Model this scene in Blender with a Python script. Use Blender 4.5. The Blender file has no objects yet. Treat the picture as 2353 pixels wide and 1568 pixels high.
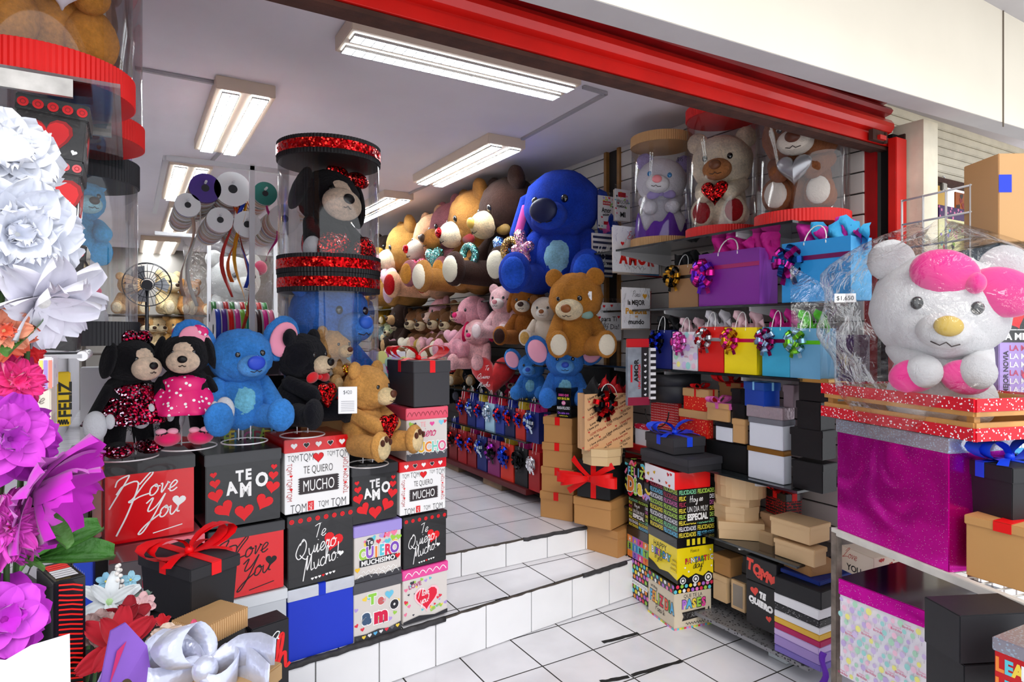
import bpy, bmesh, math, random
from mathutils import Vector, Matrix, Euler, noise as NZ
R = math.radians
random.seed(7)
SC = bpy.context.scene
COL = SC.collection
# ------------------------------------------------------------------ camera, world, exposure
CX, HOR, F, CH = 1176.5, 762.0, 1466.0, 1.6
YAW = R(30.9)
SY, CY = math.sin(YAW), math.cos(YAW)
cam = bpy.data.cameras.new('camera'); camo = bpy.data.objects.new('camera', cam); COL.objects.link(camo)
camo.location = (0, 0, CH); camo.rotation_euler = (R(90), 0, -YAW)
cam.sensor_width = 36; cam.lens = 36 * F / 2353; cam.shift_y = (HOR - 784) / 2353 * 1.0
cam.clip_start = .02; SC.camera = camo
SC.view_settings.view_transform = 'Standard'; SC.view_settings.look = 'None'
SC.view_settings.gamma = 1; SC.view_settings.exposure = 0.8; SC.view_settings.use_curve_mapping = False
W = bpy.data.worlds.new('sky'); SC.world = W; W.use_nodes = True
bg = W.node_tree.nodes['Background']; bg.inputs[0].default_value = (.93, .96, 1, 1); bg.inputs[1].default_value = .95
sun = bpy.data.lights.new('sun', 'SUN'); sun.energy = .9; sun.angle = R(25); sun.color = (1, .96, .9)
suno = bpy.data.objects.new('sun', sun); COL.objects.link(suno); suno.rotation_euler = Vector((.25, .72, -.62)).to_track_quat('-Z', 'Y').to_euler()

# ------------------------------------------------------------------ photo geometry: where a sight line meets a known plane
def ray(px):
    l = (px - CX) / F
    return SY + CY * l, CY - SY * l
def tY(px, Y): return Y / ray(px)[1]
def tX(px, X): return X / ray(px)[0]
def at(px, py, t=None, Y=None, X=None, z=None):
    rx, ry = ray(px)
    if Y is not None: t = Y / ry
    if X is not None: t = X / rx
    if z is not None: t = (z - CH) * F / (HOR - py)
    return Vector((rx * t, ry * t, CH + (HOR - py) / F * t))

# ------------------------------------------------------------------ materials
def lin(h):
    if not isinstance(h, str): return h
    h = h.lstrip('#')
    return tuple(((int(h[i:i+2], 16) / 255) ** 2.2) for i in (0, 2, 4))
_M = {}
def nodes(name):
    m = bpy.data.materials.new(name); m.use_nodes = True
    nt = m.node_tree; b = nt.nodes['Principled BSDF']
    return m, nt, b
def ND(nt, typ, **kw):
    n = nt.nodes.new(typ)
    for k, v in kw.items():
        if k in n.inputs: n.inputs[k].default_value = v
        else: setattr(n, k, v)
    return n
def coords(nt, scale=1):
    t = nt.nodes.new('ShaderNodeTexCoord'); mp = nt.nodes.new('ShaderNodeMapping')
    nt.links.new(t.outputs['Object'], mp.inputs[0])
    mp.inputs['Scale'].default_value = (scale,) * 3 if not isinstance(scale, tuple) else scale
    return mp.outputs[0]
def mat(col, rough=.5, metal=0, coat=0, var=.0, vs=6, bump=0, bs=60, spec=.5, emit=None, es=1, sheen=0):
    key = ('m', col, rough, metal, coat, var, vs, bump, bs, spec, emit, es, sheen)
    if key in _M: return _M[key]
    c = lin(col); m, nt, b = nodes('paint_' + (col.lstrip('#') if isinstance(col, str) else 'c'))
    b.inputs['Base Color'].default_value = (*c, 1); b.inputs['Roughness'].default_value = rough
    b.inputs['Metallic'].default_value = metal; b.inputs['Coat Weight'].default_value = coat
    b.inputs['Specular IOR Level'].default_value = spec
    if sheen: b.inputs['Sheen Weight'].default_value = sheen; b.inputs['Sheen Roughness'].default_value = .5
    co = None
    if var or bump: co = coords(nt)
    if var:
        n = ND(nt, 'ShaderNodeTexNoise', Scale=vs, Detail=5.0); nt.links.new(co, n.inputs['Vector'])
        r = nt.nodes.new('ShaderNodeMapRange'); r.inputs[1].default_value = .3; r.inputs[2].default_value = .7
        r.inputs[3].default_value = 1 - var; r.inputs[4].default_value = 1 + var * .4
        nt.links.new(n.outputs[0], r.inputs[0])
        mx = ND(nt, 'ShaderNodeVectorMath', operation='SCALE'); mx.inputs[0].default_value = c
        nt.links.new(r.outputs[0], mx.inputs['Scale']); nt.links.new(mx.outputs[0], b.inputs['Base Color'])
    if bump:
        n = ND(nt, 'ShaderNodeTexNoise', Scale=bs, Detail=3.0); nt.links.new(co, n.inputs['Vector'])
        bp = ND(nt, 'ShaderNodeBump', Strength=bump, Distance=.01); nt.links.new(n.outputs[0], bp.inputs['Height'])
        nt.links.new(bp.outputs[0], b.inputs['Normal'])
    if emit: b.inputs['Emission Color'].default_value = (*lin(emit), 1); b.inputs['Emission Strength'].default_value = es
    _M[key] = m; return m
def card(col, rough=.55): return mat(col, rough, bump=.05, bs=25, var=.03, vs=3)
def gloss(col): return mat(col, .22, coat=.4, bump=.12, bs=14)
def satin(col): return mat(col, .42, bump=.1, bs=20, spec=.35)
def foil(col): return mat(col, .22, metal=.85, bump=.25, bs=18)
def tissue(col): return mat(col, .7, bump=.5, bs=22, var=.12, vs=14)
def fur(col, fine=85):
    key = ('f', col, fine)
    if key in _M: return _M[key]
    c = lin(col); m, nt, b = nodes('plush_' + col.lstrip('#'))
    b.inputs['Roughness'].default_value = .95; b.inputs['Specular IOR Level'].default_value = .15
    b.inputs['Sheen Weight'].default_value = .45; b.inputs['Sheen Roughness'].default_value = .45
    b.inputs['Sheen Tint'].default_value = (*[min(1, x * 1.3 + .15) for x in c], 1)
    co = coords(nt)
    n = ND(nt, 'ShaderNodeTexNoise', Scale=float(fine), Detail=6.0, Roughness=.7); nt.links.new(co, n.inputs['Vector'])
    n2 = ND(nt, 'ShaderNodeTexNoise', Scale=9.0, Detail=2.0); nt.links.new(co, n2.inputs['Vector'])
    ad = ND(nt, 'ShaderNodeMath', operation='ADD'); nt.links.new(n.outputs[0], ad.inputs[0]); nt.links.new(n2.outputs[0], ad.inputs[1])
    r = nt.nodes.new('ShaderNodeMapRange'); r.inputs[1].default_value = .7; r.inputs[2].default_value = 1.3
    lo = .9 if min(c) > .6 else .58; r.inputs[3].default_value = lo; r.inputs[4].default_value = 2 - lo - .14; nt.links.new(ad.outputs[0], r.inputs[0])
    mx = ND(nt, 'ShaderNodeVectorMath', operation='SCALE'); mx.inputs[0].default_value = c
    nt.links.new(r.outputs[0], mx.inputs['Scale']); nt.links.new(mx.outputs[0], b.inputs['Base Color'])
    bp = ND(nt, 'ShaderNodeBump', Strength=.8, Distance=.016); nt.links.new(ad.outputs[0], bp.inputs['Height'])
    nt.links.new(bp.outputs[0], b.inputs['Normal'])
    _M[key] = m; return m
def velvet(col): return mat(col, .8, bump=.3, bs=12, var=.1, vs=8, sheen=.5, spec=.2)
def sequin(c1, c2, c3, sc=160):
    key = ('s', c1, c2, c3, sc)
    if key in _M: return _M[key]
    m, nt, b = nodes('sequins'); co = coords(nt)
    v = ND(nt, 'ShaderNodeTexVoronoi', Scale=float(sc)); nt.links.new(co, v.inputs['Vector'])
    sp = nt.nodes.new('ShaderNodeSeparateColor'); nt.links.new(v.outputs['Color'], sp.inputs[0])
    cr = nt.nodes.new('ShaderNodeValToRGB'); e = cr.color_ramp; e.interpolation = 'CONSTANT'
    e.elements[0].color = (*lin(c1), 1); e.elements[1].color = (*lin(c3), 1); e.elements[1].position = .85
    k = e.elements.new(.45); k.color = (*lin(c2), 1)
    nt.links.new(sp.outputs[0], cr.inputs[0]); nt.links.new(cr.outputs[0], b.inputs['Base Color'])
    b.inputs['Metallic'].default_value = .9; b.inputs['Roughness'].default_value = .25
    g = nt.nodes.new('ShaderNodeNewGeometry')
    s = ND(nt, 'ShaderNodeVectorMath', operation='SUBTRACT'); nt.links.new(v.outputs['Color'], s.inputs[0]); s.inputs[1].default_value = (.5, .5, .5)
    a = ND(nt, 'ShaderNodeVectorMath', operation='ADD'); nt.links.new(s.outputs[0], a.inputs[0]); nt.links.new(g.outputs['Normal'], a.inputs[1])
    nn = ND(nt, 'ShaderNodeVectorMath', operation='NORMALIZE'); nt.links.new(a.outputs[0], nn.inputs[0]); nt.links.new(nn.outputs[0], b.inputs['Normal'])
    _M[key] = m; return m
def clear(tint='FFFFFF', k=.06, rough=.04, wr=0):
    key = ('c', tint, k, wr)
    if key in _M: return _M[key]
    m = bpy.data.materials.new('clear_plastic'); m.use_nodes = True; nt = m.node_tree; nt.nodes.clear()
    o = nt.nodes.new('ShaderNodeOutputMaterial'); tr = nt.nodes.new('ShaderNodeBsdfTransparent'); tr.inputs[0].default_value = (*lin(tint), 1)
    gl = nt.nodes.new('ShaderNodeBsdfGlossy'); gl.inputs['Roughness'].default_value = rough
    lw = nt.nodes.new('ShaderNodeLayerWeight'); lw.inputs[0].default_value = .2
    ma = ND(nt, 'ShaderNodeMath', operation='MULTIPLY_ADD'); nt.links.new(lw.outputs['Fresnel'], ma.inputs[0]); ma.inputs[1].default_value = .6; ma.inputs[2].default_value = k
    mx = nt.nodes.new('ShaderNodeMixShader'); nt.links.new(ma.outputs[0], mx.inputs[0]); nt.links.new(tr.outputs[0], mx.inputs[1]); nt.links.new(gl.outputs[0], mx.inputs[2])
    nt.links.new(mx.outputs[0], o.inputs[0])
    if wr:
        n = ND(nt, 'ShaderNodeTexNoise', Scale=14.0, Detail=4.0, Distortion=1.2); nt.links.new(coords(nt), n.inputs['Vector'])
        bp = ND(nt, 'ShaderNodeBump', Strength=wr, Distance=.03); nt.links.new(n.outputs[0], bp.inputs['Height'])
        nt.links.new(bp.outputs[0], gl.inputs['Normal']); nt.links.new(bp.outputs[0], lw.inputs['Normal'])
    _M[key] = m; return m
def speckle(base, dots, sc=40, rough=.4, metal=0, thr=.12, r2=None):
    "base colour scattered with dots of one colour (voronoi)"
    key = ('d', base, dots, sc, rough, metal, thr)
    if key in _M: return _M[key]
    m, nt, b = nodes('dotted'); co = coords(nt)
    v = ND(nt, 'ShaderNodeTexVoronoi', Scale=float(sc)); nt.links.new(co, v.inputs['Vector'])
    lt = ND(nt, 'ShaderNodeMath', operation='LESS_THAN'); nt.links.new(v.outputs['Distance'], lt.inputs[0]); lt.inputs[1].default_value = thr
    mx = nt.nodes.new('ShaderNodeMix'); mx.data_type = 'RGBA'; nt.links.new(lt.outputs[0], mx.inputs[0])
    mx.inputs[6].default_value = (*lin(base), 1); mx.inputs[7].default_value = (*lin(dots), 1)
    nt.links.new(mx.outputs[2], b.inputs['Base Color']); b.inputs['Roughness'].default_value = rough; b.inputs['Metallic'].default_value = metal
    _M[key] = m; return m
def tile_mat(name, tile, off, col='E8E8EE', grout='2A2826', gw=.012, rough=.12):
    m, nt, b = nodes(name); t = nt.nodes.new('ShaderNodeTexCoord'); mp = nt.nodes.new('ShaderNodeMapping')
    nt.links.new(t.outputs['Object'], mp.inputs[0]); mp.inputs['Location'].default_value = (-off[0] / tile[0], -off[1] / tile[1], 0)
    mp.inputs['Scale'].default_value = (1 / tile[0], 1 / tile[1], 1)
    sx = nt.nodes.new('ShaderNodeSeparateXYZ'); nt.links.new(mp.outputs[0], sx.inputs[0])
    outs = []
    for i in (0, 1):
        f = ND(nt, 'ShaderNodeMath', operation='PINGPONG'); nt.links.new(sx.outputs[i], f.inputs[0]); f.inputs[1].default_value = .5
        l = ND(nt, 'ShaderNodeMath', operation='LESS_THAN'); nt.links.new(f.outputs[0], l.inputs[0]); l.inputs[1].default_value = gw
        outs.append(l.outputs[0])
    mxm = ND(nt, 'ShaderNodeMath', operation='MAXIMUM'); nt.links.new(outs[0], mxm.inputs[0]); nt.links.new(outs[1], mxm.inputs[1])
    n = ND(nt, 'ShaderNodeTexNoise', Scale=3.0, Detail=6.0); nt.links.new(t.outputs['Object'], n.inputs['Vector'])
    cr = nt.nodes.new('ShaderNodeValToRGB'); c = lin(col)
    cr.color_ramp.elements[0].position = .3; cr.color_ramp.elements[0].color = (*[x * .86 for x in c], 1)
    cr.color_ramp.elements[1].position = .6; cr.color_ramp.elements[1].color = (*c, 1); nt.links.new(n.outputs[0], cr.inputs[0])
    mx = nt.nodes.new('ShaderNodeMix'); mx.data_type = 'RGBA'; nt.links.new(mxm.outputs[0], mx.inputs[0])
    nt.links.new(cr.outputs[0], mx.inputs[6]); mx.inputs[7].default_value = (*lin(grout), 1)
    nt.links.new(mx.outputs[2], b.inputs['Base Color'])
    ra = nt.nodes.new('ShaderNodeMapRange'); nt.links.new(mxm.outputs[0], ra.inputs[0]); ra.inputs[3].default_value = rough; ra.inputs[4].default_value = .8
    nt.links.new(ra.outputs[0], b.inputs['Roughness'])
    bp = ND(nt, 'ShaderNodeBump', Strength=.3, Distance=.004, invert=True); nt.links.new(mxm.outputs[0], bp.inputs['Height']); nt.links.new(bp.outputs[0], b.inputs['Normal'])
    return m
WHITE, BLACKC, KRAFT, RED, BLUE = 'F2F2F4', '17171A', 'C08F5E', 'E0101C', '1C3FD0'

# ------------------------------------------------------------------ mesh builder
class MB:
    def __init__(s): s.bm = bmesh.new(); s.mats = []
    def mi(s, m):
        if m not in s.mats: s.mats.append(m)
        return s.mats.index(m)
    def _fin(s, faces, m, smooth=False):
        i = s.mi(m)
        for f in faces: f.material_index = i; f.smooth = smooth
    def box(s, c, size, m, rot=None, bev=0, M=None):
        r = bmesh.ops.create_cube(s.bm, size=1); vs = r['verts']
        T = Matrix.Translation(c) @ (rot.to_matrix().to_4x4() if rot else Matrix()) @ Matrix.Diagonal((*size, 1))
        if M is not None: T = M @ T
        bmesh.ops.transform(s.bm, matrix=T, verts=vs)
        fs = list({f for v in vs for f in v.link_faces})
        if bev:
            es = list({e for f in fs for e in f.edges})
            rr = bmesh.ops.bevel(s.bm, geom=es, offset=bev, segments=2, affect='EDGES', clamp_overlap=True)
            fs = list({f for v in rr['verts'] if v.is_valid for f in v.link_faces} | set(rr['faces']) | {f for f in fs if f.is_valid})
        s._fin(fs, m); return s
    def box2(s, a, b, m, bev=0):
        return s.box([(a[i] + b[i]) / 2 for i in range(3)], [abs(b[i] - a[i]) for i in range(3)], m, bev=bev)
    def ell(s, c, r, m, rot=None, seg=20, rings=14, noise=0, ns=3, M=None, sq=1):
        rr = bmesh.ops.create_uvsphere(s.bm, u_segments=seg, v_segments=rings, radius=1); vs = rr['verts']
        if sq != 1:
            for v in vs:
                v.co = Vector([math.copysign(abs(x) ** sq, x) for x in v.co])
        if noise:
            o3 = Vector((r[0] if hasattr(r, '__len__') else r, c[0], c[2])) * 37
            for v in vs: v.co *= 1 + noise * (1.6 * NZ.noise(v.co * 3.1 + o3) + .9 * NZ.noise(v.co * 9 + o3) + .25 * (random.random() - .5))
        T = Matrix.Translation(c) @ (rot.to_matrix().to_4x4() if rot else Matrix()) @ Matrix.Diagonal((*((r,) * 3 if not hasattr(r, '__len__') else r), 1))
        if M is not None: T = M @ T
        bmesh.ops.transform(s.bm, matrix=T, verts=vs)
        s._fin({f for v in vs for f in v.link_faces}, m, True); return s
    def cyl(s, a, b, r, m, r2=None, seg=16, smooth=True, caps=True):
        a = Vector(a); b = Vector(b); d = b - a; L = d.length
        if L < 1e-6: return s
        rr = bmesh.ops.create_cone(s.bm, cap_ends=caps, segments=seg, radius1=r, radius2=r if r2 is None else r2, depth=L); vs = rr['verts']
        q = Vector((0, 0, 1)).rotation_difference(d).to_matrix().to_4x4()
        bmesh.ops.transform(s.bm, matrix=Matrix.Translation((a + b) / 2) @ q, verts=vs)
        fs = {f for v in vs for f in v.link_faces}; s._fin(fs, m, smooth)
        for f in fs:
            if len(f.verts) > 4: f.smooth = False
        return s
    def limb(s, a, b, ra, rb, m, seg=14, noise=0):
        a = Vector(a); b = Vector(b); d = b - a; L = d.length; n = 10; rings = []
        q = Vector((0, 0, 1)).rotation_difference(d).to_matrix()
        tot = L + ra + rb
        for i in range(n + 1):
            h = -ra + tot * i / n; u = min(max(h / L, 0), 1) if L > 0 else 0; r = ra + (rb - ra) * u
            if h < 0: r = math.sqrt(max(ra * ra - h * h, 0))
            elif h > L: r = math.sqrt(max(rb * rb - (h - L) ** 2, 0))
            rings.append([s.bm.verts.new(a + q @ Vector((math.cos(2 * math.pi * k / seg) * r, math.sin(2 * math.pi * k / seg) * r, h)) * 1) for k in range(seg)] if r > 1e-5 else [s.bm.verts.new(a + q @ Vector((0, 0, h)))])
        i0 = s.mi(m)
        for p, q2 in zip(rings, rings[1:]):
            for k in range(seg):
                k2 = (k + 1) % seg
                if len(p) == 1 and len(q2) == 1: continue
                if len(p) == 1: f = s.bm.faces.new((p[0], q2[k2], q2[k]))
                elif len(q2) == 1: f = s.bm.faces.new((p[k], p[k2], q2[0]))
                else: f = s.bm.faces.new((p[k], p[k2], q2[k2], q2[k]))
                f.material_index = i0; f.smooth = True
        return s
    def lathe(s, prof, m, c=(0, 0, 0), seg=32, smooth=True, ribs=0, ramp=0, M=None):
        rings = []
        for (r, z) in prof:
            ring = []
            for k in range(seg):
                rr = r + (ramp if (ribs and k % 2) else 0) if r > 1e-6 else r
                v = Vector((math.cos(2 * math.pi * k / seg) * rr, math.sin(2 * math.pi * k / seg) * rr, z)) + Vector(c)
                if M is not None: v = M @ v
                ring.append(s.bm.verts.new(v))
                if r <= 1e-6: break
            rings.append(ring)
        i0 = s.mi(m)
        for p, q in zip(rings, rings[1:]):
            for k in range(seg):
                k2 = (k + 1) % seg
                if len(p) == 1 and len(q) == 1: continue
                if len(p) == 1: vs = (p[0], q[k2], q[k])
                elif len(q) == 1: vs = (p[k], p[k2], q[0])
                else: vs = (p[k], p[k2], q[k2], q[k])
                f = s.bm.faces.new(vs); f.material_index = i0; f.smooth = smooth
        return s
    def tube(s, pts, r, m, seg=8, closed=False):
        pts = [Vector(p) for p in pts]; n = len(pts); rings = []; up = Vector((0, 0, 1))
        prev = None
        for i, p in enumerate(pts):
            if closed: d = pts[(i + 1) % n] - pts[i - 1]
            else: d = pts[min(i + 1, n - 1)] - pts[max(i - 1, 0)]
            d.normalize()
            x = (prev if prev is not None else (up if abs(d.z) < .9 else Vector((1, 0, 0)))).copy(); x -= d * x.dot(d)
            if x.length < 1e-5: x = d.orthogonal()
            x.normalize(); prev = x; y = d.cross(x)
            rings.append([s.bm.verts.new(p + (x * math.cos(2 * math.pi * k / seg) + y * math.sin(2 * math.pi * k / seg)) * r) for k in range(seg)])
        i0 = s.mi(m); prs = list(zip(rings, rings[1:])) + ([(rings[-1], rings[0])] if closed else [])
        for p, q in prs:
            for k in range(seg):
                f = s.bm.faces.new((p[k], p[(k + 1) % seg], q[(k + 1) % seg], q[k])); f.material_index = i0; f.smooth = True
        if not closed:
            for rg in (rings[0], rings[-1]):
                f = s.bm.faces.new(rg); f.material_index = i0
        return s
    def ribbon(s, pts, wv, w, m, th=.0008):
        "a strip along pts, wv the width direction (one vector or one per point)"
        pts = [Vector(p) for p in pts]; n = len(pts)
        wvs = [Vector(wv)] * n if not isinstance(wv, list) else [Vector(x) for x in wv]
        ws = [w] * n if not hasattr(w, '__len__') else list(w)
        A = [s.bm.verts.new(p + v.normalized() * k / 2) for p, v, k in zip(pts, wvs, ws)]
        B = [s.bm.verts.new(p - v.normalized() * k / 2) for p, v, k in zip(pts, wvs, ws)]
        i0 = s.mi(m)
        for i in range(n - 1):
            f = s.bm.faces.new((A[i], A[i+1], B[i+1], B[i])); f.material_index = i0; f.smooth = True
        return s
    def poly(s, pts, m, smooth=False):
        f = s.bm.faces.new([s.bm.verts.new(p) for p in pts]); f.material_index = s.mi(m); f.smooth = smooth; return s
    def prism(s, pts, vec, m, smooth=False):
        vec = Vector(vec); a = [s.bm.verts.new(p) for p in pts]; b = [s.bm.verts.new(Vector(p) + vec) for p in pts]; n = len(pts); fs = []
        fs.append(s.bm.faces.new(a[::-1])); fs.append(s.bm.faces.new(b))
        for i in range(n): fs.append(s.bm.faces.new((a[i], a[(i+1) % n], b[(i+1) % n], b[i])))
        s._fin(fs, m, smooth); return s
    def grid(s, fn, nu, nv, m, smooth=True):
        vs = [[s.bm.verts.new(fn(i / nu, j / nv)) for j in range(nv + 1)] for i in range(nu + 1)]; i0 = s.mi(m)
        for i in range(nu):
            for j in range(nv):
                f = s.bm.faces.new((vs[i][j], vs[i+1][j], vs[i+1][j+1], vs[i][j+1])); f.material_index = i0; f.smooth = smooth
        return s
    def xf(s, M): bmesh.ops.transform(s.bm, matrix=M, verts=s.bm.verts); return s
    def build(s, name, parent=None, label=None, loc=None, rot=None, normals=True, solid=0):
        if normals: bmesh.ops.recalc_face_normals(s.bm, faces=s.bm.faces)
        me = bpy.data.meshes.new(name); s.bm.to_mesh(me); s.bm.free()
        for m in s.mats: me.materials.append(m)
        o = bpy.data.objects.new(name, me); COL.objects.link(o)
        if parent: o.parent = parent
        if loc is not None: o.location = loc
        if rot is not None: o.rotation_euler = rot
        if label: o['label'] = label
        if solid:
            md = o.modifiers.new('thickness', 'SOLIDIFY'); md.thickness = solid; md.offset = 0
        return o
def tag(o, label, cat, group=None, kind=None):
    o['label'] = label; o['category'] = cat
    if group: o['group'] = group
    if kind: o['kind'] = kind
    return o
def thing(name, label, cat, loc=(0, 0, 0), rz=0, group=None, rot=None):
    o = bpy.data.objects.new(name, None); COL.objects.link(o); o.empty_display_size = .05
    o.location = loc; o.rotation_euler = rot if rot else (0, 0, rz); return tag(o, label, cat, group)
def struct(mb, name):
    o = mb.build(name); o['kind'] = 'structure'; return o
def dup(root, loc, rz=None, label=None, group=None, scale=None):
    r = root.copy(); COL.objects.link(r); r.location = loc
    if rz is not None: r.rotation_euler = (0, 0, rz)
    if scale: r.scale = (scale,) * 3
    if label: r['label'] = label
    if group: r['group'] = group
    for ch in list(root.children):
        c = ch.copy(); COL.objects.link(c); c.parent = r
        for g in list(ch.children):
            d = g.copy(); COL.objects.link(d); d.parent = c
    return r

# ------------------------------------------------------------------ lettering and prints
_T = {}
def text_geo(txt, bold=0):
    k = (txt, bold)
    if k in _T: return _T[k]
    c = bpy.data.curves.new('t', 'FONT'); c.body = txt; c.size = 1; c.fill_mode = 'FRONT'; c.resolution_u = 3; c.offset = bold
    o = bpy.data.objects.new('t', c); COL.objects.link(o); dg = bpy.context.evaluated_depsgraph_get(); dg.update()
    me = bpy.data.meshes.new_from_object(o.evaluated_get(dg))
    vs = [(v.co.x, v.co.y) for v in me.vertices]; fs = [tuple(p.vertices) for p in me.polygons]
    bpy.data.objects.remove(o); bpy.data.curves.remove(c); bpy.data.meshes.remove(me)
    if vs:
        x0 = min(v[0] for v in vs); x1 = max(v[0] for v in vs); y0 = min(v[1] for v in vs); y1 = max(v[1] for v in vs)
    else: x0 = x1 = y0 = y1 = 0
    _T[k] = (vs, fs, x0, x1, y0, y1); return _T[k]
CUR = {
 'a': (.95, [[(.8,.9),(.45,1),(.1,.6),(.15,.1),(.5,.05),(.8,.6),(.82,.9),(.8,.2),(1.,.1)]]),
 'c': (.8, [[(.75,.8),(.5,1),(.12,.6),(.2,.1),(.5,0),(.8,.2)]]),
 'e': (.78, [[(.0,.25),(.45,.45),(.68,.8),(.42,1),(.15,.6),(.22,.08),(.5,.02),(.8,.25)]]),
 'h': (.95, [[(.0,.2),(.4,1.3),(.5,2.1),(.25,1.9),(.15,1.),(.1,0)],[(.1,.2),(.35,.85),(.62,.95),(.65,.5),(.7,.1),(.95,.2)]]),
 'i': (.5, [[(0,.2),(.25,1),(.2,.3),(.3,0),(.5,.2)],[(.28,1.45),(.32,1.52)]]),
 'l': (.5, [[(0,.2),(.4,1.3),(.42,2.1),(.2,1.9),(.12,.3),(.28,0),(.5,.2)]]),
 'm': (1.35, [[(.05,.9),(.15,.9),(.12,0)],[(.12,.3),(.35,.95),(.5,.85),(.48,0)],[(.48,.3),(.75,.95),(.95,.85),(.95,.15),(1.3,.2)]]),
 'n': (.95, [[(.05,.9),(.15,.9),(.12,0)],[(.12,.3),(.4,.95),(.62,.85),(.62,.15),(.95,.2)]]),
 'o': (.85, [[(.45,1),(.12,.7),(.15,.1),(.5,.02),(.75,.5),(.5,1),(.45,.8),(.9,.75)]]),
 'p': (.85, [[(.05,.9),(.18,.9),(.1,-1.)],[(.14,.5),(.45,1),(.75,.6),(.5,.05),(.15,.15)]]),
 'r': (.65, [[(.0,.2),(.2,1.05),(.3,.85),(.5,.95),(.42,.3),(.5,.02),(.7,.2)]]),
 't': (.5, [[(.3,1.7),(.18,.3),(.3,.02),(.52,.2)],[(0,1.15),(.5,1.2)]]),
 'u': (.95, [[(.05,.9),(.15,.2),(.4,.02),(.7,.5),(.78,1),(.75,.25),(1.,.15)]]),
 'v': (.8, [[(.05,.9),(.2,.9),(.3,.05),(.65,.9),(.6,1.),(.85,.85)]]),
 'z': (.8, [[(.1,.9),(.65,.95),(.2,.1),(.55,.2),(.5,-.6),(.1,-.8),(.8,.2)]]),
 's': (.7, [[(0,.2),(.4,1.05),(.55,.3),(.3,0),(.1,.15)]]),
 'd': (.95, [[(.7,.9),(.4,1),(.1,.5),(.2,.05),(.6,.3),(.85,2.0),(.75,.2),(.95,.15)]]),
 'f': (.6, [[(.7,1.9),(.45,2.0),(.25,.5),(.15,-.8),(.05,-.7)],[(0,1.),(.6,1.05)]]),
 'g': (.9, [[(.7,.9),(.4,1),(.1,.5),(.3,.05),(.7,.8),(.6,-.8),(.2,-.8),(.9,.2)]]),
 'y': (.9, [[(.05,.9),(.2,.2),(.5,.1),(.75,.95),(.6,-.8),(.2,-.8),(.95,.2)]]),
 'b': (.85, [[(.1,2.),(.12,.1),(.5,.02),(.72,.5),(.45,.95),(.15,.6)]]),
 'P': (1.1, [[(.35,2.),(.2,0)],[(.05,1.7),(.6,2.15),(1.05,1.6),(.7,1.05),(.3,1.)]]),
 'H': (1.3, [[(.2,2.),(.15,0)],[(1.,2.1),(.85,0)],[(0,1.),(1.2,1.1)]]),
 'I': (1.0, [[(.0,1.5),(.1,2.1),(.8,2.4),(.9,2.2),(.5,1.),(.0,-.5)]]),
 'L': (1.5, [[(.5,1.3),(1.2,2.3),(1.4,2.1),(.9,1.3),(.3,.1),(.0,-.15),(.15,-.25),(.8,.1),(1.7,.25)]]),
 'Y': (1.5, [[(.1,1.6),(.6,2.),(.4,1.),(.6,.8),(1.1,1.2),(1.6,2.2)],[(1.6,2.2),(1.1,.4),(.5,-1.),(.1,-1.1),(.6,-.4),(1.7,.4)]]),
 'T': (1.1, [[(.0,1.75),(.4,1.95),(1.3,2.15)],[(.75,2.0),(.45,.0)]]),
 'Q': (1.7, [[(1.2,2.1),(.5,1.7),(.1,.7),(.5,.0),(1.2,.5),(1.4,1.5),(1.,2.2),(.6,1.6)],[(.6,.5),(.9,.1),(1.4,-.3),(1.7,0.)]]),
 'M': (1.6, [[(.0,-.8),(.3,.5),(.7,2.)],[(.7,2.),(.6,.3),(1.3,1.9)],[(1.3,1.9),(1.2,.2),(1.6,.2)]]),
 'C': (1.3, [[(1.2,1.8),(1.,2.2),(.4,1.5),(.15,.6),(.5,.0),(1.3,.3)]]),
 'E': (1.0, [[(.9,1.9),(.4,2.),(.3,1.3),(.7,1.1),(.2,.9),(.1,.2),(.9,.2)]]),
 '!': (.4, [[(.35,2.),(.2,.5)],[(.15,.05),(.17,.1)]]), ' ': (.5, [])}
def smoothline(p, n=5):
    if len(p) < 3: return [Vector(x) for x in p]
    p = [Vector(x) for x in p]; q = [p[0] * 2 - p[1]] + p + [p[-1] * 2 - p[-2]]; out = []
    for i in range(1, len(q) - 2):
        for k in range(n):
            t = k / n; a, b, c, d = q[i-1:i+3]
            out.append(.5 * ((2 * b) + (c - a) * t + (2 * a - 5 * b + 4 * c - d) * t * t + (3 * b - a - 3 * c + d) * t ** 3))
    return out + [p[-1]]
HEART = [(16 * math.sin(t) ** 3 / 32, (13 * math.cos(t) - 5 * math.cos(2*t) - 2 * math.cos(3*t) - math.cos(4*t)) / 32) for t in [2 * math.pi * k / 22 for k in range(22)]]
def rot2(x, y, a): return x * math.cos(a) - y * math.sin(a), x * math.sin(a) + y * math.cos(a)
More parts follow.
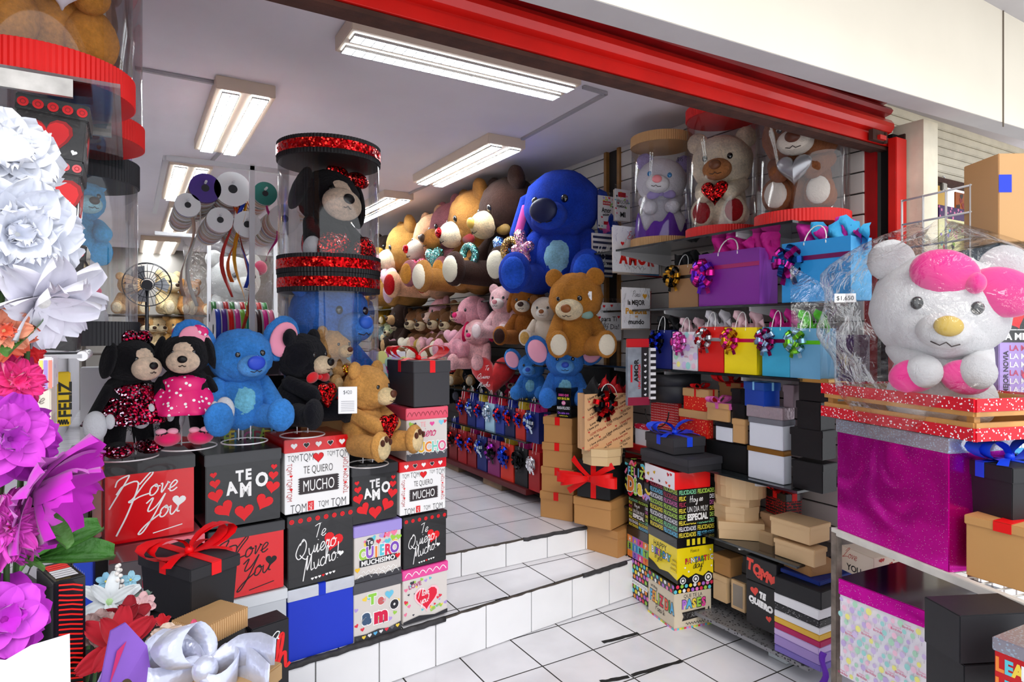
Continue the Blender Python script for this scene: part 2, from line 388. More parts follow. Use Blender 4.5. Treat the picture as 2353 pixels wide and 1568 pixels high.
class Print:
    "flat ink design on a face of W x H metres; org = lower-left corner, ex / ey unit axes, n outward normal"
    def __init__(s, org, ex, ey, W, H):
        s.o = Vector(org); s.ex = Vector(ex); s.ey = Vector(ey); s.n = s.ex.cross(s.ey); s.W = W; s.H = H; s.mb = MB(); s.k = 1
    def P(s, x, y): return s.o + s.ex * x + s.ey * y + s.n * (.0004 + .00012 * s.k)
    def ink(s, col): return col if not isinstance(col, str) else mat(col, .45)
    def pg(s, pts, col):
        s.mb.poly([s.P(*p) for p in pts], s.ink(col))
    def text(s, txt, u, v, h, col, bold=.0, xs=1, shear=0, rot=0, w=None, out=None):
        "centre at u, v (fractions); h cap height as a fraction of H; w total width as a fraction of W"
        if out: s.text(txt, u, v, h * 1.0, out, bold + .05, xs, shear, rot, w)
        vs, fs, x0, x1, y0, y1 = text_geo(txt, bold)
        if not fs: return
        sy = h * s.H / .72; sx = sy * xs
        if w: sx = w * s.W / max(x1 - x0, .01)
        vv = []
        for x, y in vs:
            X = (x - (x0 + x1) / 2) * sx; Y = (y - .36) * sy; X += Y * shear; X, Y = rot2(X, Y, rot)
            vv.append(s.mb.bm.verts.new(s.P(u * s.W + X, v * s.H + Y)))
        i = s.mb.mi(s.ink(col))
        for f in fs:
            try: ff = s.mb.bm.faces.new([vv[k] for k in f]); ff.material_index = i
            except ValueError: pass
        s.k += 1
    def stroke(s, pts, wd, col, sm=True):
        pts = smoothline(pts) if sm else [Vector(p) for p in pts]
        n = len(pts); A = []; B = []
        for i, p in enumerate(pts):
            d = pts[min(i+1, n-1)] - pts[max(i-1, 0)]; d = d.normalized() if d.length > 0 else Vector((1, 0)); q = Vector((-d.y, d.x)) * wd / 2
            A.append(s.mb.bm.verts.new(s.P(*(p + q)))); B.append(s.mb.bm.verts.new(s.P(*(p - q))))
        i0 = s.mb.mi(s.ink(col))
        for i in range(n - 1):
            f = s.mb.bm.faces.new((A[i], B[i], B[i+1], A[i+1])); f.material_index = i0
        s.k += .2
    def script(s, txt, u, v, h, col, wd=.12, shear=.3, rot=0, sx=1):
        "handwriting; left start at u, v; h = x-height as fraction of H"
        e = h * s.H; x = 0
        for ch in txt:
            w, st = CUR.get(ch, CUR.get(ch.lower(), (.8, [])))
            for l in st:
                pts = []
                for px, py in l:
                    X, Y = (x + px * sx + py * shear) * e, py * e; X, Y = rot2(X, Y, rot); pts.append(Vector((u * s.W + X, v * s.H + Y)))
                s.stroke(pts, wd * e, col)
            x += w * sx
    def heart(s, u, v, h, col, rot=0, out=None):
        if out: s.heart(u, v, h * 1.18, out, rot)
        pts = []
        for x, y in HEART:
            X, Y = rot2(x * h * s.H, y * h * s.H, rot); pts.append((u * s.W + X, v * s.H + Y))
        s.pg(pts, col); s.k += .5
    def circ(s, u, v, r, col, n=18, asp=1):
        s.pg([(u * s.W + math.cos(2*math.pi*k/n) * r * s.H, v * s.H + asp * math.sin(2*math.pi*k/n) * r * s.H) for k in range(n)], col); s.k += .3
    def rect(s, u0, v0, u1, v1, col):
        s.pg([(u0*s.W, v0*s.H), (u1*s.W, v0*s.H), (u1*s.W, v1*s.H), (u0*s.W, v1*s.H)], col); s.k += .5
    def wave(s, u0, u1, v, amp, n, col, wd, kind='w'):
        pts = []
        for i in range(n * 6 + 1):
            t = i / (n * 6); ph = t * n * 2 * math.pi
            y = abs(math.sin(ph / 2)) if kind == 's' else (math.sin(ph) if kind == 'w' else (2 * abs((t * n) % 1 - .5)))
            pts.append(Vector(((u0 + (u1 - u0) * t) * s.W, (v + amp * y) * s.H)))
        s.stroke(pts, wd * s.H, col, False)
    def build(s, parent, name='printed_design'):
        o = s.mb.build(name, parent, normals=False); return o
# ------------------------------------------------------------------ builders
def RZ(a): return Matrix.Rotation(a, 4, 'Z')
def bear(name, label, loc, rz, S, f='C08A50', muz='EFD9B0', nose='3A2418', pad=None, earin=None, group=None, head=(0, 0, 0), eye='101010',
         heart=None, bow=None, ears='round', cat='plush toy', res=1, legs=.42, feet=1, tummy=None, rot=None, arms='down', spread=1, hs=1, eyes=True, paw=None, muzs=1, toes=None, earc=None, nosr=1, fine=85, tail=None, stand=False):
    F_ = fur(f, fine); P_ = fur(pad or muz, 70); t = thing(name, label, cat, loc, rz, group, rot)
    sg, rn = (44, 30) if res > 1 else (24, 16); nz = .028 if res < 2 else .036
    sc = Matrix.Diagonal((S, S, S, 1))
    def part(nm, fn, par=None):
        mb = MB(); fn(mb); mb.xf(sc); return mb.build(nm, par or t)
    zb = .27 if not stand else .42
    if stand:
        part('body', lambda b: b.ell((0, 0, .42), (.19, .16, .2), F_, seg=sg, rings=rn, noise=nz))
    else:
        part('body', lambda b: b.ell((0, 0, .27), (.25, .21, .28), F_, seg=sg, rings=rn, noise=nz))
    if tummy: part('belly_patch', lambda b: b.ell((0, -.05, zb + .01), (.17, .175, .2), fur(tummy), seg=sg, rings=rn))
    H = Matrix.Translation((0, -.03, .70)) @ Matrix.Rotation(head[0], 4, 'Z') @ Matrix.Rotation(head[1], 4, 'X') @ Matrix.Rotation(head[2], 4, 'Y') @ Matrix.Scale(hs, 4)
    hd = part('head', lambda b: (b.ell((0, 0, 0), (.27, .235, .25), F_, seg=sg, rings=rn, noise=nz, M=H), b.ell((0, -.08, -.07), (.2, .17, .14), F_, seg=sg, rings=rn, noise=nz, M=H)))
    if ears == 'none': pass
    else:
        for s in (-1, 1):
            if ears == 'round':
                e = part('ear', lambda b: b.ell((s * .21, .0, .2), (.095, .055, .095), fur(earc) if earc else F_, seg=16, rings=12, noise=nz, M=H), hd)
                if earin: part('inner_ear', lambda b: b.ell((s * .21, -.04, .195), (.06, .03, .06), fur(earin), seg=14, rings=10, M=H), hd)
            elif ears == 'big':
                rr = Euler((0, s * .45, 0))
                part('ear', lambda b: b.ell((s * .38, .02, .14), (.17, .05, .22), F_, seg=sg, rings=12, noise=nz, M=H, rot=rr), hd)
                part('inner_ear', lambda b: b.ell((s * .385, -.03, .13), (.13, .03, .17), velvet(earin or 'F49AB0'), seg=16, rings=12, M=H, rot=rr), hd)
            elif ears == 'flop':
                part('ear', lambda b: b.ell((s * .27, .0, .02), (.06, .1, .2), fur(earc) if earc else F_, seg=16, rings=12, noise=nz, M=H, rot=Euler((0, -s * .25, 0))), hd)
            elif ears == 'long':
                part('ear', lambda b: b.ell((s * .12, .02, .38), (.065, .04, .2), F_, seg=16, rings=12, M=H, rot=Euler((0, s * .2, 0))), hd)
                part('inner_ear', lambda b: b.ell((s * .12, -.01, .38), (.04, .03, .15), fur(earin or 'F3B6C0'), seg=14, rings=10, M=H, rot=Euler((0, s * .2, 0))), hd)
    m2 = part('muzzle', lambda b: b.ell((0, -.235, -.075), (.125 * muzs, .105, .095 * muzs), fur(muz, 70), seg=sg, rings=12, M=H), hd)
    ns = satin(nose) if not nose.startswith('!') else sequin(nose[1:], 'FF3040', '600010', 120)
    part('nose', lambda b: b.ell((0, -.335, -.045), (.052 * nosr, .03, .042 * nosr), ns, seg=16, rings=10, M=H), m2)
    part('mouth', lambda b: b.tube([H @ Vector(p) for p in ((-.05, -.318, -.115), (-.02, -.338, -.125), (0, -.34, -.11), (.02, -.338, -.125), (.05, -.318, -.115))], .004, mat('2A1A14', .6), 5), m2)
    if eyes:
        for s in (-1, 1):
            part('eye', lambda b: (b.ell((s * .105, -.212, .03), (.026, .016, .028), mat(eye, .06, coat=1), seg=12, rings=8, M=H),), hd)
    for s in (-1, 1):
        if arms == 'down': a, b_ = (s * .2, -.02, .45), (s * .29, -.2, .2)
        elif arms == 'hug': a, b_ = (s * .21, -.03, .45), (s * .13, -.28, .33)
        elif arms == 'out': a, b_ = (s * .19, 0, .48), (s * .42, -.12, .36)
        elif arms == 'hang': a, b_ = (s * .15, -.02, .5), (s * .29, -.04, .25)
        part('arm', lambda b: b.limb(a, b_, *((.045, .05) if arms == 'hang' else (.075, .09)), F_, seg=16))
        if paw: part('paw', lambda b: b.ell(b_, (.1, .1, .1), fur(paw), seg=16, rings=12))
    for s in (-1, 1):
        if stand:
            part('leg', lambda b: b.limb((s * .09, 0, .28), (s * .11, -.01, .08), .075, .07, F_, seg=16))
            part('foot', lambda b: b.ell((s * .12, -.07, .055), (.085, .13, .06), fur(paw) if paw else F_, seg=16, rings=12))
            continue
        x = s * .17; xe = s * (.17 + .1 * spread)
        lg = part('leg', lambda b: b.limb((x, -.06, .13), (xe, -legs, .13), .125, .105, F_, seg=18))
        ft = part('foot', lambda b: b.ell((xe, -legs - .06, .155), (.125, .075, .155), F_, seg=18, rings=12, noise=nz))
        if feet:
            part('foot_pad', lambda b: b.ell((xe, -legs - .105, .15), (.095, .04, .12), P_, seg=16, rings=10), ft)
            if toes: part('toe_pads', lambda b: [b.ell((xe + dx * .055, -legs - .135, .235 - abs(dx) * .03), (.026, .022, .035), fur(toes), seg=10, rings=8) for dx in (-1, 0, 1)], ft)
    if heart:
        part('heart', lambda b: heart_pillow(b, (0, -.34, .33), .15, heart))
    if bow:
        part('neck_bow', lambda b: [b.ell((s * .09, -.235, .5), (.09, .035, .055), bow, seg=14, rings=10, rot=Euler((0, s * .25, 0))) for s in (-1, 1)] + [b.ell((0, -.25, .5), .03, bow, seg=10, rings=8)])
    if tail: part('tail', lambda b: b.ell((0, .22, .12), .06, fur(tail), seg=12, rings=8))
    return t
def heart_pillow(b, c, r, m, th=.45, M=None, n=32, rings=6):
    "a stuffed heart facing -y"
    pts = [Vector((x * 1.9, y * 1.9 + .05)) for x, y in [(16 * math.sin(t) ** 3 / 32, (13 * math.cos(t) - 5 * math.cos(2*t) - 2 * math.cos(3*t) - math.cos(4*t)) / 32) for t in [2 * math.pi * k / n for k in range(n)]]]
    c = Vector(c); i0 = b.mi(m)
    for sd in (-1, 1):
        prev = None
        for j in range(rings + 1):
            u = j / rings; k = math.cos(u * math.pi / 2); yy = math.sin(u * math.pi / 2) * th
            ring = [b.bm.verts.new((M or Matrix()) @ (c + Vector((p.x * k * r, sd * yy * r, p.y * k * r)))) for p in pts] if j < rings else [b.bm.verts.new((M or Matrix()) @ (c + Vector((0, sd * yy * r, 0))))]
            if prev:
                for q in range(n):
                    q2 = (q + 1) % n
                    f = b.bm.faces.new((prev[q], prev[q2], ring[q2], ring[q])) if len(ring) > 1 else b.bm.faces.new((prev[q], prev[q2], ring[0]))
                    f.material_index = i0; f.smooth = True
            prev = ring
def soft_bow(mb, c, s, m, z=(0, 0, 1), x=(1, 0, 0), tails=True, M=None):
    "tied ribbon bow lying in the plane of x and z (z = up from the surface)"
    c = Vector(c); X = Vector(x).normalized(); Z = Vector(z).normalized(); Y = Z.cross(X)
    for sd in (-1, 1):
        for (k, dy) in ((1, .0), (.86, .12)):
            pts = []; n = 12; wv = []; ws = []
            for i in range(n + 1):
                a = i / n * math.pi * 2
                pts.append(c + X * sd * (.5 * s * k * (1 - math.cos(a))) + Z * (.04 * s + .2 * s * math.sin(a) + .26 * s * math.sin(a / 2)) + Y * dy * s * sd * (1 - math.cos(a)) * .5)
                wv.append(Y + X * .25 * math.sin(a) * sd); ws.append(s * (.1 + .22 * math.sin(a / 2)))
            mb.ribbon(pts, wv, ws, m)
    mb.ell(c + Z * .07 * s, (.09 * s, .1 * s, .09 * s), m, seg=12, rings=8)
    if tails:
        for sd, yy in ((-1, -.45), (1, .5), (.8, -.55)):
            pts = [c + X * sd * s * .75 * t + Y * yy * s * t + Z * (.08 * s * math.sin(t * 3.1)) for t in [i / 6 for i in range(7)]]
            mb.ribbon(pts, [Y * .7 - X * yy * sd] * 7, [s * (.1 + .1 * i / 6) for i in range(7)], m)
def pom_bow(mb, c, r, m1, m2, n=(0, -1, 0), up=(0, 0, 1), tails=2, cnt=16):
    "pull bow: many round ribbon loops around a centre, facing n"
    c = Vector(c); N = Vector(n).normalized(); U = Vector(up); U -= N * U.dot(N); U.normalize(); X = U.cross(N)
    rnd = random.Random(int(abs(c.x * 991 + c.z * 77)))
    for lay, (cn, el, rr) in enumerate(((cnt * 9 // 16, .25, 1.), (cnt * 5 // 16, .8, .8), (3, 1.3, .55))):
        for i in range(cn):
            a = 2 * math.pi * (i + .5 * lay) / cn + rnd.uniform(-.15, .15); d = X * math.cos(a) + U * math.sin(a)
            ax = (d * math.cos(el) + N * math.sin(el)).normalized(); side = ax.cross(N if el < 1.2 else X).normalized(); nn = side.cross(ax)
            L = r * rr; pts = [c + ax * L * .5 * (1 - math.cos(q)) + nn * L * .3 * math.sin(q) for q in [2 * math.pi * k / 9 for k in range(10)]]
            mb.ribbon(pts, side, r * .34, m1 if (i + lay) % 2 else m2)
    for k in range(tails):
        dx = (-.35, .3, 0)[k % 3]
        pts = [c + N * r * .12 + (X * dx - U) * r * 1.25 * t + N * .12 * r * math.sin(5 * t) for t in [i / 5 for i in range(6)]]
        mb.ribbon(pts, X + U * dx, r * .32, (m1, m2)[k % 2])
def gift_box(name, label, base, w, d, h, yaw=0, body=None, lid=None, lidh=.05, over=.004, group=None, cat='gift box', ribbon=None, rw=.03, bow=None, prints=(), bowsize=None, lidprint=None, flare=0, rib=0, ry=True, rx=True, bottom=None):
    "w along the local x (the right-hand visible face), d along local y; base = centre of the bottom; lid overlaps the body"
    t = thing(name, label, cat, base, yaw, group); body = body or card(KRAFT); lid = lid or body
    mb = MB(); mb.box((0, 0, (h - lidh * .3) / 2), (w - 2 * over, d - 2 * over, h - lidh * .3), body, bev=.0025)
    if flare:
        for v in mb.bm.verts:
            k = 1 - flare * (1 - v.co.z / h); v.co.x *= k; v.co.y *= k
    mb.build('box_body', t)
    if lidh:
        mb = MB(); mb.box((0, 0, h - lidh / 2), (w, d, lidh), lid, bev=.0025)
        if rib:
            n = int(w / rib)
            for sy in (-1, 1):
                for i in range(n): mb.cyl((-w/2 + (i + .5) * w / n, sy * d / 2, h - lidh + .001), (-w/2 + (i + .5) * w / n, sy * d / 2, h - .001), rib * .42, lid, seg=6)
            n = int(d / rib)
            for sy in (-1, 1):
                for i in range(n): mb.cyl((sy * w / 2, -d/2 + (i + .5) * d / n, h - lidh + .001), (sy * w / 2, -d/2 + (i + .5) * d / n, h - .001), rib * .42, lid, seg=6)
        lo = mb.build('lid', t)
    if ribbon:
        mb = MB(); e = .0012
        if rx: mb.box((0, 0, h + e), (rw, d + 2 * e, .0015), ribbon); [mb.box((0, s * (d / 2 + e), h - lidh / 2), (rw, .0015, lidh), ribbon) for s in (-1, 1)]
        if ry: mb.box((0, 0, h + e * 1.5), (w + 2 * e, rw, .0015), ribbon); [mb.box((s * (w / 2 + e), 0, h - lidh / 2), (.0015, rw, lidh), ribbon) for s in (-1, 1)]
        mb.build('ribbon', t)
        if bow:
            mb = MB(); soft_bow(mb, (0, 0, h), bowsize or w * .42, bow if not isinstance(bow, bool) else ribbon); mb.build('bow', t)
    for side, fn in prints:
        hh = h - lidh
        if side == 'R': pr = Print((-w/2 + over, -d/2 + over - .0003, 0), (1, 0, 0), (0, 0, 1), w - 2*over, hh)
        elif side == 'L': pr = Print((-w/2 + over - .0003, d/2 - over, 0), (0, -1, 0), (0, 0, 1), d - 2*over, hh)
        elif side == 'E': pr = Print((w/2 - over + .0003, -d/2 + over, 0), (0, 1, 0), (0, 0, 1), d - 2*over, hh)
        elif side == 'LR': pr = Print((-w/2, -d/2 - .0003, h - lidh), (1, 0, 0), (0, 0, 1), w, lidh)
        elif side == 'LL': pr = Print((-w/2 - .0003, d/2, h - lidh), (0, -1, 0), (0, 0, 1), d, lidh)
        elif side == 'T': pr = Print((-w/2, -d/2, h + .0003), (1, 0, 0), (0, 1, 0), w, d)
        fn(pr); pr.build(t, 'printed_design' if side in 'RLET' else 'lid_design')
    return t
def solve_len(P, dr, px):
    r = (px - CX) / F; d = P.x * SY + P.y * CY; l = P.x * CY - P.y * SY
    dd = dr[0] * SY + dr[1] * CY; dl = dr[0] * CY - dr[1] * SY
    return (r * d - l) / (dl - r * dd)
def corner_box(name, label, px, yt, yb, t, xl=None, xr=None, yaw=0, w=None, d=None, **k):
    "near vertical edge of a box seen at px from yt to yb at distance t; its far left / right edges at xl / xr"
    P = at(px, yb, t=t); top = at(px, yt, t=t).z
    dR = (math.cos(yaw), math.sin(yaw)); dL = (-math.sin(yaw), math.cos(yaw))
    if w is None: w = solve_len(P, dR, xr)
    if d is None: d = solve_len(P, dL, xl)
    c = Vector((P.x + dR[0] * w / 2 + dL[0] * d / 2, P.y + dR[1] * w / 2 + dL[1] * d / 2, P.z))
    o = gift_box(name, label, c, w, d, top - P.z, yaw, **k); return o
def front_box(name, label, x0, x1, yt, yb, Y, d, z0=None, **k):
    "box whose front stands in the plane Y, seen from x0 to x1; yt / yb read at its left edge"
    t = tY(x0, Y); A = at(x0, yb, t=t); B = at(x1, yb, Y=Y); top = at(x0, yt, t=t).z
    if z0 is not None: A.z = z0
    return gift_box(name, label, ((A.x + B.x) / 2, Y + d / 2, A.z), B.x - A.x, d, top - A.z, **k)
def jar(name, label, c, r, h, bandm, lidm, band=.05, clearm=None, group=None, inner=None, ribs=72, lidh=None, trim=None):
    "round clear display tube with corrugated base and lid"
    t = thing(name, label, 'display tube', c, 0, group); lidh = lidh or band
    for nm, z0, hh in (('base', 0, band), ('lid', h - lidh, lidh)):
        mb = MB(); mb.lathe([(0, z0), (r + .004, z0), (r + .004, z0 + hh), (r - .008, z0 + hh)] + ([(0, z0 + hh)] if nm == 'lid' else [(r - .01, z0 + .01), (0, z0 + .01)]), bandm if nm == 'base' else lidm, seg=ribs * 2, smooth=False, ribs=1, ramp=.003)
        p = mb.build(nm, t)
        if trim:
            mb = MB(); mb.lathe([(r + .0085, z0 + hh * .25), (r + .0085, z0 + hh * .78)], trim, seg=64); mb.build('foil_band', p)
    mb = MB(); mb.lathe([(r, band * .5), (r, h - lidh * .5)], clearm or clear(), seg=64); mb.build('clear_wall', t)
    return t
def paper_bag(name, label, base, w, d, h, yaw, m, side=None, handle='F0F0EC', tis=None, tis2=None, bow=None, band=None, group=None, prints=None, bowpos=(-.25, .72), bowr=None, hh=None, tail=2, cnt=16):
    t = thing(name, label, 'gift bag', base, yaw, group)
    mb = MB(); th = .0015
    mb.box((0, -d/2, h/2), (w, th, h), m); mb.box((0, d/2, h/2), (w, th, h), m); mb.box((0, 0, th), (w, d, th), m)
    for s in (-1, 1):   # creased gussets
        x = s * w / 2; ins = -s * d * .12
        for a, b in (((x, -d/2), (x + ins, 0)), ((x + ins, 0), (x, d/2))):
            mb.poly([(a[0], a[1], 0), (b[0] - ins * 1, b[1], 0), (b[0], b[1], h), (a[0], a[1], h)] if a[1] < 0 else [(a[0] - ins, a[1], 0), (b[0], b[1], 0), (b[0], b[1], h), (a[0], a[1], h)], side or m)
    mb.build('bag_body', t)
    if handle:
        hm = mat(handle, .6); hh = hh or h * .28
        for s in (-1, 1):
            mb = MB(); mb.tube([(-w * .16, s * d / 2, h * .93)] + [(w * .16 * -math.cos(a), s * d / 2 * (1 - .3 * math.sin(a)), h * .96 + hh * math.sin(a)) for a in [math.pi * k / 10 for k in range(11)]] + [(w * .16, s * d / 2, h * .93)], max(.0022, w * .009), hm, 6); mb.build('handle', t)
    rnd = random.Random(int(base[0] * 1000 + base[2] * 333))
    for k, tm in enumerate([x for x in (tis, tis2) if x]):
        for j in range(2):
            mb = MB(); n = 14; x0 = (-w * .42, -.02 * w)[j] if not tis2 else (-w * .42 + k * w * .25, k * w * .1)[j]
            ph = rnd.random() * 6
            def fn(u, v):
                x = x0 + u * w * .5; zz = h * (.8 + v * (.32 + .1 * math.sin(u * 9 + ph) + .06 * abs(math.sin(u * 17 + ph))) * (1 + .25 * math.sin(math.pi * u)))
                return Vector((x + .01 * math.sin(v * 7 + ph), (d * .3 * math.sin(u * 12 + v * 3 + ph)) * (.4 + .6 * v) + (j - .5) * d * .25, zz))
            mb.grid(fn, n, 6, tm); mb.build('tissue_paper', t)
    if band:
        mb = MB(); mb.box((0, -d/2 - .0015, h * .72), (w, .0015, h * .075), band); mb.build('ribbon_band', t)
    if bow:
        mb = MB(); pom_bow(mb, (w * bowpos[0], -d/2 - .012, h * bowpos[1]), bowr or w * .22, bow[0], bow[1], tails=tail, cnt=cnt); mb.build('ribbon_bow', t)
    if prints:
        pr = Print((-w/2, -d/2 - .001, 0), (1, 0, 0), (0, 0, 1), w, h); prints(pr); pr.build(t)
    return t
# prints ------------------------------------------------------------
INK_W, INK_K, INK_R = 'F6F6F6', '141416', 'E3141F'
def pr_iloveyou(ink, hc):
    def f(p):
        p.script('I Love', .06, .60, .15, ink, .13, .35, .1, 1.05); p.stroke([Vector((.12 * p.W, .12 * p.H)), Vector((.25*p.W, .45*p.H)), Vector((.36*p.W, .86*p.H)), Vector((.2*p.W, .84*p.H)), Vector((.12*p.W, .72*p.H))], .022 * p.H, ink)
        p.script('You', .38, .28, .155, ink, .13, .35, .1, 1.0)
        p.heart(.82, .52, .19, hc, -.15); p.stroke([Vector((.52*p.W, .08*p.H)), Vector((.86*p.W, .15*p.H))], .014*p.H, ink)
    return f
def pr_teamo(p):
    for s, u, v, h, r in (('T', .44, .80, .17, 0), ('E', .56, .81, .17, 0), ('A', .33, .62, .2, .12), ('M', .52, .57, .22, 0), ('O', .74, .70, .22, -.05)):
        p.text(s, u, v, h, INK_W, .045, .8, 0, r)
    for u, v, h, r in ((.1, .86, .09, .1), (.12, .72, .14, .1), (.13, .53, .2, .2), (.24, .3, .25, .5), (.5, .2, .26, 0), (.77, .32, .25, -.5), (.89, .55, .2, -.2), (.9, .74, .14, -.1), (.91, .88, .09, -.1)):
        p.heart(u, v, h * 1.15, INK_R, r)
def pr_tqm(p):
    for u, v, s, h in ((.12, .91, 'TQM', .1), (.32, .91, 'TQM', .13), (.7, .93, 'TQM', .08), (.88, .91, 'TQM', .13), (.2, .08, 'TQM', .15), (.58, .1, 'TQM', .1), (.82, .09, 'TQM', .15)):
        p.text(s, u, v, h, '3A3A40', -.012, .6)
    for v in (.74, .5, .3): p.text('TQM', .07, v, .085, 'B84040', -.01, .7, 0, R(-90)); p.text('TQM', .93, v, .085, 'B84040', -.01, .7, 0, R(90))
    for v in (.62, .4): p.heart(.09, v, .05, INK_R); p.heart(.93, v, .05, INK_R)
    p.heart(.5, .89, .16, INK_R, 0, 'B00010')
    p.text('TE QUIERO', .5, .7, .13, '3A3434', -.012, .55)
    p.rect(.22, .3, .8, .57, '332B2E')
    for k in range(7):
        v = .3 + k * .0386
        for a, b in ((.22, .19), (.8, .83)): p.pg([(a*p.W, v*p.H), (b*p.W, (v+.019)*p.H), (a*p.W, (v+.0386)*p.H)] if a > .5 else [(a*p.W, (v+.0386)*p.H), (b*p.W, (v+.019)*p.H), (a*p.W, v*p.H)], '332B2E')
    p.text('MUCHO', .51, .435, .19, INK_W, .0, .6, w=.48); p.rect(.34, .02, .43, .17, INK_R); p.text('TQM', .385, .09, .05, INK_W, 0, .8, 0, R(-90))
def pr_lidhearts(n, cols):
    def f(p):
        for i in range(n): p.heart((i + .5) / n * .9 + .05, .5, .42, cols[i % len(cols)], 0, INK_W)
    return f
def pr_dots(n, col, r=.22):
    def f(p):
        for i in range(n): p.circ((i + .5) / n, .5, r, col); p.circ((i + .5) / n, .5, r * .55, 'A80E18'); p.circ((i + .5) / n, .5, r * .35, col)
    return f
def pr_tequiero(p):
    p.script('Te', .38, .76, .11, INK_W, .12, .25, .1); p.heart(.68, .66, .34, INK_R, -.35)
    p.script('Quiero', .1, .44, .135, INK_W, .12, .25, .2, .98); p.script('Mucho!', .22, .19, .135, INK_W, .12, .25, .25, .85)
    p.heart(.8, .42, .1, INK_W, -.2)
    for i in range(7): p.heart(.36 + i * .055, .09 + i * .006, .05, INK_R if i == 3 else INK_W); 
CONF = ['F27BA0', '5EC6D8', 'F4D34A', '9AD04A', 'E23048', 'B59AE0', '3A3A44']
def confetti_hearts(p, n, seed, lo=.04, hi=.09, box=(0.03, .97, .05, .95), avoid=None):
    r = random.Random(seed)
    for i in range(n):
        u, v = r.uniform(*box[:2]), r.uniform(*box[2:])
        if avoid and avoid[0] < u < avoid[1] and avoid[2] < v < avoid[3]: continue
        p.heart(u, v, r.uniform(lo, hi), CONF[i % 7], r.uniform(-.5, .5))
def colorword(p, s, u0, u1, v, h, cols, bold=.04, jit=.0, out=None, rot=0, xs=.8):
    n = len(s)
    for i, ch in enumerate(s):
        if ch == ' ': continue
        u = u0 + (u1 - u0) * (i + .5) / n
        p.text(ch, u, v + jit * ((i % 2) - .5) + rot * (i - n / 2) / n, h, cols[i % len(cols)], bold, xs, 0, rot, out=out)
def pr_muchisimo(p):
    confetti_hearts(p, 16, 3, .1, .17, (.02, .98, .74, .97)); p.circ(.32, .85, .1, '3A3A44'); p.text('Te', .32, .85, .1, INK_W, .02)
    colorword(p, 'QUIERO', .12, .92, .62, .24, ['9ED04A', '8E5AC8', 'F08A3A', '5EC6D8', 'E23058', '7A4AB8'], .05, .02, INK_W)
    p.rect(.1, .33, .9, .48, '2B2B30'); p.text('MUCHISIMO', .5, .405, .11, INK_W, .03, w=.72)
    p.heart(.92, .42, .13, INK_R); p.heart(.06, .28, .12, 'F4C02A')
    p.pg([(0, 0), (p.W, 0), (p.W, .14*p.H), (.6*p.W, .08*p.H), (.3*p.W, .14*p.H), (0, .08*p.H)], '3A3A40'); p.wave(.05, .95, .06, .09, 6, INK_W, .02, 's'); p.wave(.15, .9, .2, .03, 7, 'FFFFFF', .012)
def pr_teamo2(p):
    confetti_hearts(p, 14, 5, .07, .14, (.04, .96, .2, .9))
    for s, u, v, h, c in (('T', .38, .83, .2, '8FD04A'), ('e', .56, .78, .2, 'C86060'), ('a', .26, .5, .3, '3F5878'), ('m', .56, .46, .3, 'D81848'), ('o', .85, .64, .24, '26262B')): p.text(s, u, v, h, c, .07, .95, out=INK_W)
    p.heart(.74, .84, .2, '6CC4E4'); p.pg([(0, 0), (p.W, 0), (p.W, .2*p.H), (.72*p.W, .13*p.H), (.5*p.W, .17*p.H), (.25*p.W, .13*p.H), (0, .15*p.H)], '3A3A3E')
    for i in range(8): p.heart(.08 + .12 * i, .07 + .008 * i, .09, ['6A6A70', 'F4D34A', 'E8E8EA', '5EB6E8', 'E8E8EA', 'E23048'][i % 6])
def pr_loveheart(p):
    confetti_hearts(p, 40, 9, .05, .11, (.04, .96, .16, .95), (.3, .75, .3, .75)); p.heart(.52, .5, .56, 'E0183A', 0, 'F7C6D0')
    p.script('I love', .33, .55, .08, INK_W, .16, .1, .05, .8); p.script('you!', .38, .38, .09, INK_W, .16, .1, .05, .8)
    p.text('LOVE', .26, .85, .1, 'B5407A', .02, 1, 0, .15); p.text('kiss me', .72, .22, .07, '9ED04A', .03, 1, 0, .4)
    p.pg([(0, 0), (p.W, 0), (p.W, .1*p.H), (.7*p.W, .05*p.H), (.35*p.W, .12*p.H), (0, .06*p.H)], '2B2B30')
def pr_mucho2(p):
    p.pg([(0, 0), (p.W, 0), (p.W, .22*p.H), (0, .16*p.H)], '4A4A52'); p.wave(0, 1, .12, .13, 6, INK_W, .02, 'z'); p.text('TE', .4, .88, .12, 'F0A0A8', .01, .8)
    confetti_hearts(p, 12, 12, .1, .16, (.05, .95, .3, .95), (.1, .85, .3, .8)); p.heart(.62, .88, .13, 'E8489A'); p.heart(.85, .9, .15, '7FCDE8')
    p.script('Quiero', .1, .55, .13, 'D8407A', .16, .2, .05, .95); colorword(p, 'MUCHO', .1, .95, .32, .25, ['5EC6D8', 'F4C02A', 'E88A3A', '7FD0C0', 'E0608A'], .03, 0, INK_W)
def pr_repeat(word, cols, rows=8, sz=.1, rot=.0, bold=.02, seed=1, per=2, xs=.55):
    def f(p):
        r = random.Random(seed)
        for j in range(rows):
            for i in range(per):
                p.text(word, (i + .5) / per, (j + .5) / rows, sz * .78, cols[r.randrange(len(cols))], bold, xs, 0, rot, w=.92 / per)
    return f
FEL = ['B8E060', 'F4E04A', '6FC8F0', 'E8E8F0', 'C86AA8', '7FD0A0', 'B03A58']
def pr_felic(p):
    pr_repeat('FELICIDADES', FEL, 8, .115, 0, .02, 4, 2)(p)
def pr_especial(p):
    pr_repeat('FELICIDADES', FEL, 8, .115, 0, .02, 8, 2)(p); p.rect(.2, .3, .85, .86, '131315')
    p.script('Hoy es', .3, .72, .065, INK_W, .18, .1, .05, 1); p.text('UN DIA MUY', .52, .58, .12, INK_W, 0, .6, w=.56); p.text('ESPECIAL', .52, .42, .13, INK_W, .05, .6, w=.56)
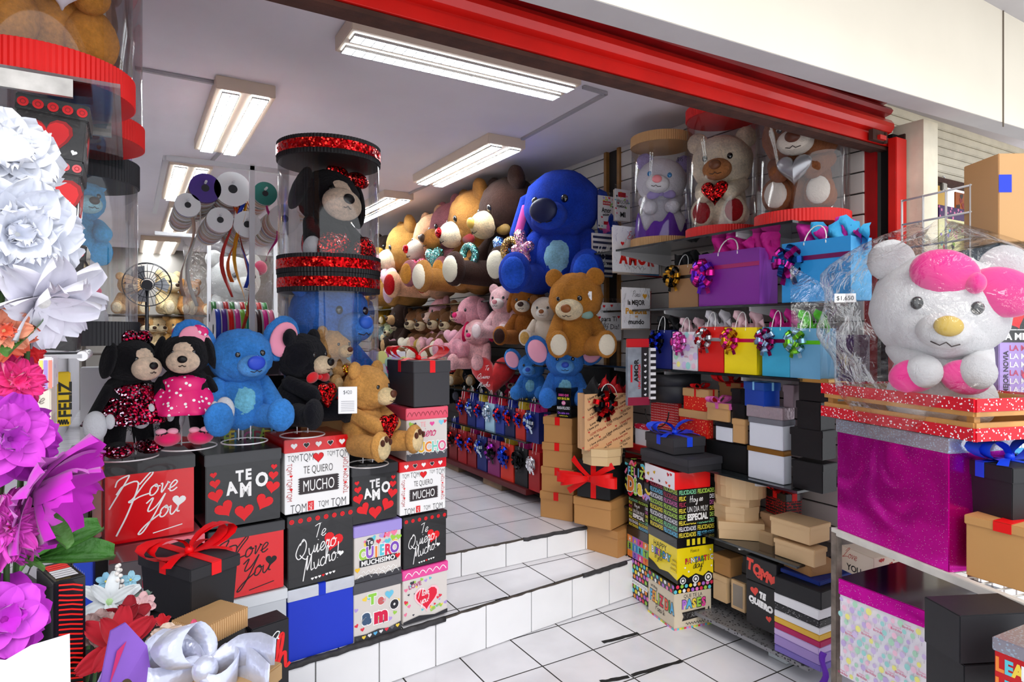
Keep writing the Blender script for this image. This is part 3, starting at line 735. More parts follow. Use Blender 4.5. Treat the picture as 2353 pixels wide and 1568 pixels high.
def pr_fantastic(p):
    p.pg([(0, 0), (p.W, 0), (p.W, .16*p.H), (.85*p.W, .26*p.H), (.7*p.W, .14*p.H), (.5*p.W, .24*p.H), (.3*p.W, .14*p.H), (.15*p.W, .26*p.H), (0, .12*p.H)], INK_K)
    for u, r in ((.15, .1), (.5, .11), (.85, .12)):
        for k in (1, .7, .4): p.circ(u, .08, r * k, INK_W if k != .7 else INK_K, 16)
    p.script('Have a', .35, .84, .055, INK_K, .14, .1, .05); colorword(p, 'FANTASTIC', .2, .98, .64, .14, ['E23048', 'F08A3A', 'F4F4F4', '3A8AD8', '7A4AB8', '4AA84A'], .03, 0, INK_K, .05)
    p.script('Day!', .42, .38, .11, INK_K, .14, .2, .08); [p.circ(u, v, .03, INK_W, 5) for u, v in ((.9, .86), (.93, .4), (.3, .32), (.2, .44))]
def pr_bday2u(p):
    p.pg([(0, 0), (p.W, 0), (p.W, .1*p.H), (.7*p.W, .2*p.H), (.4*p.W, .14*p.H), (.2*p.W, .25*p.H), (0, .3*p.H)], INK_K)
    p.text('HAPPY', .42, .84, .17, INK_K, .0, .6, w=.45); colorword(p, 'BIRTHDAY', .12, .78, .62, .19, ['F4F4F4', '5EC6D8', '7A4AB8', 'F27BA0', '4AA84A', '3A8AD8'], .03, 0, INK_K)
    p.script('to you!', .22, .4, .085, INK_K, .14, .2, .0)
    for k, (w, h) in enumerate(((.2, .1), (.16, .1), (.12, .1))): p.rect(.98 - w, .28 + k * .13, .98, .28 + k * .13 + h, 'F4D820'); p.wave(.98 - w, .98, .36 + k * .13, .02, 4, INK_K, .012)
def pr_pases(p):
    p.text('QUE TE LA', .5, .9, .1, '2B2B30', 0, .8, w=.5); colorword(p, 'PASES', .2, .85, .68, .24, ['B070D8', '5EB6E8', 'F4D34A', '9ED04A', 'E8489A'], .05, .01, '3A3434')
    p.pg([(.2*p.W, .22*p.H), (.84*p.W, .28*p.H), (.82*p.W, .5*p.H), (.2*p.W, .46*p.H), (.24*p.W, .34*p.H)], '26221F'); p.text('INCREIBLE', .52, .365, .14, INK_W, 0, .6, w=.56, rot=.03)
    p.text('!', .92, .42, .2, '2B2B30', .03); p.wave(.3, .8, .13, .03, 7, '2B2B30', .015); [p.rect(i / 16, 0, (i + 1) / 16, .05, CONF[i % 6]) for i in range(16)]
def pr_felizdia(p):
    colorword(p, 'FELIZ DIA', .08, .98, .58, .3, ['5EB6E8', 'E88A3A', 'F4D34A', '9ED04A', 'D83048', 'B070D8', 'E85A3A', '4AA84A'], .04, 0, '3A3434', -.0, .6)
    p.script('un muy', .12, .82, .06, '3A3434', .2, .1); p.script('Para ti', .3, .22, .09, '26221F', .16, .1); [p.rect(i / 12, 0, (i + 1) / 12, .05, CONF[(i + 2) % 6]) for i in range(12)]
def pr_bigdots(n, rows=2):
    def f(p):
        c = ['5EC6D8', 'F08A3A', 'E83A5A', 'F4D820', 'B070D8', '9ED04A', 'F4F4F4', 'F27BC0']
        for j in range(rows):
            for i in range(n): p.circ((i + .5 * (j % 2) + .3) / n, (j + .5) / rows, .5 / rows * .82, c[(i * 3 + j * 2) % 8], 14)
    return f
def pr_balloons(seed=2, n=46, word='Birthday'):
    def f(p):
        r = random.Random(seed); c = ['C8B2E4', '9FDCD8', 'F4F08A', 'F6C6DA', 'B2E0C4', 'D8C4EC']; rows = max(3, int(n ** .5)); cols = max(3, n // rows)
        for j in range(rows):
            for i in range(cols):
                u = (i + .5 + .5 * (j % 2)) / (cols + .5); v = (j + .5) / rows; u += r.uniform(-.2, .2) / cols; v += r.uniform(-.2, .2) / rows
                if (i * 3 + j * 5) % 11 == 0: p.text('Happy', u, v + .02, .02, 'E87AA8', 0); p.text(word, u, v - .012, .028, 'C8306A', .01); continue
                cc = c[(i * 2 + j * 3 + r.randrange(2)) % 6]; p.circ(u, v, r.uniform(.24, .4) / rows, cc, 16, 1.15); p.rect(u - .002, v - .8 / rows, u + .002, v - .4 / rows, 'B0A8B8')
    return f
def pr_tqmfoam(p):
    for i, ch in enumerate('TQM'): p.text(ch, .14 + i * .24, .66 - i * .13, .42, 'E0483C', .07, .8, 0, -.1)
    p.heart(.86, .36, .48, 'E0483C', -.2)
def pr_tequier(p):
    p.heart(.3, .8, .22, 'E0483C', .2); p.text('TE', .58, .76, .13, INK_W, .09, .8, 0, -.1); p.text('QUIERO', .52, .56, .13, INK_W, .09, .8, 0, -.15, w=.85); p.heart(.8, .3, .15, 'E0483C', .2)
def pr_hearts_only(n, seed, cols, lo=.06, hi=.16):
    def f(p):
        r = random.Random(seed)
        for i in range(n): p.heart(r.uniform(.06, .94), r.uniform(.06, .94), r.uniform(lo, hi), cols[i % len(cols)], r.uniform(-.5, .5))
    return f
def pr_iloverows(p):
    r = random.Random(3)
    for j in range(11):
        for i in range(3):
            u = (i + .3 + .35 * (j % 2)) / 3; v = (j + .5) / 11
            if u > .97: continue
            if (i + j) % 3 == 0: p.heart(u - .13, v, .04, 'C83A30', .3)
            p.text(['I LOVE YOU', 'I love you', 'Love You'][(i + j) % 3], min(max(u, .17), .83), v, .04, '3A2420' if (i + 2 * j) % 3 else 'A83028', .02, .8, .2, .45, w=.24)
# ------------------------------------------------------------------ structure
WALLP = mat('CFCBD2', .75, var=.08, vs=1.2, bump=.08, bs=5)
CEILM = mat('E8E2E8', .8, var=.12, vs=.9, bump=.06, bs=3)
FLT = tile_mat('floor_tiles', (.305, .305), (2.3, 2.235)); RIS = mat('F0F1F4', .16, var=.05, vs=3, coat=.3); GROUT = mat('2A2826', .9)
b = MB(); b.box2((-4, -4, -.1), (6.5, 3.0, 0), FLT); struct(b, 'floor')
SA = R(5.6); SM = Matrix.Translation((1.25, 2.795, 0)) @ Matrix.Rotation(SA, 4, 'Z')
b = MB(); b.box2((-2., .012, 0), (2.1, .7, .225), GROUT); b.box2((-2., .012, .223), (2.1, .7, .227), FLT)
x = -2.03
while x < 1.9: b.box2((x + .003, 0, .004), (x + .287, .012, .219), RIS, bev=.001); x += .29
b.xf(SM); struct(b, 'trim_1')
FL2 = tile_mat('inner_tiles', (.305, .33), (1.995, 3.2), col='C9C6CC')
b = MB(); b.box2((-.7, 3.22, .0), (3.15, 12, .37), GROUT); b.box2((-.7, 3.22, .368), (3.15, 12, .372), FL2)
x = 1.24 - .29 * 8 + .06
while x < 3.1: b.box2((x + .003, 3.208, .229), (x + .287, 3.22, .364), RIS, bev=.001); x += .29
struct(b, 'floor_inner')
for k, (Y, z, x0, x1, r) in enumerate(((0, .216, -.85, .05, .014), (0, .218, .95, 1.3, .013), (3.212, .363, 2.0, 2.5, .012), (3.212, .366, 1.25, 2.0, .006), (0, .222, .05, .95, .005))):
    b = MB(); rnd = random.Random(k); n = int((x1 - x0) / .03); pts = [Vector((x0 + (x1 - x0) * i / n, Y + rnd.uniform(-.002, .002), z + rnd.uniform(-.0025, .0025))) for i in range(n + 1)]
    if Y == 0: pts = [SM @ p for p in pts]
    b.tube(pts, r, mat('3A393C' if r > .01 else '4A423C', .7, bump=.6, bs=40, var=.4, vs=30), 8)
    tag(b.build('step_edge_strip'), ['worn black nosing strip along the lower step under the gift boxes', 'black rubber nosing strip at the right end of the lower step', 'black nosing strip at the right end of the upper step', 'chipped thin dark edging along the middle of the upper step', 'chipped thin dark edging along the middle of the lower step'][k], 'step edging')
for k, (a, c) in enumerate((((1385, 1477), (1467, 1456)), ((1452, 1553), (1566, 1520)), ((1380, 1568), (1445, 1556)), ((1800, 1566), (1800, 1566)))[:3]):
    A = at(*a, z=.001); B = at(*c, z=.001); b = MB(); d = (B - A).normalized(); q = Vector((-d.y, d.x, 0)) * .012
    n = 10; rr = random.Random(k); pts = [A + (B - A) * i / n + q * (1 + rr.uniform(-.3, .2)) for i in range(n + 1)] + [B + (A - B) * i / n - q * (1 + rr.uniform(-.3, .2)) for i in range(n + 1)]
    b.prism(pts, (0, 0, .0015), mat('1B1A1B', .8, bump=.4)); tag(b.build('anti_slip_strip'), ['black anti-slip strip on the white floor tiles nearest the stacked birthday boxes', 'longest black anti-slip strip on the white floor tiles', 'black anti-slip strip on floor tiles at the bottom edge'][k], 'floor strip')
# ceiling, walls
b = MB(); b.box2((-.8, 1.74, 2.95), (3.3, 12.2, 3.05), CEILM); struct(b, 'ceiling')
b = MB(); b.box2((-.8, 1.3, 0), (-.68, 12.2, 3.05), WALLP); struct(b, 'wall_left')
b = MB(); b.box2((-.8, 12, 0), (3.3, 12.12, 3.05), mat('8A847E', .8)); struct(b, 'wall_back')
SL = mat('CFC8C2', .5, var=.04); SLD = mat('2B2522', .8)
b = MB(); b.box2((3.1, 1.8, 0), (3.24, 12.2, 3.05), SLD)
z = .08
while z < 2.94:
    b.box2((3.085, 1.8, z), (3.1, 3.6, min(z + .097, 2.95)), SL, bev=.002); b.box2((3.085, 3.78, z), (3.1, 12, min(z + .097, 2.95)), SL, bev=.002); z += .105
wd = mat('A0703A', .5, var=.3, vs=12)
for y0 in (3.6, 3.75): b.box2((3.07, y0, .1), (3.1, y0 + .03, 2.95), wd)
struct(b, 'wall_right')
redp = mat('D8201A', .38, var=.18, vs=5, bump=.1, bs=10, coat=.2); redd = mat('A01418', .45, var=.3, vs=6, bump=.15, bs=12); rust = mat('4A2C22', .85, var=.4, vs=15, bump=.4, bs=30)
b = MB(); b.box2((3.095, 1.745, 0), (3.11, 1.8, 2.55), redd); b.box2((3.14, 1.69, 0), (3.2, 1.745, 2.55), mat('0B0A0A', .9)); b.box2((3.1, 1.65, 0), (3.19, 1.69, 2.52), redp, bev=.003); b.box2((3.19, 1.66, 0), (3.24, 1.70, 2.55), rust)
struct(b, 'trim_2')
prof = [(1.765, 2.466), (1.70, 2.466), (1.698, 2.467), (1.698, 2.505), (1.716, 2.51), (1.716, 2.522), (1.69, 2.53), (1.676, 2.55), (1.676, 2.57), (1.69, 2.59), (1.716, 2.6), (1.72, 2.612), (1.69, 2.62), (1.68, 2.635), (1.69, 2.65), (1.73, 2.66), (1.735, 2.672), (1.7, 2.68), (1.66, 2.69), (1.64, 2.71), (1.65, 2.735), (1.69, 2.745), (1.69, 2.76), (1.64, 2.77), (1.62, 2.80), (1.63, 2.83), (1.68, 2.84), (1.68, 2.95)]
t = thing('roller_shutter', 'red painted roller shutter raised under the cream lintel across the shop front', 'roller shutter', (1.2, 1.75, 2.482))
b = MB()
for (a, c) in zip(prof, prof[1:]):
    b.poly([(-2.0, a[0] - 1.75, a[1] - 2.46), (1.93, a[0] - 1.75, a[1] - 2.46), (1.93, c[0] - 1.75, c[1] - 2.46), (-2.0, c[0] - 1.75, c[1] - 2.46)], redp if a[1] < 2.6 else redd)  # upper slats: the lintel's shade put into the colour as a darker red
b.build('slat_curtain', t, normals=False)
b = MB(); b.box2((-2.0, -.045, -.012), (1.93, .012, .002), rust); b.box2((-2.0, .012, -.012), (1.93, .02, .3), rust); b.build('bottom_rail', t)
b = MB(); b.box((1.8, -.07, .03), (.12, .02, .05), rust); b.box((1.8, -.085, .02), (.05, .02, .02), redp); b.cyl((1.84, -.08, .0), (1.84, -.08, .05), .008, rust); b.build('lock_bolt', t)
CREAM = mat('EFE6D2', .65, var=.05, vs=2, bump=.06, bs=6); SOFG = mat('B8B4B4', .7, var=.06)
b = MB(); b.box2((-3, 1.4, 2.575), (6.5, 1.5, 3.12), CREAM); b.box2((-3, 1.402, 2.573), (6.5, 1.50, 2.576), SOFG)
for v in b.bm.verts:
    if v.co.z < 2.6: v.co.z += (v.co.x - 2.95) * .029
b.box2((-3, 1.5, 3.0), (6.5, 1.8, 3.12), CREAM); b.box2((-3, .75, 3.12), (6.5, 1.7, 3.22), SOFG); b.box2((3.545, 1.396, 2.57), (3.552, 1.4, 3.12), mat('6A5F52', .9)); struct(b, 'wall_front')
b = MB(); P = at(1475, 72, Y=1.4); b.poly([(P.x, 1.395, 2.58), (P.x - .12, 1.394, 2.6), (P.x - .28, 1.396, 2.66), (P.x - .05, 1.396, 2.61), (P.x, 1.397, 2.6)], mat('C8B8A8', .9)); tag(b.build('peeling_paint', solid=.002), 'peeling paint flap hanging from the cream lintel edge', 'paint flap')
b = MB(); b.box2((3.2, 1.58, 0), (3.33, 1.72, 2.6), mat('E8DFC8', .8, var=.15, vs=8, bump=.3, bs=20)); struct(b, 'wall_pillar')
b = MB(); b.box2((3.33, 3.0, 0), (6.5, 3.1, 3.1), mat('C8A050', .8)); b.box2((3.33, 1.9, 2.95), (6.5, 3.1, 3.05), WALLP); struct(b, 'wall_neighbour')
t = thing('roller_shutter', 'cream slatted shutter housing of the next shop with rusty edge', 'roller shutter', (4.4, 1.95, 2.5))
b = MB()
for i in range(7): b.box((0, 0, .02 + i * .05), (2.1, .03, .046), mat('DDD6C4', .6, var=.15, vs=9), bev=.006)
b.build('slat_curtain', t); b = MB(); b.box((0, -.01, -.012), (2.1, .05, .03), rust); b.build('bottom_rail', t)
t = thing('padlock', 'small steel padlock hanging below the next shop shutter', 'padlock', at(2168, 430, Y=1.92))
b = MB(); b.box((0, 0, 0), (.05, .02, .045), mat('B8B4AC', .35, metal=.8), bev=.004); b.build('lock_body', t); b = MB(); b.tube([(-.016, 0, .02), (-.016, 0, .05), (-.008, 0, .063), (.008, 0, .063), (.016, 0, .05), (.016, 0, .02)], .004, mat('C8C8C8', .3, metal=1)); b.build('shackle', t)

# lamps
DIF = mat('FFFFFF', .4, emit='F4FBFF', es=24.0); LW = mat('D8C4B0', .45); LS = mat('C8C8C8', .25, metal=.6)
def lamp(label, c, L, Wd, along='Y', double=True, h=.07, group='ceiling lights', es=24.0):
    t = thing('ceiling_light', label, 'ceiling light', c, 0 if along == 'Y' else R(90), group)
    b = MB(); b.box2((-Wd/2, -L/2, -h), (Wd/2, L/2, 0), LW, bev=.003); b.build('housing', t)
    for s in ((-1, 1) if double else (0,)):
        w = Wd * (.28 if double else .8); x = s * Wd * .25
        b = MB(); b.box2((x - w/2, -L/2 + .02, -h - .006), (x + w/2, L/2 - .02, -h - .0005), DIF if es > 5 else mat('FFFFFF', .4, emit='F4FBFF', es=es)); b.build('diffuser', t)
        b = MB()
        n = int(L / .05)
        for i in range(n + 1): b.box((x, -L/2 + .02 + i * (L - .04) / n, -h - .01), (w, .003, .01), LS)
        for dx in (-w/2, 0, w/2): b.box((x + dx, 0, -h - .01), (.004, L - .04, .012), LS)
        b.build('louvre_grid', t)
    return t
def lampz(px, py): return at(px, py, z=2.88)
def lamp4(label, p1, p2, Wd, along, **k):
    a = lampz(*p1); c = lampz(*p2); m = (a + c) / 2
    lamp(label, (m.x, m.y, 2.95), abs((c - a).y if along == 'Y' else (c - a).x), Wd, along, **k)
lamp4('long twin tube ceiling light nearest the red shutter', (790, 90), (1300, 215), .26, 'X', es=4.9)
lamp4('twin tube ceiling light above the ribbon spool frame', (570, 215), (497, 350), .3, 'Y')
lamp4('twin tube ceiling light above the plush toy wall', (1160, 335), (990, 425), .3, 'Y')
lamp4('twin tube ceiling light peeking out behind the upper clear display tube', (905, 455), (800, 520), .3, 'Y')
lamp4('twin tube ceiling light behind the hanging ribbon spools', (455, 385), (400, 460), .3, 'Y')
lamp4('small twin tube ceiling light far back beneath the dangling ribbons', (428, 480), (398, 540), .3, 'Y')
lamp4('farthest square ceiling light above the fan', (372, 555), (358, 585), .5, 'Y')
lamp4('thin strip light at the far back of the ceiling', (370, 606), (560, 615), .14, 'X', double=False)
for k, (a, c) in enumerate((((310, 157), (505, 193)), ((505, 350), (485, 372)), ((1393, 215), (1200, 320)), ((1340, 200), (1393, 215)), ((985, 425), (925, 452)))):
    A = at(*a, z=2.94); B = at(*c, z=2.94); b = MB(); b.box((A + B) / 2, ((B - A).length, .022, .016), mat('A8A4A8', .6), rot=Euler((0, 0, math.atan2((B-A).y, (B-A).x)))); tag(b.build('cable_conduit'), ['cable conduit running from the left edge to the ceiling light', 'short cable conduit behind the light over the ribbon frame', 'diagonal cable conduit between the two right ceiling lights', 'short cable conduit at the right end of the longest light', 'cable conduit between lights near the upper display tube'][k], 'cable conduit')
# ------------------------------------------------------------------ columns of printed boxes on the lower step
def colt(px):
    rx, ry = ray(px); return 2.678 / (ry - .1 * rx)
def colbox(name, label, x0, x1, yt, yb, lid_px=26, d=None, **k):
    t = colt(x0); P = at(x0, yb, t=t); w = solve_len(P, (math.cos(.1), math.sin(.1)), x1)
    return corner_box(name, label, x0, yt, yb, t, w=w, d=d or min(w, .3), yaw=.1, lidh=lid_px / F * t, **k)
BK, RDC = gloss('1A1A1D'), gloss('E0101C')
def swirls(p): p.wave(.03, .97, .35, .35, 9, 'C06A70' , .05, 's')
colbox('gift_box', 'red gift box reading I Love You in white script under a black lid', 238, 449, 1066, 1258, 32, body=RDC, lid=BK, prints=[('R', pr_iloveyou(INK_W, INK_W))])
colbox('gift_box', 'box with pink scalloped lid under the red I Love You box', 262, 471, 1262, 1425, 36, body=mat('C9C3CC', .4), lid=gloss('F07A88'), prints=[('LR', swirls), ('R', lambda p: (p.heart(.12, .8, .26, 'C87838', 0, INK_W), p.heart(.3, .55, .2, 'B02040')))])
colbox('gift_box', 'larger black box reading TE AMO ringed by red hearts', 470, 647, 1048, 1221, 27, body=BK, lid=gloss('2A2A2E'), prints=[('R', pr_teamo)])
colbox('gift_box', 'red box with black I Love You script beneath the larger TE AMO box', 478, 655, 1226, 1391, 24, body=RDC, lid=gloss('2A2A2E'), prints=[('R', pr_iloveyou(INK_K, INK_K))])
colbox('gift_box', 'plain pale grey box at the bottom beneath the red script box', 488, 661, 1393, 1548, 26, body=card('C6CBD2'), lid=card('DDE2E8'))
colbox('gift_box', 'larger white TQM box with red lid of hearts carrying the black plush stand', 653, 806, 1013, 1186, 31, body=gloss('F4F4F5'), lid=RDC, prints=[('R', pr_tqm), ('LR', pr_lidhearts(5, [INK_W, INK_K])), ('L', lambda p: p.text('TQM', .5, .5, .2, INK_K, 0, 1, 0, R(-90)))])
colbox('gift_box', 'larger black Te Quiero Mucho box with red dots on its lid', 660, 814, 1190, 1357, 26, body=BK, lid=gloss('232326'), prints=[('R', pr_tequiero), ('LR', pr_dots(8, INK_R))])
colbox('gift_box', 'bright blue box with silver lid and blue ribbon standing on the step', 661, 815, 1360, 1527, 27, body=card('1838C8'), lid=foil('D8DCE4'), ribbon=satin('1838C8'), rw=.03, rx=True, ry=False)
colbox('gift_box', 'smaller black TE AMO box with red hearts under the tan plush stand', 808, 915, 1076, 1209, 22, body=BK, lid=gloss('2A2A2E'), prints=[('R', pr_teamo)])
colbox('gift_box', 'Te Quiero Muchisimo box with lilac lid', 813, 924, 1213, 1343, 26, body=mat('D8D2CE', .4), lid=gloss('A090DC'), prints=[('R', pr_muchisimo)])
colbox('gift_box', 'colourful Te amo box with grey lid standing on the step', 812, 924, 1345, 1482, 25, body=mat('D8D2CE', .4), lid=gloss('4C4C52'), prints=[('R', pr_teamo2)])
colbox('gift_box', 'smaller white TQM box with red lid of hearts at the column end', 918, 1026, 1064, 1188, 24, body=gloss('F4F4F5'), lid=RDC, prints=[('R', pr_tqm), ('LR', pr_lidhearts(5, [INK_W, INK_K]))])
colbox('gift_box', 'smaller black Te Quiero Mucho box with red dots on its lid', 926, 1028, 1192, 1312, 20, body=BK, lid=gloss('232326'), prints=[('R', pr_tequiero), ('LR', pr_dots(7, INK_R))])
colbox('gift_box', 'I love you heart box with pink lid at the end of the step row', 925, 1030, 1315, 1439, 23, body=mat('D8D2CE', .4), lid=gloss('E84A9C'), prints=[('R', pr_loveheart), ('LR', lambda p: p.wave(.05, .95, .3, .4, 6, INK_W, .08, 's'))])
# plinth carrying the second row
b = MB(); b.box2((-.2, 3.02, .229), (1.3, 3.2, 1.08), mat('241C20', .6)); b.box2((-.2, 3.225, .374), (1.3, 3.38, 1.08), mat('241C20', .6)); b.box2((-.22, 3.0, 1.08), (1.32, 3.4, 1.10), mat('3A3A3E', .5))
tag(b.build('display_counter'), 'dark display counter behind the columns of printed boxes', 'counter')
front_box('gift_box', 'wide white Perfectamente box behind the two dressed plush dolls', 181, 465, 846, 1045, 3.04, .12, z0=1.10, lidh=0, body=card('ECECEE'),
  prints=[('R', lambda p: (p.text('TE AMO', .5, .66, .22, INK_R, .06, .9, w=.62), p.heart(.12, .42, .16, INK_K, .2), p.heart(.5, .42, .12, INK_K, -.2), p.script('Perfectamente', .3, .26, .05, INK_K, .12, .1, 0, .95), p.pg([(.35*p.W, 0), (p.W, 0), (p.W, .12*p.H), (.8*p.W, .16*p.H), (.6*p.W, .1*p.H), (.35*p.W, .14*p.H)], 'E04A50'), p.stroke([Vector((.22*p.W, .33*p.H)), Vector((.28*p.W, .32*p.H))], .01, INK_K), p.stroke([Vector((.22*p.W, .22*p.H)), Vector((.28*p.W, .25*p.H))], .01, INK_K)))])
front_box('gift_box', 'black Felicidades box with red letters behind the blue big-eared plush', 505, 655, 868, 1012, 3.04, .12, z0=1.10, lidh=0, body=gloss('1C1C1F'),
  prints=[('R', lambda p: (p.text('me', .72, .72, .22, 'E8281C', .08), colorword(p, 'FELICIDADES', .05, .95, .12, .16, FEL, .03, .03), p.pg([(.8*p.W, .3*p.H), (.98*p.W, .45*p.H), (.98*p.W, .8*p.H)], '5EA8D8')))])
front_box('gift_box', 'kraft box with pale pink ribbon behind the black bear', 690, 800, 905, 1000, 3.04, .16, z0=1.10, lidh=.05, body=card('C4935E'), lid=card('C4935E'), ribbon=satin('F0C4D0'), rw=.035, ry=False)
corner_box('gift_box', 'charcoal gift box with red bow on top of the Te Quiero Mucho pastel box', 950, 831, 937, 2.93, xl=889, xr=1036, yaw=.08, lidh=.055, body=card('3A3A3E'), lid=card('3A3A3E'), ribbon=satin('F01820'), rw=.028, bow=True, bowsize=.16)
corner_box('gift_box', 'pastel Te Quiero Mucho box with pink scalloped lid', 933, 940, 1062, 2.93, xl=880, xr=1030, yaw=.03, lidh=.055, body=mat('D8D2CE', .4), lid=gloss('E8506A'), prints=[('R', pr_mucho2), ('LR', lambda p: p.wave(.03, .97, .3, .35, 9, '8A2A3A', .05, 's'))])
t = gift_box('gift_box', 'pastel birthday balloon box with magenta ribbon leaning behind the charcoal bow box', at(880, 975, t=3.35), .26, .05, .38, -.1, body=card('F2F0F4'), lid=card('F2F0F4'), lidh=0, prints=[('R', pr_balloons(5, 24)), ('R', lambda p: p.pg([(.5*p.W, p.H), (.62*p.W, p.H), (.95*p.W, 0), (.83*p.W, 0)], 'C8208A'))]); t.rotation_euler.x = -.1
# ------------------------------------------------------------------ plush on wire stands
def wire_stand(px, py, t, r, up, label):
    P = at(px, py, t=t); o = thing('wire_stand', label, 'wire stand', P); m = mat('F0F0F2', .3, metal=.3)
    b = MB(); b.tube([(r * math.cos(a), r * math.sin(a), .003) for a in [2 * math.pi * k / 28 for k in range(28)]], .0028, m, 6, closed=True); b.build('ring', o)
    for s in (-1, 1):
        b = MB(); b.tube([(s * .02, r * .9, .003), (s * .022, 0, .01), (s * .022, 0, up)], .0024, m, 6); b.build('upright', o)
    return P
def dress(b, M_, mtl, z0, z1, r0, r1, fl=9):
    def fn(u, v):
        a = u * 2 * math.pi; r = r0 + (r1 - r0) * v ** .8; r *= 1 + .07 * v * math.sin(a * fl)
        return Vector((r * math.cos(a), r * math.sin(a) * .85, z0 + (z1 - z0) * v))
    b.grid(fn, 72, 8, mtl)
def dressed(name, label, P, rz, S, dm, bowm, shoe, glove='F0F2FA', head=(0, 0, 0), lace=None, earc=None):
    t = bear(name, label, P, rz, S, f='17161A', muz='F2D2B8', nose='0E0E10', stand=True, ears='flop', arms='hang', paw=None, head=head, cat='plush toy', muzs=1.4, hs=.68)
    face = MB(); H = Matrix.Translation((0, -.03, .70)) @ RZ(head[0]) @ Matrix.Rotation(head[1], 4, 'X') @ Matrix.Scale(.68, 4)
    face.ell((0, -.09, .02), (.17, .165, .16), fur('F2D2B8', 70), M=H); face.xf(Matrix.Scale(S, 4)); face.build('face_patch', t)
    b = MB(); dress(b, None, dm, .5, .24, .12, .3); b.lathe([(.1, .56), (.165, .5), (.17, .42), (.13, .36)], dm, seg=24); b.xf(Matrix.Scale(S, 4)); b.build('dress', t, solid=.004)
    for s in (-1, 1):
        b = MB(); b.ell((s * .29, -.11, .25), (.075, .08, .11), fur(glove)); b.ell((s * .22, -.17, .28), (.03, .035, .055), fur(glove)); b.xf(Matrix.Scale(S, 4)); b.build('mitten', t)
        b = MB(); b.ell((s * .115, -.07, .05), (.095, .14, .062), shoe); b.xf(Matrix.Scale(S, 4)); sh = b.build('shoe', t)
        if lace: b = MB(); [b.ell((s * .115 + q * .04, -.13, .11), (.04, .03, .025), lace) for q in (-1, 1)]; b.xf(Matrix.Scale(S, 4)); b.build('shoe_bow', sh)
    b = MB(); [b.ell((.06 + q * .095, -.02, .27), (.1, .05, .075), bowm, M=H, rot=Euler((0, q * .3, 0))) for q in (-1, 1)]; b.ell((.06, -.04, .26), .035, bowm, M=H); b.xf(Matrix.Scale(S, 4)); b.build('hair_bow', t)
    return t
SEQ = sequin('B0103A', '18060C', 'E8C8E0', 170); SEQR = sequin('D80F18', '2A0406', 'FF5A50', 150); SEQG = sequin('C89A20', 'D81818', 'F8F090', 170)
POLK = speckle('EE1F78', 'FFFFFF', 48, .5, 0, .26); POLKP = POLK
P = wire_stand(296, 1052, 2.32, .095, .2, 'white wire ring stand under the sequin-dressed plush doll')
dressed('plush_doll', 'black plush dog doll in a dark red sequin dress on the I Love You box', P + Vector((0, 0, .015)), R(28), .48, SEQ, SEQ, SEQ, head=(.2, 0, 0))
P = wire_stand(432, 1028, 2.42, .1, .2, 'white wire ring stand under the pink polka dot plush doll')
dressed('plush_doll', 'black plush dog doll in a pink polka dot dress', P + Vector((-.01, 0, .02)), R(-8), .475, POLK, POLKP, velvet('EE1F68'), lace=velvet('F7A8C0'))
P = wire_stand(562, 1016, 2.52, .085, .12, 'white wire ring stand under the blue big-eared plush')
bear('plush_elephant', 'blue plush animal with large pink-lined ears seated on the TE AMO box', P + Vector((-.01, .03, .05)), R(4), .41, f='3F8AE0', muz='5A9EEA', nose='2A48C0', ears='big', earin='F79AB4', tummy='7FD0F0', head=(.15, 0, -.05), res=2, legs=.36, feet=0, cat='plush toy', hs=1.08, nosr=1.5)
P = wire_stand(695, 1001, 2.68, .09, .12, 'white wire ring stand under the black bear')
bear('teddy_bear', 'black teddy bear hugging a red sequin heart', P + Vector((0, .05, .04)), R(38), .41, f='15151C', muz='D8C0A0', nose='0C0C10', head=(.1, 0, 0), heart=SEQR, arms='hug', res=2, legs=.33, feet=0, bow=velvet('D01020'))
bear('teddy_bear', 'tan teddy bear with gold and red sequin heart behind the black bear', at(762, 905, t=3.0), R(30), .32, f='D9A468', muz='E8C08A', nose='5A3424', heart=SEQG, arms='hug', res=2, legs=.3)
P = wire_stand(845, 1068, 2.83, .09, .1, 'white wire ring stand under the tagged tan bear')
tb = bear('teddy_bear', 'tan teddy bear with red sequin heart and white price tag on a wire stand', P + Vector((0, .05, .04)), R(30), .42, f='D59A54', muz='F0D2A0', nose='5A3424', pad='F0D2A0', toes='5A3428', heart=SEQR, arms='hug', res=2, legs=.4, head=(.15, 0, 0), hs=1.0)
b = MB(); b.box((0, 0, 0), (.075, .002, .11), mat('F6F6F8', .4), bev=.001); pr = Print((-.0375, -.0016, -.055), (1, 0, 0), (0, 0, 1), .075, .11); pr.text('$420', .5, .8, .14, '3A3A48', -.01, .8); [pr.rect(.15, .1 + .07 * k, .85, .115 + .07 * k, '9A9AA4') for k in range(6)]
tg = thing('price_tag', 'white $420 tag hanging beside the tan bear on the wire stand', 'price tag', at(799, 920, t=2.6), R(-20)); b.build('card', tg); pr.build(tg)
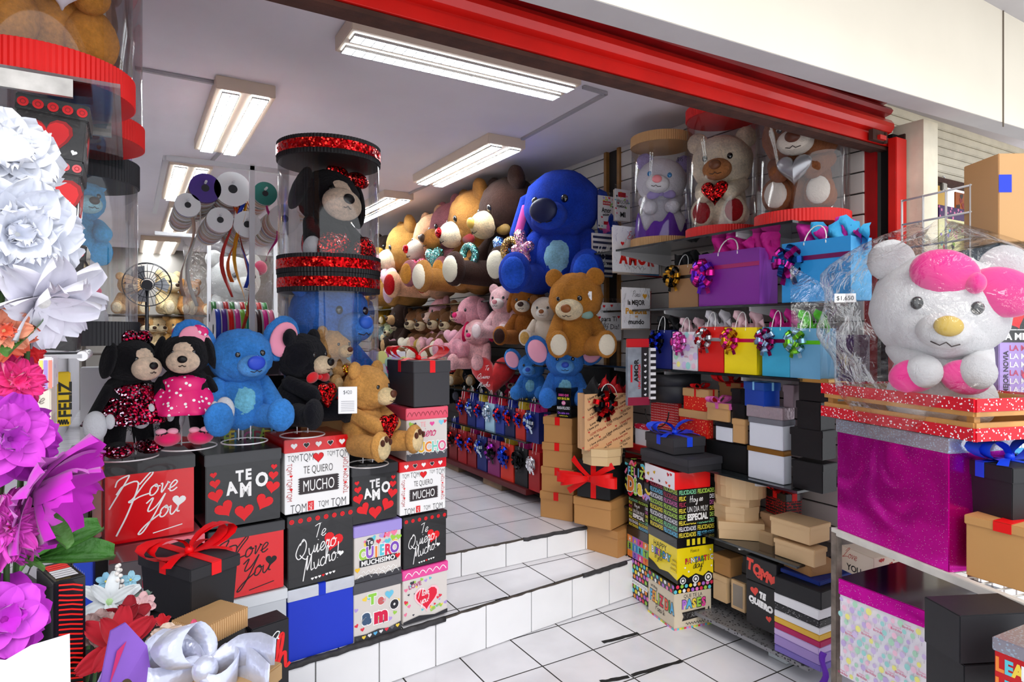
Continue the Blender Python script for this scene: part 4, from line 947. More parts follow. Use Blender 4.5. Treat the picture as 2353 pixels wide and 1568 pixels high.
# ------------------------------------------------------------------ centre display tubes
TF = sequin('E01018', 'B00810', 'FF4030', 120)
c0 = at(757, 900, t=3.12)
jar('display_tube', 'lower clear display tube with black corrugated rims and red foil bands holding a blue plush', (c0.x, c0.y, 1.27), .235, .60, card('1A1A1C'), card('1A1A1C'), .085, trim=TF, ribs=100)
jar('display_tube', 'upper clear display tube with black rims and red foil bands holding a sequin plush', (c0.x, c0.y, 1.872), .238, .625, card('1A1A1C'), card('1A1A1C'), .085, trim=TF, ribs=100)
bear('plush_elephant', 'large blue plush animal packed in the lower centre display tube', (c0.x, c0.y + .03, 1.285), R(25), .56, f='3C78D8', muz='4A86E0', nose='3060C8', arms='down', legs=.1, ears='round', spread=.1, feet=0, hs=1.35, tummy='8AD0F0', cat='plush toy')
t = bear('plush_doll', 'black plush dog doll in red sequins inside the upper centre display tube', (c0.x, c0.y + .04, 1.9), R(20), .5, f='17161A', muz='F2D2B8', nose='0E0E10', legs=.24, spread=.3, ears='flop', head=(-.1, 0, .15), muzs=1.4, hs=1.15, cat='plush toy', feet=0)
b = MB(); H = Matrix.Translation((0, -.03, .70)) @ RZ(-.1) @ Matrix.Rotation(.15, 4, 'Y') @ Matrix.Scale(1.15, 4); b.ell((0, -.085, .02), (.17, .16, .16), fur('F2D2B8', 70), M=H); b.xf(Matrix.Scale(.5, 4)); b.build('face_patch', t)
b = MB(); b.ell((0, 0, .25), (.26, .22, .25), SEQR); b.xf(Matrix.Scale(.5, 4)); b.build('dress', t)
for s in (-1, 1):
    b = MB(); b.ell((s * .2, -.33, .16), (.13, .08, .17), SEQR); b.xf(Matrix.Scale(.5, 4)); b.build('shoe', t)
    b = MB(); b.ell((s * .31, -.22, .17), (.09, .09, .12), fur('F0F0F4')); b.xf(Matrix.Scale(.5, 4)); b.build('mitten', t)
b = MB(); [b.ell((.13 + q * .1, -.03, .24), (.11, .05, .07), SEQR, M=H) for q in (-1, 1)]; b.xf(Matrix.Scale(.5, 4)); b.build('hair_bow', t)
b = MB(); b.box2((c0.x - .2, c0.y - .02, 1.102), (c0.x + .2, c0.y + .24, 1.268), mat('2A2226', .6)); tag(b.build('display_plinth'), 'dark plinth carrying the two stacked centre display tubes', 'plinth')
# ------------------------------------------------------------------ ribbon spool frame
wm = mat('E4E4E6', .35); fr = thing('ribbon_rack', 'white metal frame hung with ribbon spools', 'display frame', (.5, 3.55, .372))
def bar(a, c, w=.026):
    a, c = Vector(a), Vector(c); b = MB(); d = c - a; q = Vector((0, 0, 1)).rotation_difference(d); b.box((a + c) / 2, (w, w, d.length), wm, rot=q.to_euler(), bev=.002); return b.build('bar', fr, loc=(-.5, -3.55, -.372))
for a, c in (((.545, 3.55, .372), (.545, 3.55, 2.47)), ((.15, 3.55, 2.45), (.97, 3.55, 2.45)), ((.15, 3.55, 2.45), (.15, 5.2, 2.45)), ((.15, 5.2, 2.3), (.97, 5.2, 2.3)), ((.5, 5.2, .372), (.5, 5.2, 2.3)), ((.97, 3.55, .372), (.97, 3.55, 2.45)), ((.97, 3.55, 2.45), (.97, 5.2, 2.45)), ((.97, 5.2, .372), (.97, 5.2, 2.45))): bar(a, c)
rods = [(.33, 2.36, .075, 16), (.46, 2.375, .09, 15), (.62, 2.36, .062, 13), (.25, 2.26, .06, 15), (.40, 2.2, .065, 15), (.53, 2.19, .07, 14), (.72, 2.24, .08, 16), (.84, 2.34, .075, 14)]
SPC = ['C89A9A', 'F4F4F4', '5A3A8A', 'D84A3A', 'E8D8C0', '7A6A5A', 'F0B8C0', '2A6A5A', 'F4F4F4', 'C02A5A']
_sp = {}
def spool(c, r, w, col, label, group, axis='Y', flange='F0F0F0'):
    key = (round(r, 3), col, axis, flange)
    if key not in _sp:
        t = thing('ribbon_spool', label, 'ribbon spool', c, 0, group); ax = (lambda p, q: ((0, p, 0), (0, q, 0))) if axis == 'Y' else (lambda p, q: ((p, 0, 0), (q, 0, 0)))
        b = MB(); fm = mat(flange, .4); b.cyl(*ax(-w/2, -w/2 + .0015), r, fm, seg=28); b.cyl(*ax(w/2 - .0015, w/2), r, fm, seg=28); b.cyl(*ax(-w/2 - .002, -w/2 - .0005), r * .25, mat('2A2A2E', .6), seg=16); b.build('flange', t)
        b = MB(); b.cyl(*ax(-w/2 + .0015, w/2 - .0015), r * .97, satin(col), seg=28); b.build('wound_ribbon', t); _sp[key] = t; return t
    return dup(_sp[key], c, label=label, group=group)
CN = {'C89A9A': 'dusty pink', 'F4F4F4': 'white', '5A3A8A': 'purple', 'D84A3A': 'red', 'E8D8C0': 'cream', '7A6A5A': 'brown', 'F0B8C0': 'pale pink', '2A6A5A': 'green', 'C02A5A': 'crimson'}
RN = ['hook nearest the left rail', 'hook beside the front post', 'short hook right of the post', 'outer low hook', 'lower left hook', 'lower middle hook', 'lower right hook', 'hook nearest the centre tubes']
for ri, (x, z, r, n) in enumerate(rods):
    b = MB(); b.cyl((x, 3.56, z), (x, 3.62 + n * .042, z), .006, wm); b.build('hook', fr, loc=(-.5, -3.55, -.372))
    for k in range(n):
        col = SPC[(k * 3 + ri * 4) % 10]; rr = round(r * (1, .85, .95)[k % 3], 3)
        spool((x, 3.62 + k * .042, z - rr * .35), rr, .03, col, '%s ribbon spool on the %s of the white frame' % (CN[col], RN[ri]), 'ribbon spools hanging in the white frame', flange=('4A2A8A' if ri == 0 and k == 0 else '2A7A70' if ri == 2 and k == 0 else ('F0F0F0', 'F0E8E0', 'DCC8B0')[k % 3]))
for k, (x, col, ln, ph, nm) in enumerate(((.47, 'E8601A', .42, 0, 'orange'), (.44, 'C8302A', .5, 1, 'red'), (.5, 'E8A020', .6, 2, 'golden yellow'), (.51, '2040B0', .45, 3, 'blue'), (.52, 'B03020', .7, 4, 'long rust red'), (.66, 'C02A80', .3, 5, 'magenta'), (.25, 'B89A8A', .5, 6, 'beige'), (.28, 'D8D8D0', .55, 7, 'pale grey'))):
    b = MB(); b.ribbon([(x + .03 * math.sin(ph + i * .5), 3.63 + .02 * math.cos(ph + i * .6), 2.28 - ln * i / 12) for i in range(13)], [(math.cos(ph + i * .25), math.sin(ph + i * .25), 0) for i in range(13)], .02, satin(col))
    tag(b.build('ribbon_tail', solid=.0006), nm + ' ribbon end dangling from the spools in the white frame', 'ribbon')
# counter of upright spools
b = MB(); b.box2((.25, 3.75, .372), (1.15, 4.3, 1.48), mat('2E2A2C', .6)); tag(b.build('spool_counter'), 'dark counter carrying the row of bright ribbon spools', 'counter')
for k, (px, col, nm) in enumerate(((497, '2A48C0', 'royal blue'), (511, '5A2A9A', 'violet'), (526, 'E01818', 'bright red'), (541, 'D83AA0', 'magenta'), (553, '8AD040', 'lime'), (565, '189A80', 'teal'), (577, 'F0E8E0', 'ivory'), (589, '3A1A1A', 'dark brown'), (604, 'E01890', 'hot pink'), (618, 'F07AA0', 'salmon pink'))):
    P = at(px, 735, Y=3.95); spool((P.x, P.y, 1.48 + .13), .12, .03, col, nm + ' ribbon spool standing on the dark counter', 'upright ribbon spools on the counter', axis='X')
    spool((P.x, P.y + .2, 1.48 + .2), .1, .03, ['3A8A40', 'E8E8E8', 'C02020'][k % 3], ['green', 'white', 'dark red'][k % 3] + ' ribbon spool in the back row behind the %s one' % nm, 'upright ribbon spools on the counter', axis='X')
# ------------------------------------------------------------------ far back of the shop
b = MB(); [b.box2((-.5, 9.6, z), (3.0, 10.1, z + .02), mat('5A5048', .6)) for z in (.8, 1.3, 1.8)]; b.box2((-.52, 9.6, .372), (-.5, 10.1, 2.4), mat('5A5048', .6)); tag(b.build('back_shelving'), 'dim shelving of plush at the far back of the shop', 'shelf')
b = MB(); b.box2((1.0, 9.3, .372), (1.45, 9.5, 2.55), mat('3A1E14', .6)); tag(b.build('brown_cabinet'), 'tall dark brown cabinet at the back of the shop', 'cabinet')
k = 0
def snap(P, L):
    P.z = min(L, key=lambda q: abs(q - P.z)); return P
for (px, py, s, f, n) in ((300, 700, .55, 'D8B080', 'tan'), (345, 725, .5, 'C89860', 'light brown'), (385, 700, .6, 'E8D0A0', 'cream'), (405, 735, .5, 'C8904A', 'caramel'), (435, 690, .5, 'B88048', 'brown'), (360, 758, .5, 'E0C498', 'beige'), (440, 750, .55, '8A5A38', 'dark brown'), (400, 790, .5, 'D8A868', 'honey'), (320, 775, .5, '5A3A28', 'chocolate')):
    bear('teddy_bear', '%s teddy bear piled at the dim back of the shop' % n, snap(at(px, py + 45, Y=9.72), (.822, 1.322, 1.822)), R(15 * (k % 3)), s, f=f, muz='F0DDB8', group='bears at the back of the shop'); k += 1
t = bear('plush_bear', 'white plush bear with pink bow in plastic at the back of the shop', at(535, 770, Y=6.6), R(20), .75, f='D8D8D4', muz='E0E0DC', nose='B8A050', cat='plush toy', hs=1.2)
b = MB(); [b.ell((.22 + q * .1, -.05, .88), (.12, .07, .1), velvet('B8305A')) for q in (-1, 1)]; b.xf(Matrix.Scale(.75, 4)); b.build('hair_bow', t)
b = MB(); b.grid(lambda u, v: Vector((.42 * math.cos(u * 6.283), .36 * math.sin(u * 6.283), .1 + v * .75)) * (1 + .04 * math.sin(u * 40 + v * 9)), 40, 8, clear(k=.1, wr=.6)); b.build('plastic_bag', t)
b = MB(); b.box2((.8, 6.3, .372), (1.7, 7.1, at(535, 770, Y=6.6).z), mat('2A2426', .6)); tag(b.build('storage_cabinet'), 'dark storage cabinet under the white plush bear at the back', 'cabinet')
t = thing('pedestal_fan', 'large dark pedestal fan at the back of the shop', 'fan', at(338, 655, Y=8.6)); dk = mat('24242A', .4, metal=.4)
b = MB(); b.cyl((0, 0, 0), (0, .12, 0), .06, dk); b.build('motor', t)
b = MB(); [b.tube([(r * math.cos(a), y, r * math.sin(a)) for a in [2 * math.pi * q / 32 for q in range(32)]], .005, dk, 5, closed=True) for r, y in ((.25, 0), (.25, -.1), (.15, -.12), (.07, -.13))]
for q in range(24): a = 2 * math.pi * q / 24; b.tube([(.06 * math.cos(a), -.13, .06 * math.sin(a)), (.2 * math.cos(a), -.12, .2 * math.sin(a)), (.25 * math.cos(a), -.05, .25 * math.sin(a)), (.25 * math.cos(a), 0, .25 * math.sin(a))], .003, dk, 4)
b.build('guard', t)
for q in range(3):
    a0 = q * 2.094; b = MB(); b.prism([(.05 * math.cos(a0), -.05, .05 * math.sin(a0)), (.22 * math.cos(a0 - .4), -.07, .22 * math.sin(a0 - .4)), (.23 * math.cos(a0), -.05, .23 * math.sin(a0)), (.2 * math.cos(a0 + .5), -.03, .2 * math.sin(a0 + .5))], (0, .004, 0), mat('6A6A70', .4)); b.build('blade', t)
b = MB(); zf = at(338, 655, Y=8.6).z - .372; b.cyl((0, .1, -.05), (0, .1, -zf), .02, dk); b.cyl((0, .1, -zf), (0, .1, -zf + .03), .2, dk); b.build('pole', t)
# ------------------------------------------------------------------ plush wall: three shelves along the right wall, deeper in the shop
SHM = mat('3A3638', .35, metal=.3); GLS = mat('24282A', .12, coat=.5); BRK = mat('D8D8D8', .35, metal=.4)
def shelf(label, x0, y0, y1, z, brackets=(), th=.012, m=None, xb=3.084):
    t = thing('wall_shelf', label, 'shelf', (xb, (y0 + y1) / 2, z))
    b = MB(); b.box2((x0 - xb, -(y1 - y0) / 2, -th), (0, (y1 - y0) / 2, 0), m or GLS, bev=.001); b.build('board', t)
    for yb in brackets:
        b = MB(); yy = yb - (y0 + y1) / 2; b.prism([(0, yy - .006, -th), (x0 - xb + .03, yy - .006, -th), (x0 - xb + .03, yy - .006, -th - .02), (0, yy - .006, -th - .08)], (0, .012, 0), BRK); b.build('bracket', t)
    return t
shelf('high plush shelf carrying the giant bears', 2.55, 4.0, 8.6, 1.86, (5, 6.5, 8)); shelf('middle plush shelf with pink pigs and brown bears', 2.5, 3.75, 8.6, 1.36, (5, 6.5))
shelf('lower plush shelf with blue plush and red heart pillow', 2.45, 3.6, 8.6, 1.10, (4, 5.5)); shelf('shelf with the upper row of small bags with bows', 2.42, 3.85, 8.2, .81, (4.4, 6))
shelf('shelf with the lower row of small bags with bows', 2.42, 3.85, 8.2, .47, (), .04, mat('5A1418', .5))
for k in range(5):
    b = MB(); b.box((2.6, 4.4 + k * .75, .401), (.3, .3, .055), mat('8A7058', .7, var=.3)); tag(b.build('wooden_block'), ['wooden block under the bag shelf nearest the kraft boxes', 'second wooden block under the bag shelf', 'middle wooden block under the bag shelf', 'fourth wooden block under the bag shelf', 'farthest wooden block under the bag shelf'][k], 'block')
def wb(label, px, py, hd, f, X=2.72, rz=-62, name='teddy_bear', hs=1., group=None, **k):
    if 86 < hd < 130: hd *= 1.38; hs = 1.2; k.setdefault('head', (-.45, .22, 0)); k.setdefault('muzs', 1.1)
    else: hd *= 1.05
    "px, py = head centre, hd = head width in the photo"
    t = tX(px, X); S = hd / .54 / F * t / hs; P = at(px, py, t=t); P.z -= .7 * S
    for q in (1.103, 1.363, 1.863):
        if abs(P.z - q) < .07: P.z = q
    return bear(name, label, P, R(rz), S, f=f, hs=hs, group=group, **k), S, P
PCR = 'F0DDB8'
SQP, SQB, SQT = sequin('F05070', 'F0A0B8', 'FFE0E0', 110), sequin('C89A60', '8A6A30', 'F0E090', 130), sequin('60B0A8', '8AD0C8', 'D0F0E8', 110)
wb('very dark brown giant bear at the far end of the high shelf', 893, 575, 70, '2A1C18', muz='E0A83A')
wb('tan shaggy giant bear with pale muzzle and pink sequin heart', 948, 560, 92, 'B88848', muz='F0E0C0', nose='C88A9A', pad='D8B8C8', heart=velvet('E8A8B8'), rz=-75)
wb('cream giant bear with red sequin nose and red scarf', 1010, 550, 92, 'F0B890', muz='F4E8D4', nose='!C01018', pad='B01018', bow=velvet('A01018'), heart=SQP, rz=-70)
wb('dusty pink giant bear with caramel muzzle', 1048, 525, 92, 'A86870', muz='C08040', nose='4A3428', pad='C88838', heart=SQT, rz=-72)
wb('caramel shaggy giant bear with red sequin nose', 1103, 508, 112, 'A8743C', muz='F0E0C0', nose='!C01018', pad='F0E4CC', bow=velvet('801018'), rz=-75)
wb('dark chocolate giant bear with cream muzzle and soles marked $2,500', 1178, 485, 118, '3A2620', muz='F0D0A0', nose='D8B050', pad='EFE6CC', bow=tissue('8A6A30'), rz=-72, earc='3A2620')
bl, S, P = wb('giant royal blue plush seated at the near end of the high shelf', 1292, 475, 168, '1C3FB0', X=2.72, rz=-48, name='plush_giant', hs=1.12, cat='plush toy', muz='2448C0', nose='182048', tummy='9AD0E8', pad='2C5CD8', ears='none', nosr=1.9, head=(-.15, .12, 0), arms='down', legs=.34)
for s_ in (-1, 1):
    b = MB(); b.limb((s_ * .3, .02, .78), (s_ * .36, .04, .5), .05, .085, fur('1C3FB0')); b.limb((s_ * .3, -.01, .72), (s_ * .355, .0, .5), .03, .05, velvet('D850A0')); b.xf(Matrix.Scale(S, 4)); b.build('ear', bl)
for dx, nm, mt in ((1150, 'blue', sequin('4878C8', '88A8E0', 'C8D8F8', 120)), (1175, 'gold', SQB), (1200, 'pink', sequin('D888B0', 'F0B8D0', 'F8F0C0', 120))):
    b = MB(); q = at(dx, 575 - (dx - 1175) * .3, X=2.4)
    if nm == 'gold': b.tube([(0, .06 * math.cos(a), .075 * math.sin(a)) for a in [2 * math.pi * k / 20 for k in range(20)]], .03, mt, 10, closed=True)
    else: b.limb((0, .02, .09), (0, -.03, -.1), .045, .04, mt); b.limb((0, .05, -.02), (0, -.06, .0), .04, .04, mt)
    tag(b.build('sequin_letter', loc=q, rot=(0, 0, R(30))), nm + ' sequin stuffed letter held by the dark chocolate giant bear', 'sequin letter')
q = at(1078, 588, X=2.38); b = MB(); b.tube([(0, .06 * math.cos(a), .08 * math.sin(a)) for a in [2 * math.pi * k / 20 for k in range(20)]], .032, SQT, 10, closed=True); tag(b.build('sequin_letter', loc=q, rot=(0, 0, R(30))), 'turquoise sequin ring held by the caramel giant bear', 'sequin letter')
# middle shelf
wb('pink pig plush with magenta snout lying on the middle shelf', 1092, 712, 78, 'F2AAB8', name='plush_pig', cat='plush toy', muz='F0A0B0', nose='D81868', X=2.58, rz=-85, ears='flop', earc='F2AAB8')
wb('second pink pig plush facing out lower on the middle shelf', 1100, 765, 62, 'F4B6B8', name='plush_pig', cat='plush toy', muz='F4B6B8', nose='D81868', X=2.5, rz=-60, ears='flop', earc='D8205A')
wb('pale pink teddy bear between the pig and the brown bears', 1160, 690, 66, 'F4C0C4', muz='F8E8E4', nose='C88088', X=2.6, rz=-60, pad='F8E0E0')
wb('saddle brown teddy bear with dark nose and long legs', 1212, 695, 72, '9A5A20', muz='F0E0C8', nose='3A2018', X=2.56, rz=-50, pad='3A2420', ears='flop', legs=.5)
wb('cream white teddy bear with tan soles', 1252, 712, 60, 'F2E0CC', muz='F8F0E4', nose='8A5028', X=2.5, rz=-45, pad='D8A860', legs=.5, ears='round', earc='8A5A30')
tb, S, P = wb('large honey tan teddy bear with checked bow and white price tag at the shelf corner', 1322, 685, 90, 'B87830', X=2.5, rz=-28, muz='F2DCB4', nose='8A5028', pad='F4E8D0', legs=.45, bow=mat('7A9A90', .6), res=2, hs=.95)
tg = thing('price_tag', 'small white price tag pinned to the ear of the honey tan bear', 'price tag', at(1351, 680, X=2.47), R(-20)); b = MB(); b.box((0, 0, 0), (.05, .002, .055), mat('F6F6F6', .5)); b.build('card', tg)
pr = Print((-.025, -.0015, -.0275), (1, 0, 0), (0, 0, 1), .05, .055); pr.text('$850', .5, .5, .25, '3A3A40', 0, .7); pr.build(tg)
wb('dark brown dog plush lying at the far end of the middle shelf', 930, 735, 62, '3A2A24', muz='C8A070', X=2.6, rz=-90, name='plush_dog', cat='plush toy', ears='flop', group=None)
wb('brown monkey plush behind the soles on the middle shelf', 975, 730, 48, '4A3024', muz='F0D8B8', X=2.8, rz=-80, name='plush_monkey', cat='plush toy')
wb('pink plush cushion bear lying above the row of soles', 1020, 722, 70, 'F0B0B8', muz='F4D0C0', X=2.72, rz=-95, pad='F0C8B0')
for k, (px, hc, nm) in enumerate(((930, 'D8A0B0', 'pink'), (962, 'EFE6D0', 'cream'), (985, 'B89A40', 'gold'), (1013, 'D8A0B0', 'rose'), (1040, '5A5450', 'dark'), (1065, 'D8A0B0', 'dusty pink'))):
    wb('brown bear with %s heart, %s of the row of soles from the far end' % (nm, ('first', 'second', 'third', 'fourth', 'fifth', 'sixth')[k]), px, 742 - (k % 2) * 3, 58, '7A5234', X=2.66, rz=-62, pad='F0E2CC', heart=velvet(hc), legs=.42, hs=.8, spread=.2)
for k, (px, py, f, nm) in enumerate(((900, 765, 'C8D0A0', 'pale green'), (888, 740, '9AB0B8', 'grey blue'), (885, 700, 'C8982A', 'mustard'), (906, 785, '8A5A3A', 'russet'))):
    wb(nm + ' small plush at the far end of the middle shelf', px, py, 34, f, X=2.7, rz=-60)
# lower shelf
for (px, py, hd, f, mz, nm, kw) in ((1020, 820, 44, '9A9AA0', 'F0F0F0', 'grey rabbit plush with long ears on the lower shelf', dict(ears='long', name='plush_rabbit', cat='plush toy')),
   (1048, 835, 46, 'E8E6E2', '2A2A2A', 'white plush cow with black patches and red bandana', dict(ears='flop', earc='1A1A1A', bow=velvet('C81820'), name='plush_cow', cat='plush toy')),
   (1075, 828, 44, 'C89860', 'F0E0C0', 'tan plush dog with folded ears on the lower shelf', dict(ears='flop', name='plush_dog', cat='plush toy')),
   (1052, 868, 44, '16161A', '3A3A40', 'small black plush bear on the lower shelf', {}),
   (1085, 862, 42, '1C1C22', '50505A', 'second small black plush bear nearer the red heart', {}),
   (1182, 880, 40, 'D81850', 'F4D0C0', 'red and pink small plush beside the red heart pillow', {}),
   (1012, 855, 40, '2A2A30', 'C8A080', 'dark plush bear half hidden by the charcoal box', {}), (985, 812, 44, 'C08A58', 'F0E0C0', 'light brown plush bear behind the charcoal box bow', {})):
    wb(nm, px, py, hd, f, X=2.7, rz=-50, muz=mz, **kw)
H_ = at(1134, 862, X=2.5); b = MB(); heart_pillow(b, (0, 0, 0), .19, mat('D0141C', .75, var=.25, vs=25, bump=.6, bs=30, sheen=.6), .35)
t = thing('heart_pillow', 'big red heart pillow reading Te Quiero Mucho', 'pillow', H_, R(-35)); b.build('cushion', t)
pr = Print((-.13, -.075, -.14), (1, 0, 0), (0, 0, 1), .26, .26); pr.script('Te', .25, .7, .07, INK_W, .14); pr.script('Quiero', .02, .45, .07, INK_W, .14); pr.script('Mucho', .05, .2, .07, INK_W, .14); pr.build(t, 'embroidery')
wb('small blue big-eared plush on the lower shelf behind its larger twin', 1222, 848, 60, '3F86DC', X=2.55, rz=-45, name='plush_elephant', cat='plush toy', muz='5A9EEA', nose='2A48B0', tummy='8AD0EC', ears='big', earin='F4A8C0', legs=.3, feet=0, hs=1.1)
wb('larger blue big-eared plush with pink ear linings on the lower shelf', 1298, 850, 84, '3878D0', X=2.5, rz=-35, name='plush_elephant', cat='plush toy', muz='5A9EEA', nose='2A48B0', tummy='8AD0EC', ears='big', earin='F4A8C0', legs=.34, feet=0, hs=1.1)
# rows of small bags with bows
def wallbag(label, x0, x1, yt, yb, m, X, d, z=None, **k):
    P = at(x1, yb, X=X); Fp = at(x0, yb, X=X); w = Fp.y - P.y; h = at(x1, yt, X=X).z - P.z
    return paper_bag('gift_bag', label, (X + d / 2, (P.y + Fp.y) / 2, z if z is not None else P.z), w, d, h, R(-90), m, **k)
FC = {'r': ('D82020', 'red'), 'b': ('1A38B0', 'blue'), 's': ('C8D8E8', 'silver'), 'k': ('1A1A1C', 'black'), 'p': ('8A2A9A', 'purple'), 'w': ('F0F0F4', 'white')}
xs1 = [1052, 1072, 1092, 1112, 1136, 1158, 1182, 1206, 1238]; c1 = ['rb', 'bs', 'rb', 'ss', 'rb', 'br', 'rb', 'bs', 'bs']; m1 = ['8A1A1E', '1A2A70', '2A3A90', 'A8D0E8', '2A3E98', '1A2050', 'C82A20', '1A2870', '16205A']
xs2 = [1030, 1050, 1072, 1094, 1118, 1148, 1180, 1212, 1240]; c2 = ['rk', 'rb', 'br', 'bs', 'pk', 'bb', 'kk', 'ww', 'br']; m2 = ['7A1418', 'A01820', '8A1A20', '1A2A70', '8A2A6A', 'D83018', '18181A', 'A8181C', '1A2050']
ORD = ['farthest', 'second', 'third', 'fourth', 'middle', 'sixth', 'seventh', 'eighth', 'nearest']
for row, (xs, cc, mm, yt0, yb0, z) in enumerate(((xs1, c1, m1, 918, 985, .811), (xs2, c2, m2, 1000, 1095, .471))):
    for i in range(len(xs) - 1):
        x0, x1 = xs[i], xs[i + 1] - 2; Xb = 2.44; dz = {0: .22, 1: .28}[row]
        P = at(x1, 900, X=Xb); Q = at(x0, 900, X=Xb); w = (Q.y - P.y) * .96; col = mm[i]
        paper_bag('gift_bag', '%s gift bag of the %s row of small bags, with %s and %s bow' % (ORD[i], ('upper', 'lower')[row], FC[cc[i][0]][1], FC[cc[i][1]][1]), (Xb + .06, (P.y + Q.y) / 2, z), w, .1, dz, R(-90), card(col),
                  tis=tissue(['E02030', '2A3AB0', 'F0D040', 'D82A90'][(i + row) % 4]), bow=(foil(FC[cc[i][0]][0]), foil(FC[cc[i][1]][0])), bowpos=(-.1, .68), bowr=w * .42, group='small gift bags on the low wall shelves', hh=.11, cnt=14)
# near end: stacked kraft boxes at the end of the steps
KR = card('B98650'); RB = satin('E01818')
tk = 1.228 * F / 439
for k, (a, c) in enumerate(((1139.5, 1201), (1081, 1139.5), (1023, 1081), (963, 1023))):
    corner_box('gift_box', ['kraft box with red ribbon tab, bottom of the slim kraft stack', 'kraft box with red ribbon tab, second from the bottom of the slim kraft stack', 'kraft box with red ribbon tab, third of the slim kraft stack', 'kraft box with red ribbon tab, topmost of the slim kraft stack'][k], 1316 - k * .5 + (k == 1) * 3, a, c, tk, xl=1240 + k * 2.5, w=.2, yaw=R(27), lidh=.05, body=KR, lid=KR, ribbon=RB, rw=.035, rx=False)
corner_box('gift_box', 'black box printed with neon wishes on top of the slim kraft stack', 1312, 893, 961, tk, xl=1277, w=.11, yaw=R(27), lidh=.03, body=gloss('131315'), lid=gloss('131315'), prints=[('L', lambda p: (p.text('DESEO QUE', .5, .9, .09, 'E850A0', .03, .8, w=.7), p.text('HOY SEA EL DIA', .5, .76, .09, 'F4E83A', .03, .6, w=.85), p.circ(.5, .58, .09, 'E878B0'), p.text('MAS', .5, .58, .06, INK_W, .02), p.text('MARAVILLOSO', .5, .38, .12, 'E8E8F0', .02, .6, w=.9), p.text('De este ano', .5, .18, .09, '9A5AD8', .03, .7, w=.8), p.wave(.2, .8, .06, .02, 5, 'F4E83A', .015)))])
corner_box('gift_box', 'plain kraft box resting on the lower step beside the birthday stacks', 1420, 1223, 1285, 3.85, xl=1344, w=.22, yaw=R(14), lidh=.05, body=KR, lid=KR)
corner_box('gift_box', 'wide kraft box under the black box with red bow', 1404, 1156, 1221, 3.83, xl=1317, w=.26, yaw=R(22), lidh=.05, body=KR, lid=KR)
t = corner_box('gift_box', 'black box tied with a large red ribbon bow in front', 1403, 1066, 1152, 3.83, xl=1324, w=.24, yaw=R(27), lidh=0, body=card('18181A'))
b = MB(); D = .5 * (Vector(t.children[0].dimensions).y if False else 0); w_, d_, h_ = [max(v.co[i] for v in t.children[0].data.vertices) * (2 if i < 2 else 1) for i in range(3)]
b.box((-w_/2 - .001, 0, h_/2), (.0015, .035, h_), RB); b.box((-w_/2 - .001, 0, h_ * .5), (.0015, d_, .035), RB); soft_bow(b, (-w_/2, .02, h_ * .55), .2, RB, z=(-1, 0, 0), x=(0, 1, 0)); b.build('ribbon_bow', t)
P = at(1384, 1063, t=3.95); t = thing('gift_box', 'octagonal pale kraft box between the printed bag and the black bow box', 'gift box', P, R(20))
b = MB(); b.cyl((0, 0, 0), (0, 0, .06), .125, card('D8B98A'), seg=8, smooth=False); b.build('box_body', t); b = MB(); b.cyl((0, 0, .055), (0, 0, .10), .13, card('D8B98A'), seg=8, smooth=False); b.build('lid', t)
P = at(1391, 1030, t=3.95)
paper_bag('gift_bag', 'large kraft bag printed I Love You with black and red bow', P + Vector((0, 0, .003)), .33, .1, .34, R(-12), mat('D8A878', .55), tis=tissue('18181A'), tis2=tissue('C81820'), bow=(foil('141416'), foil('C01018')), bowpos=(-.12, .82), bowr=.085, prints=pr_iloverows, hh=.07)
b = MB(); b.box((0, 0, .105), (.34, .3, .21), card('121214'), bev=.003); tag(b.build('storage_box', loc=at(1388, 912, t=4.55) + Vector((0, 0, 0)), rot=(0, 0, R(20))), 'large plain black box behind the printed I Love You bag', 'box')
# ------------------------------------------------------------------ birthday stacks on the lower floor
TS = 1.6 * F / 689; YS = R(-10.5)
corner_box('gift_box', 'beige Feliz Dia Pases Increible box with dotted lid at the bottom of the front stack', 1549, 1346, 1451, TS, xl=1487, xr=1637, yaw=YS, lidh=.05, body=mat('D6C8B0', .4), lid=gloss('141416'), prints=[('R', pr_pases), ('L', pr_felizdia), ('LR', pr_bigdots(9)), ('LL', pr_bigdots(7))])
corner_box('gift_box', 'yellow Happy Birthday Fantastic Day box with black lid in the front stack', 1556, 1240, 1345, TS * .995, xl=1488, xr=1642, yaw=YS, lidh=.052, body=gloss('F2D81C'), lid=gloss('18181A'), prints=[('R', pr_fantastic), ('L', pr_bday2u), ('LR', lambda p: [p.rect(.25 + i * .14, .2, .33 + i * .14, .85, 'E8D428') for i in range(4)])])
corner_box('gift_box', 'black Felicidades box in the front stack', 1558, 1127, 1240, TS * .995, xl=1491, xr=1645, yaw=YS, lidh=0, body=gloss('18181A'), prints=[('R', pr_especial), ('L', pr_felic)])
corner_box('gift_box', 'white envelope-style box with hearts and red side in the front stack', 1550, 1088, 1128, TS * .99, xl=1480, xr=1635, yaw=YS, lidh=0, body=gloss('E8141C'), prints=[('L', lambda p: (p.rect(0, 0, 1, 1, 'F0ECF2'), pr_hearts_only(9, 4, ['C81830', 'C8A020', 'D84020', '3A3A40'], .12, .3)(p)))])
corner_box('gift_box', 'flat wide charcoal box under the blue bow box', 1581, 1058, 1090, TS * .97, xl=1471, xr=1661, yaw=R(-4), lidh=.04, body=card('2C2C30'), lid=card('333338'))
corner_box('gift_box', 'flat charcoal box with royal blue bow crowning the front stack', 1547, 1009, 1047, TS * 1.0, xl=1482, xr=1622, yaw=YS, lidh=.05, body=card('2C2C30'), lid=card('333338'), ribbon=satin('2048E0'), rw=.035, bow=True, bowsize=.17)
T2 = 1.6 * F / 635
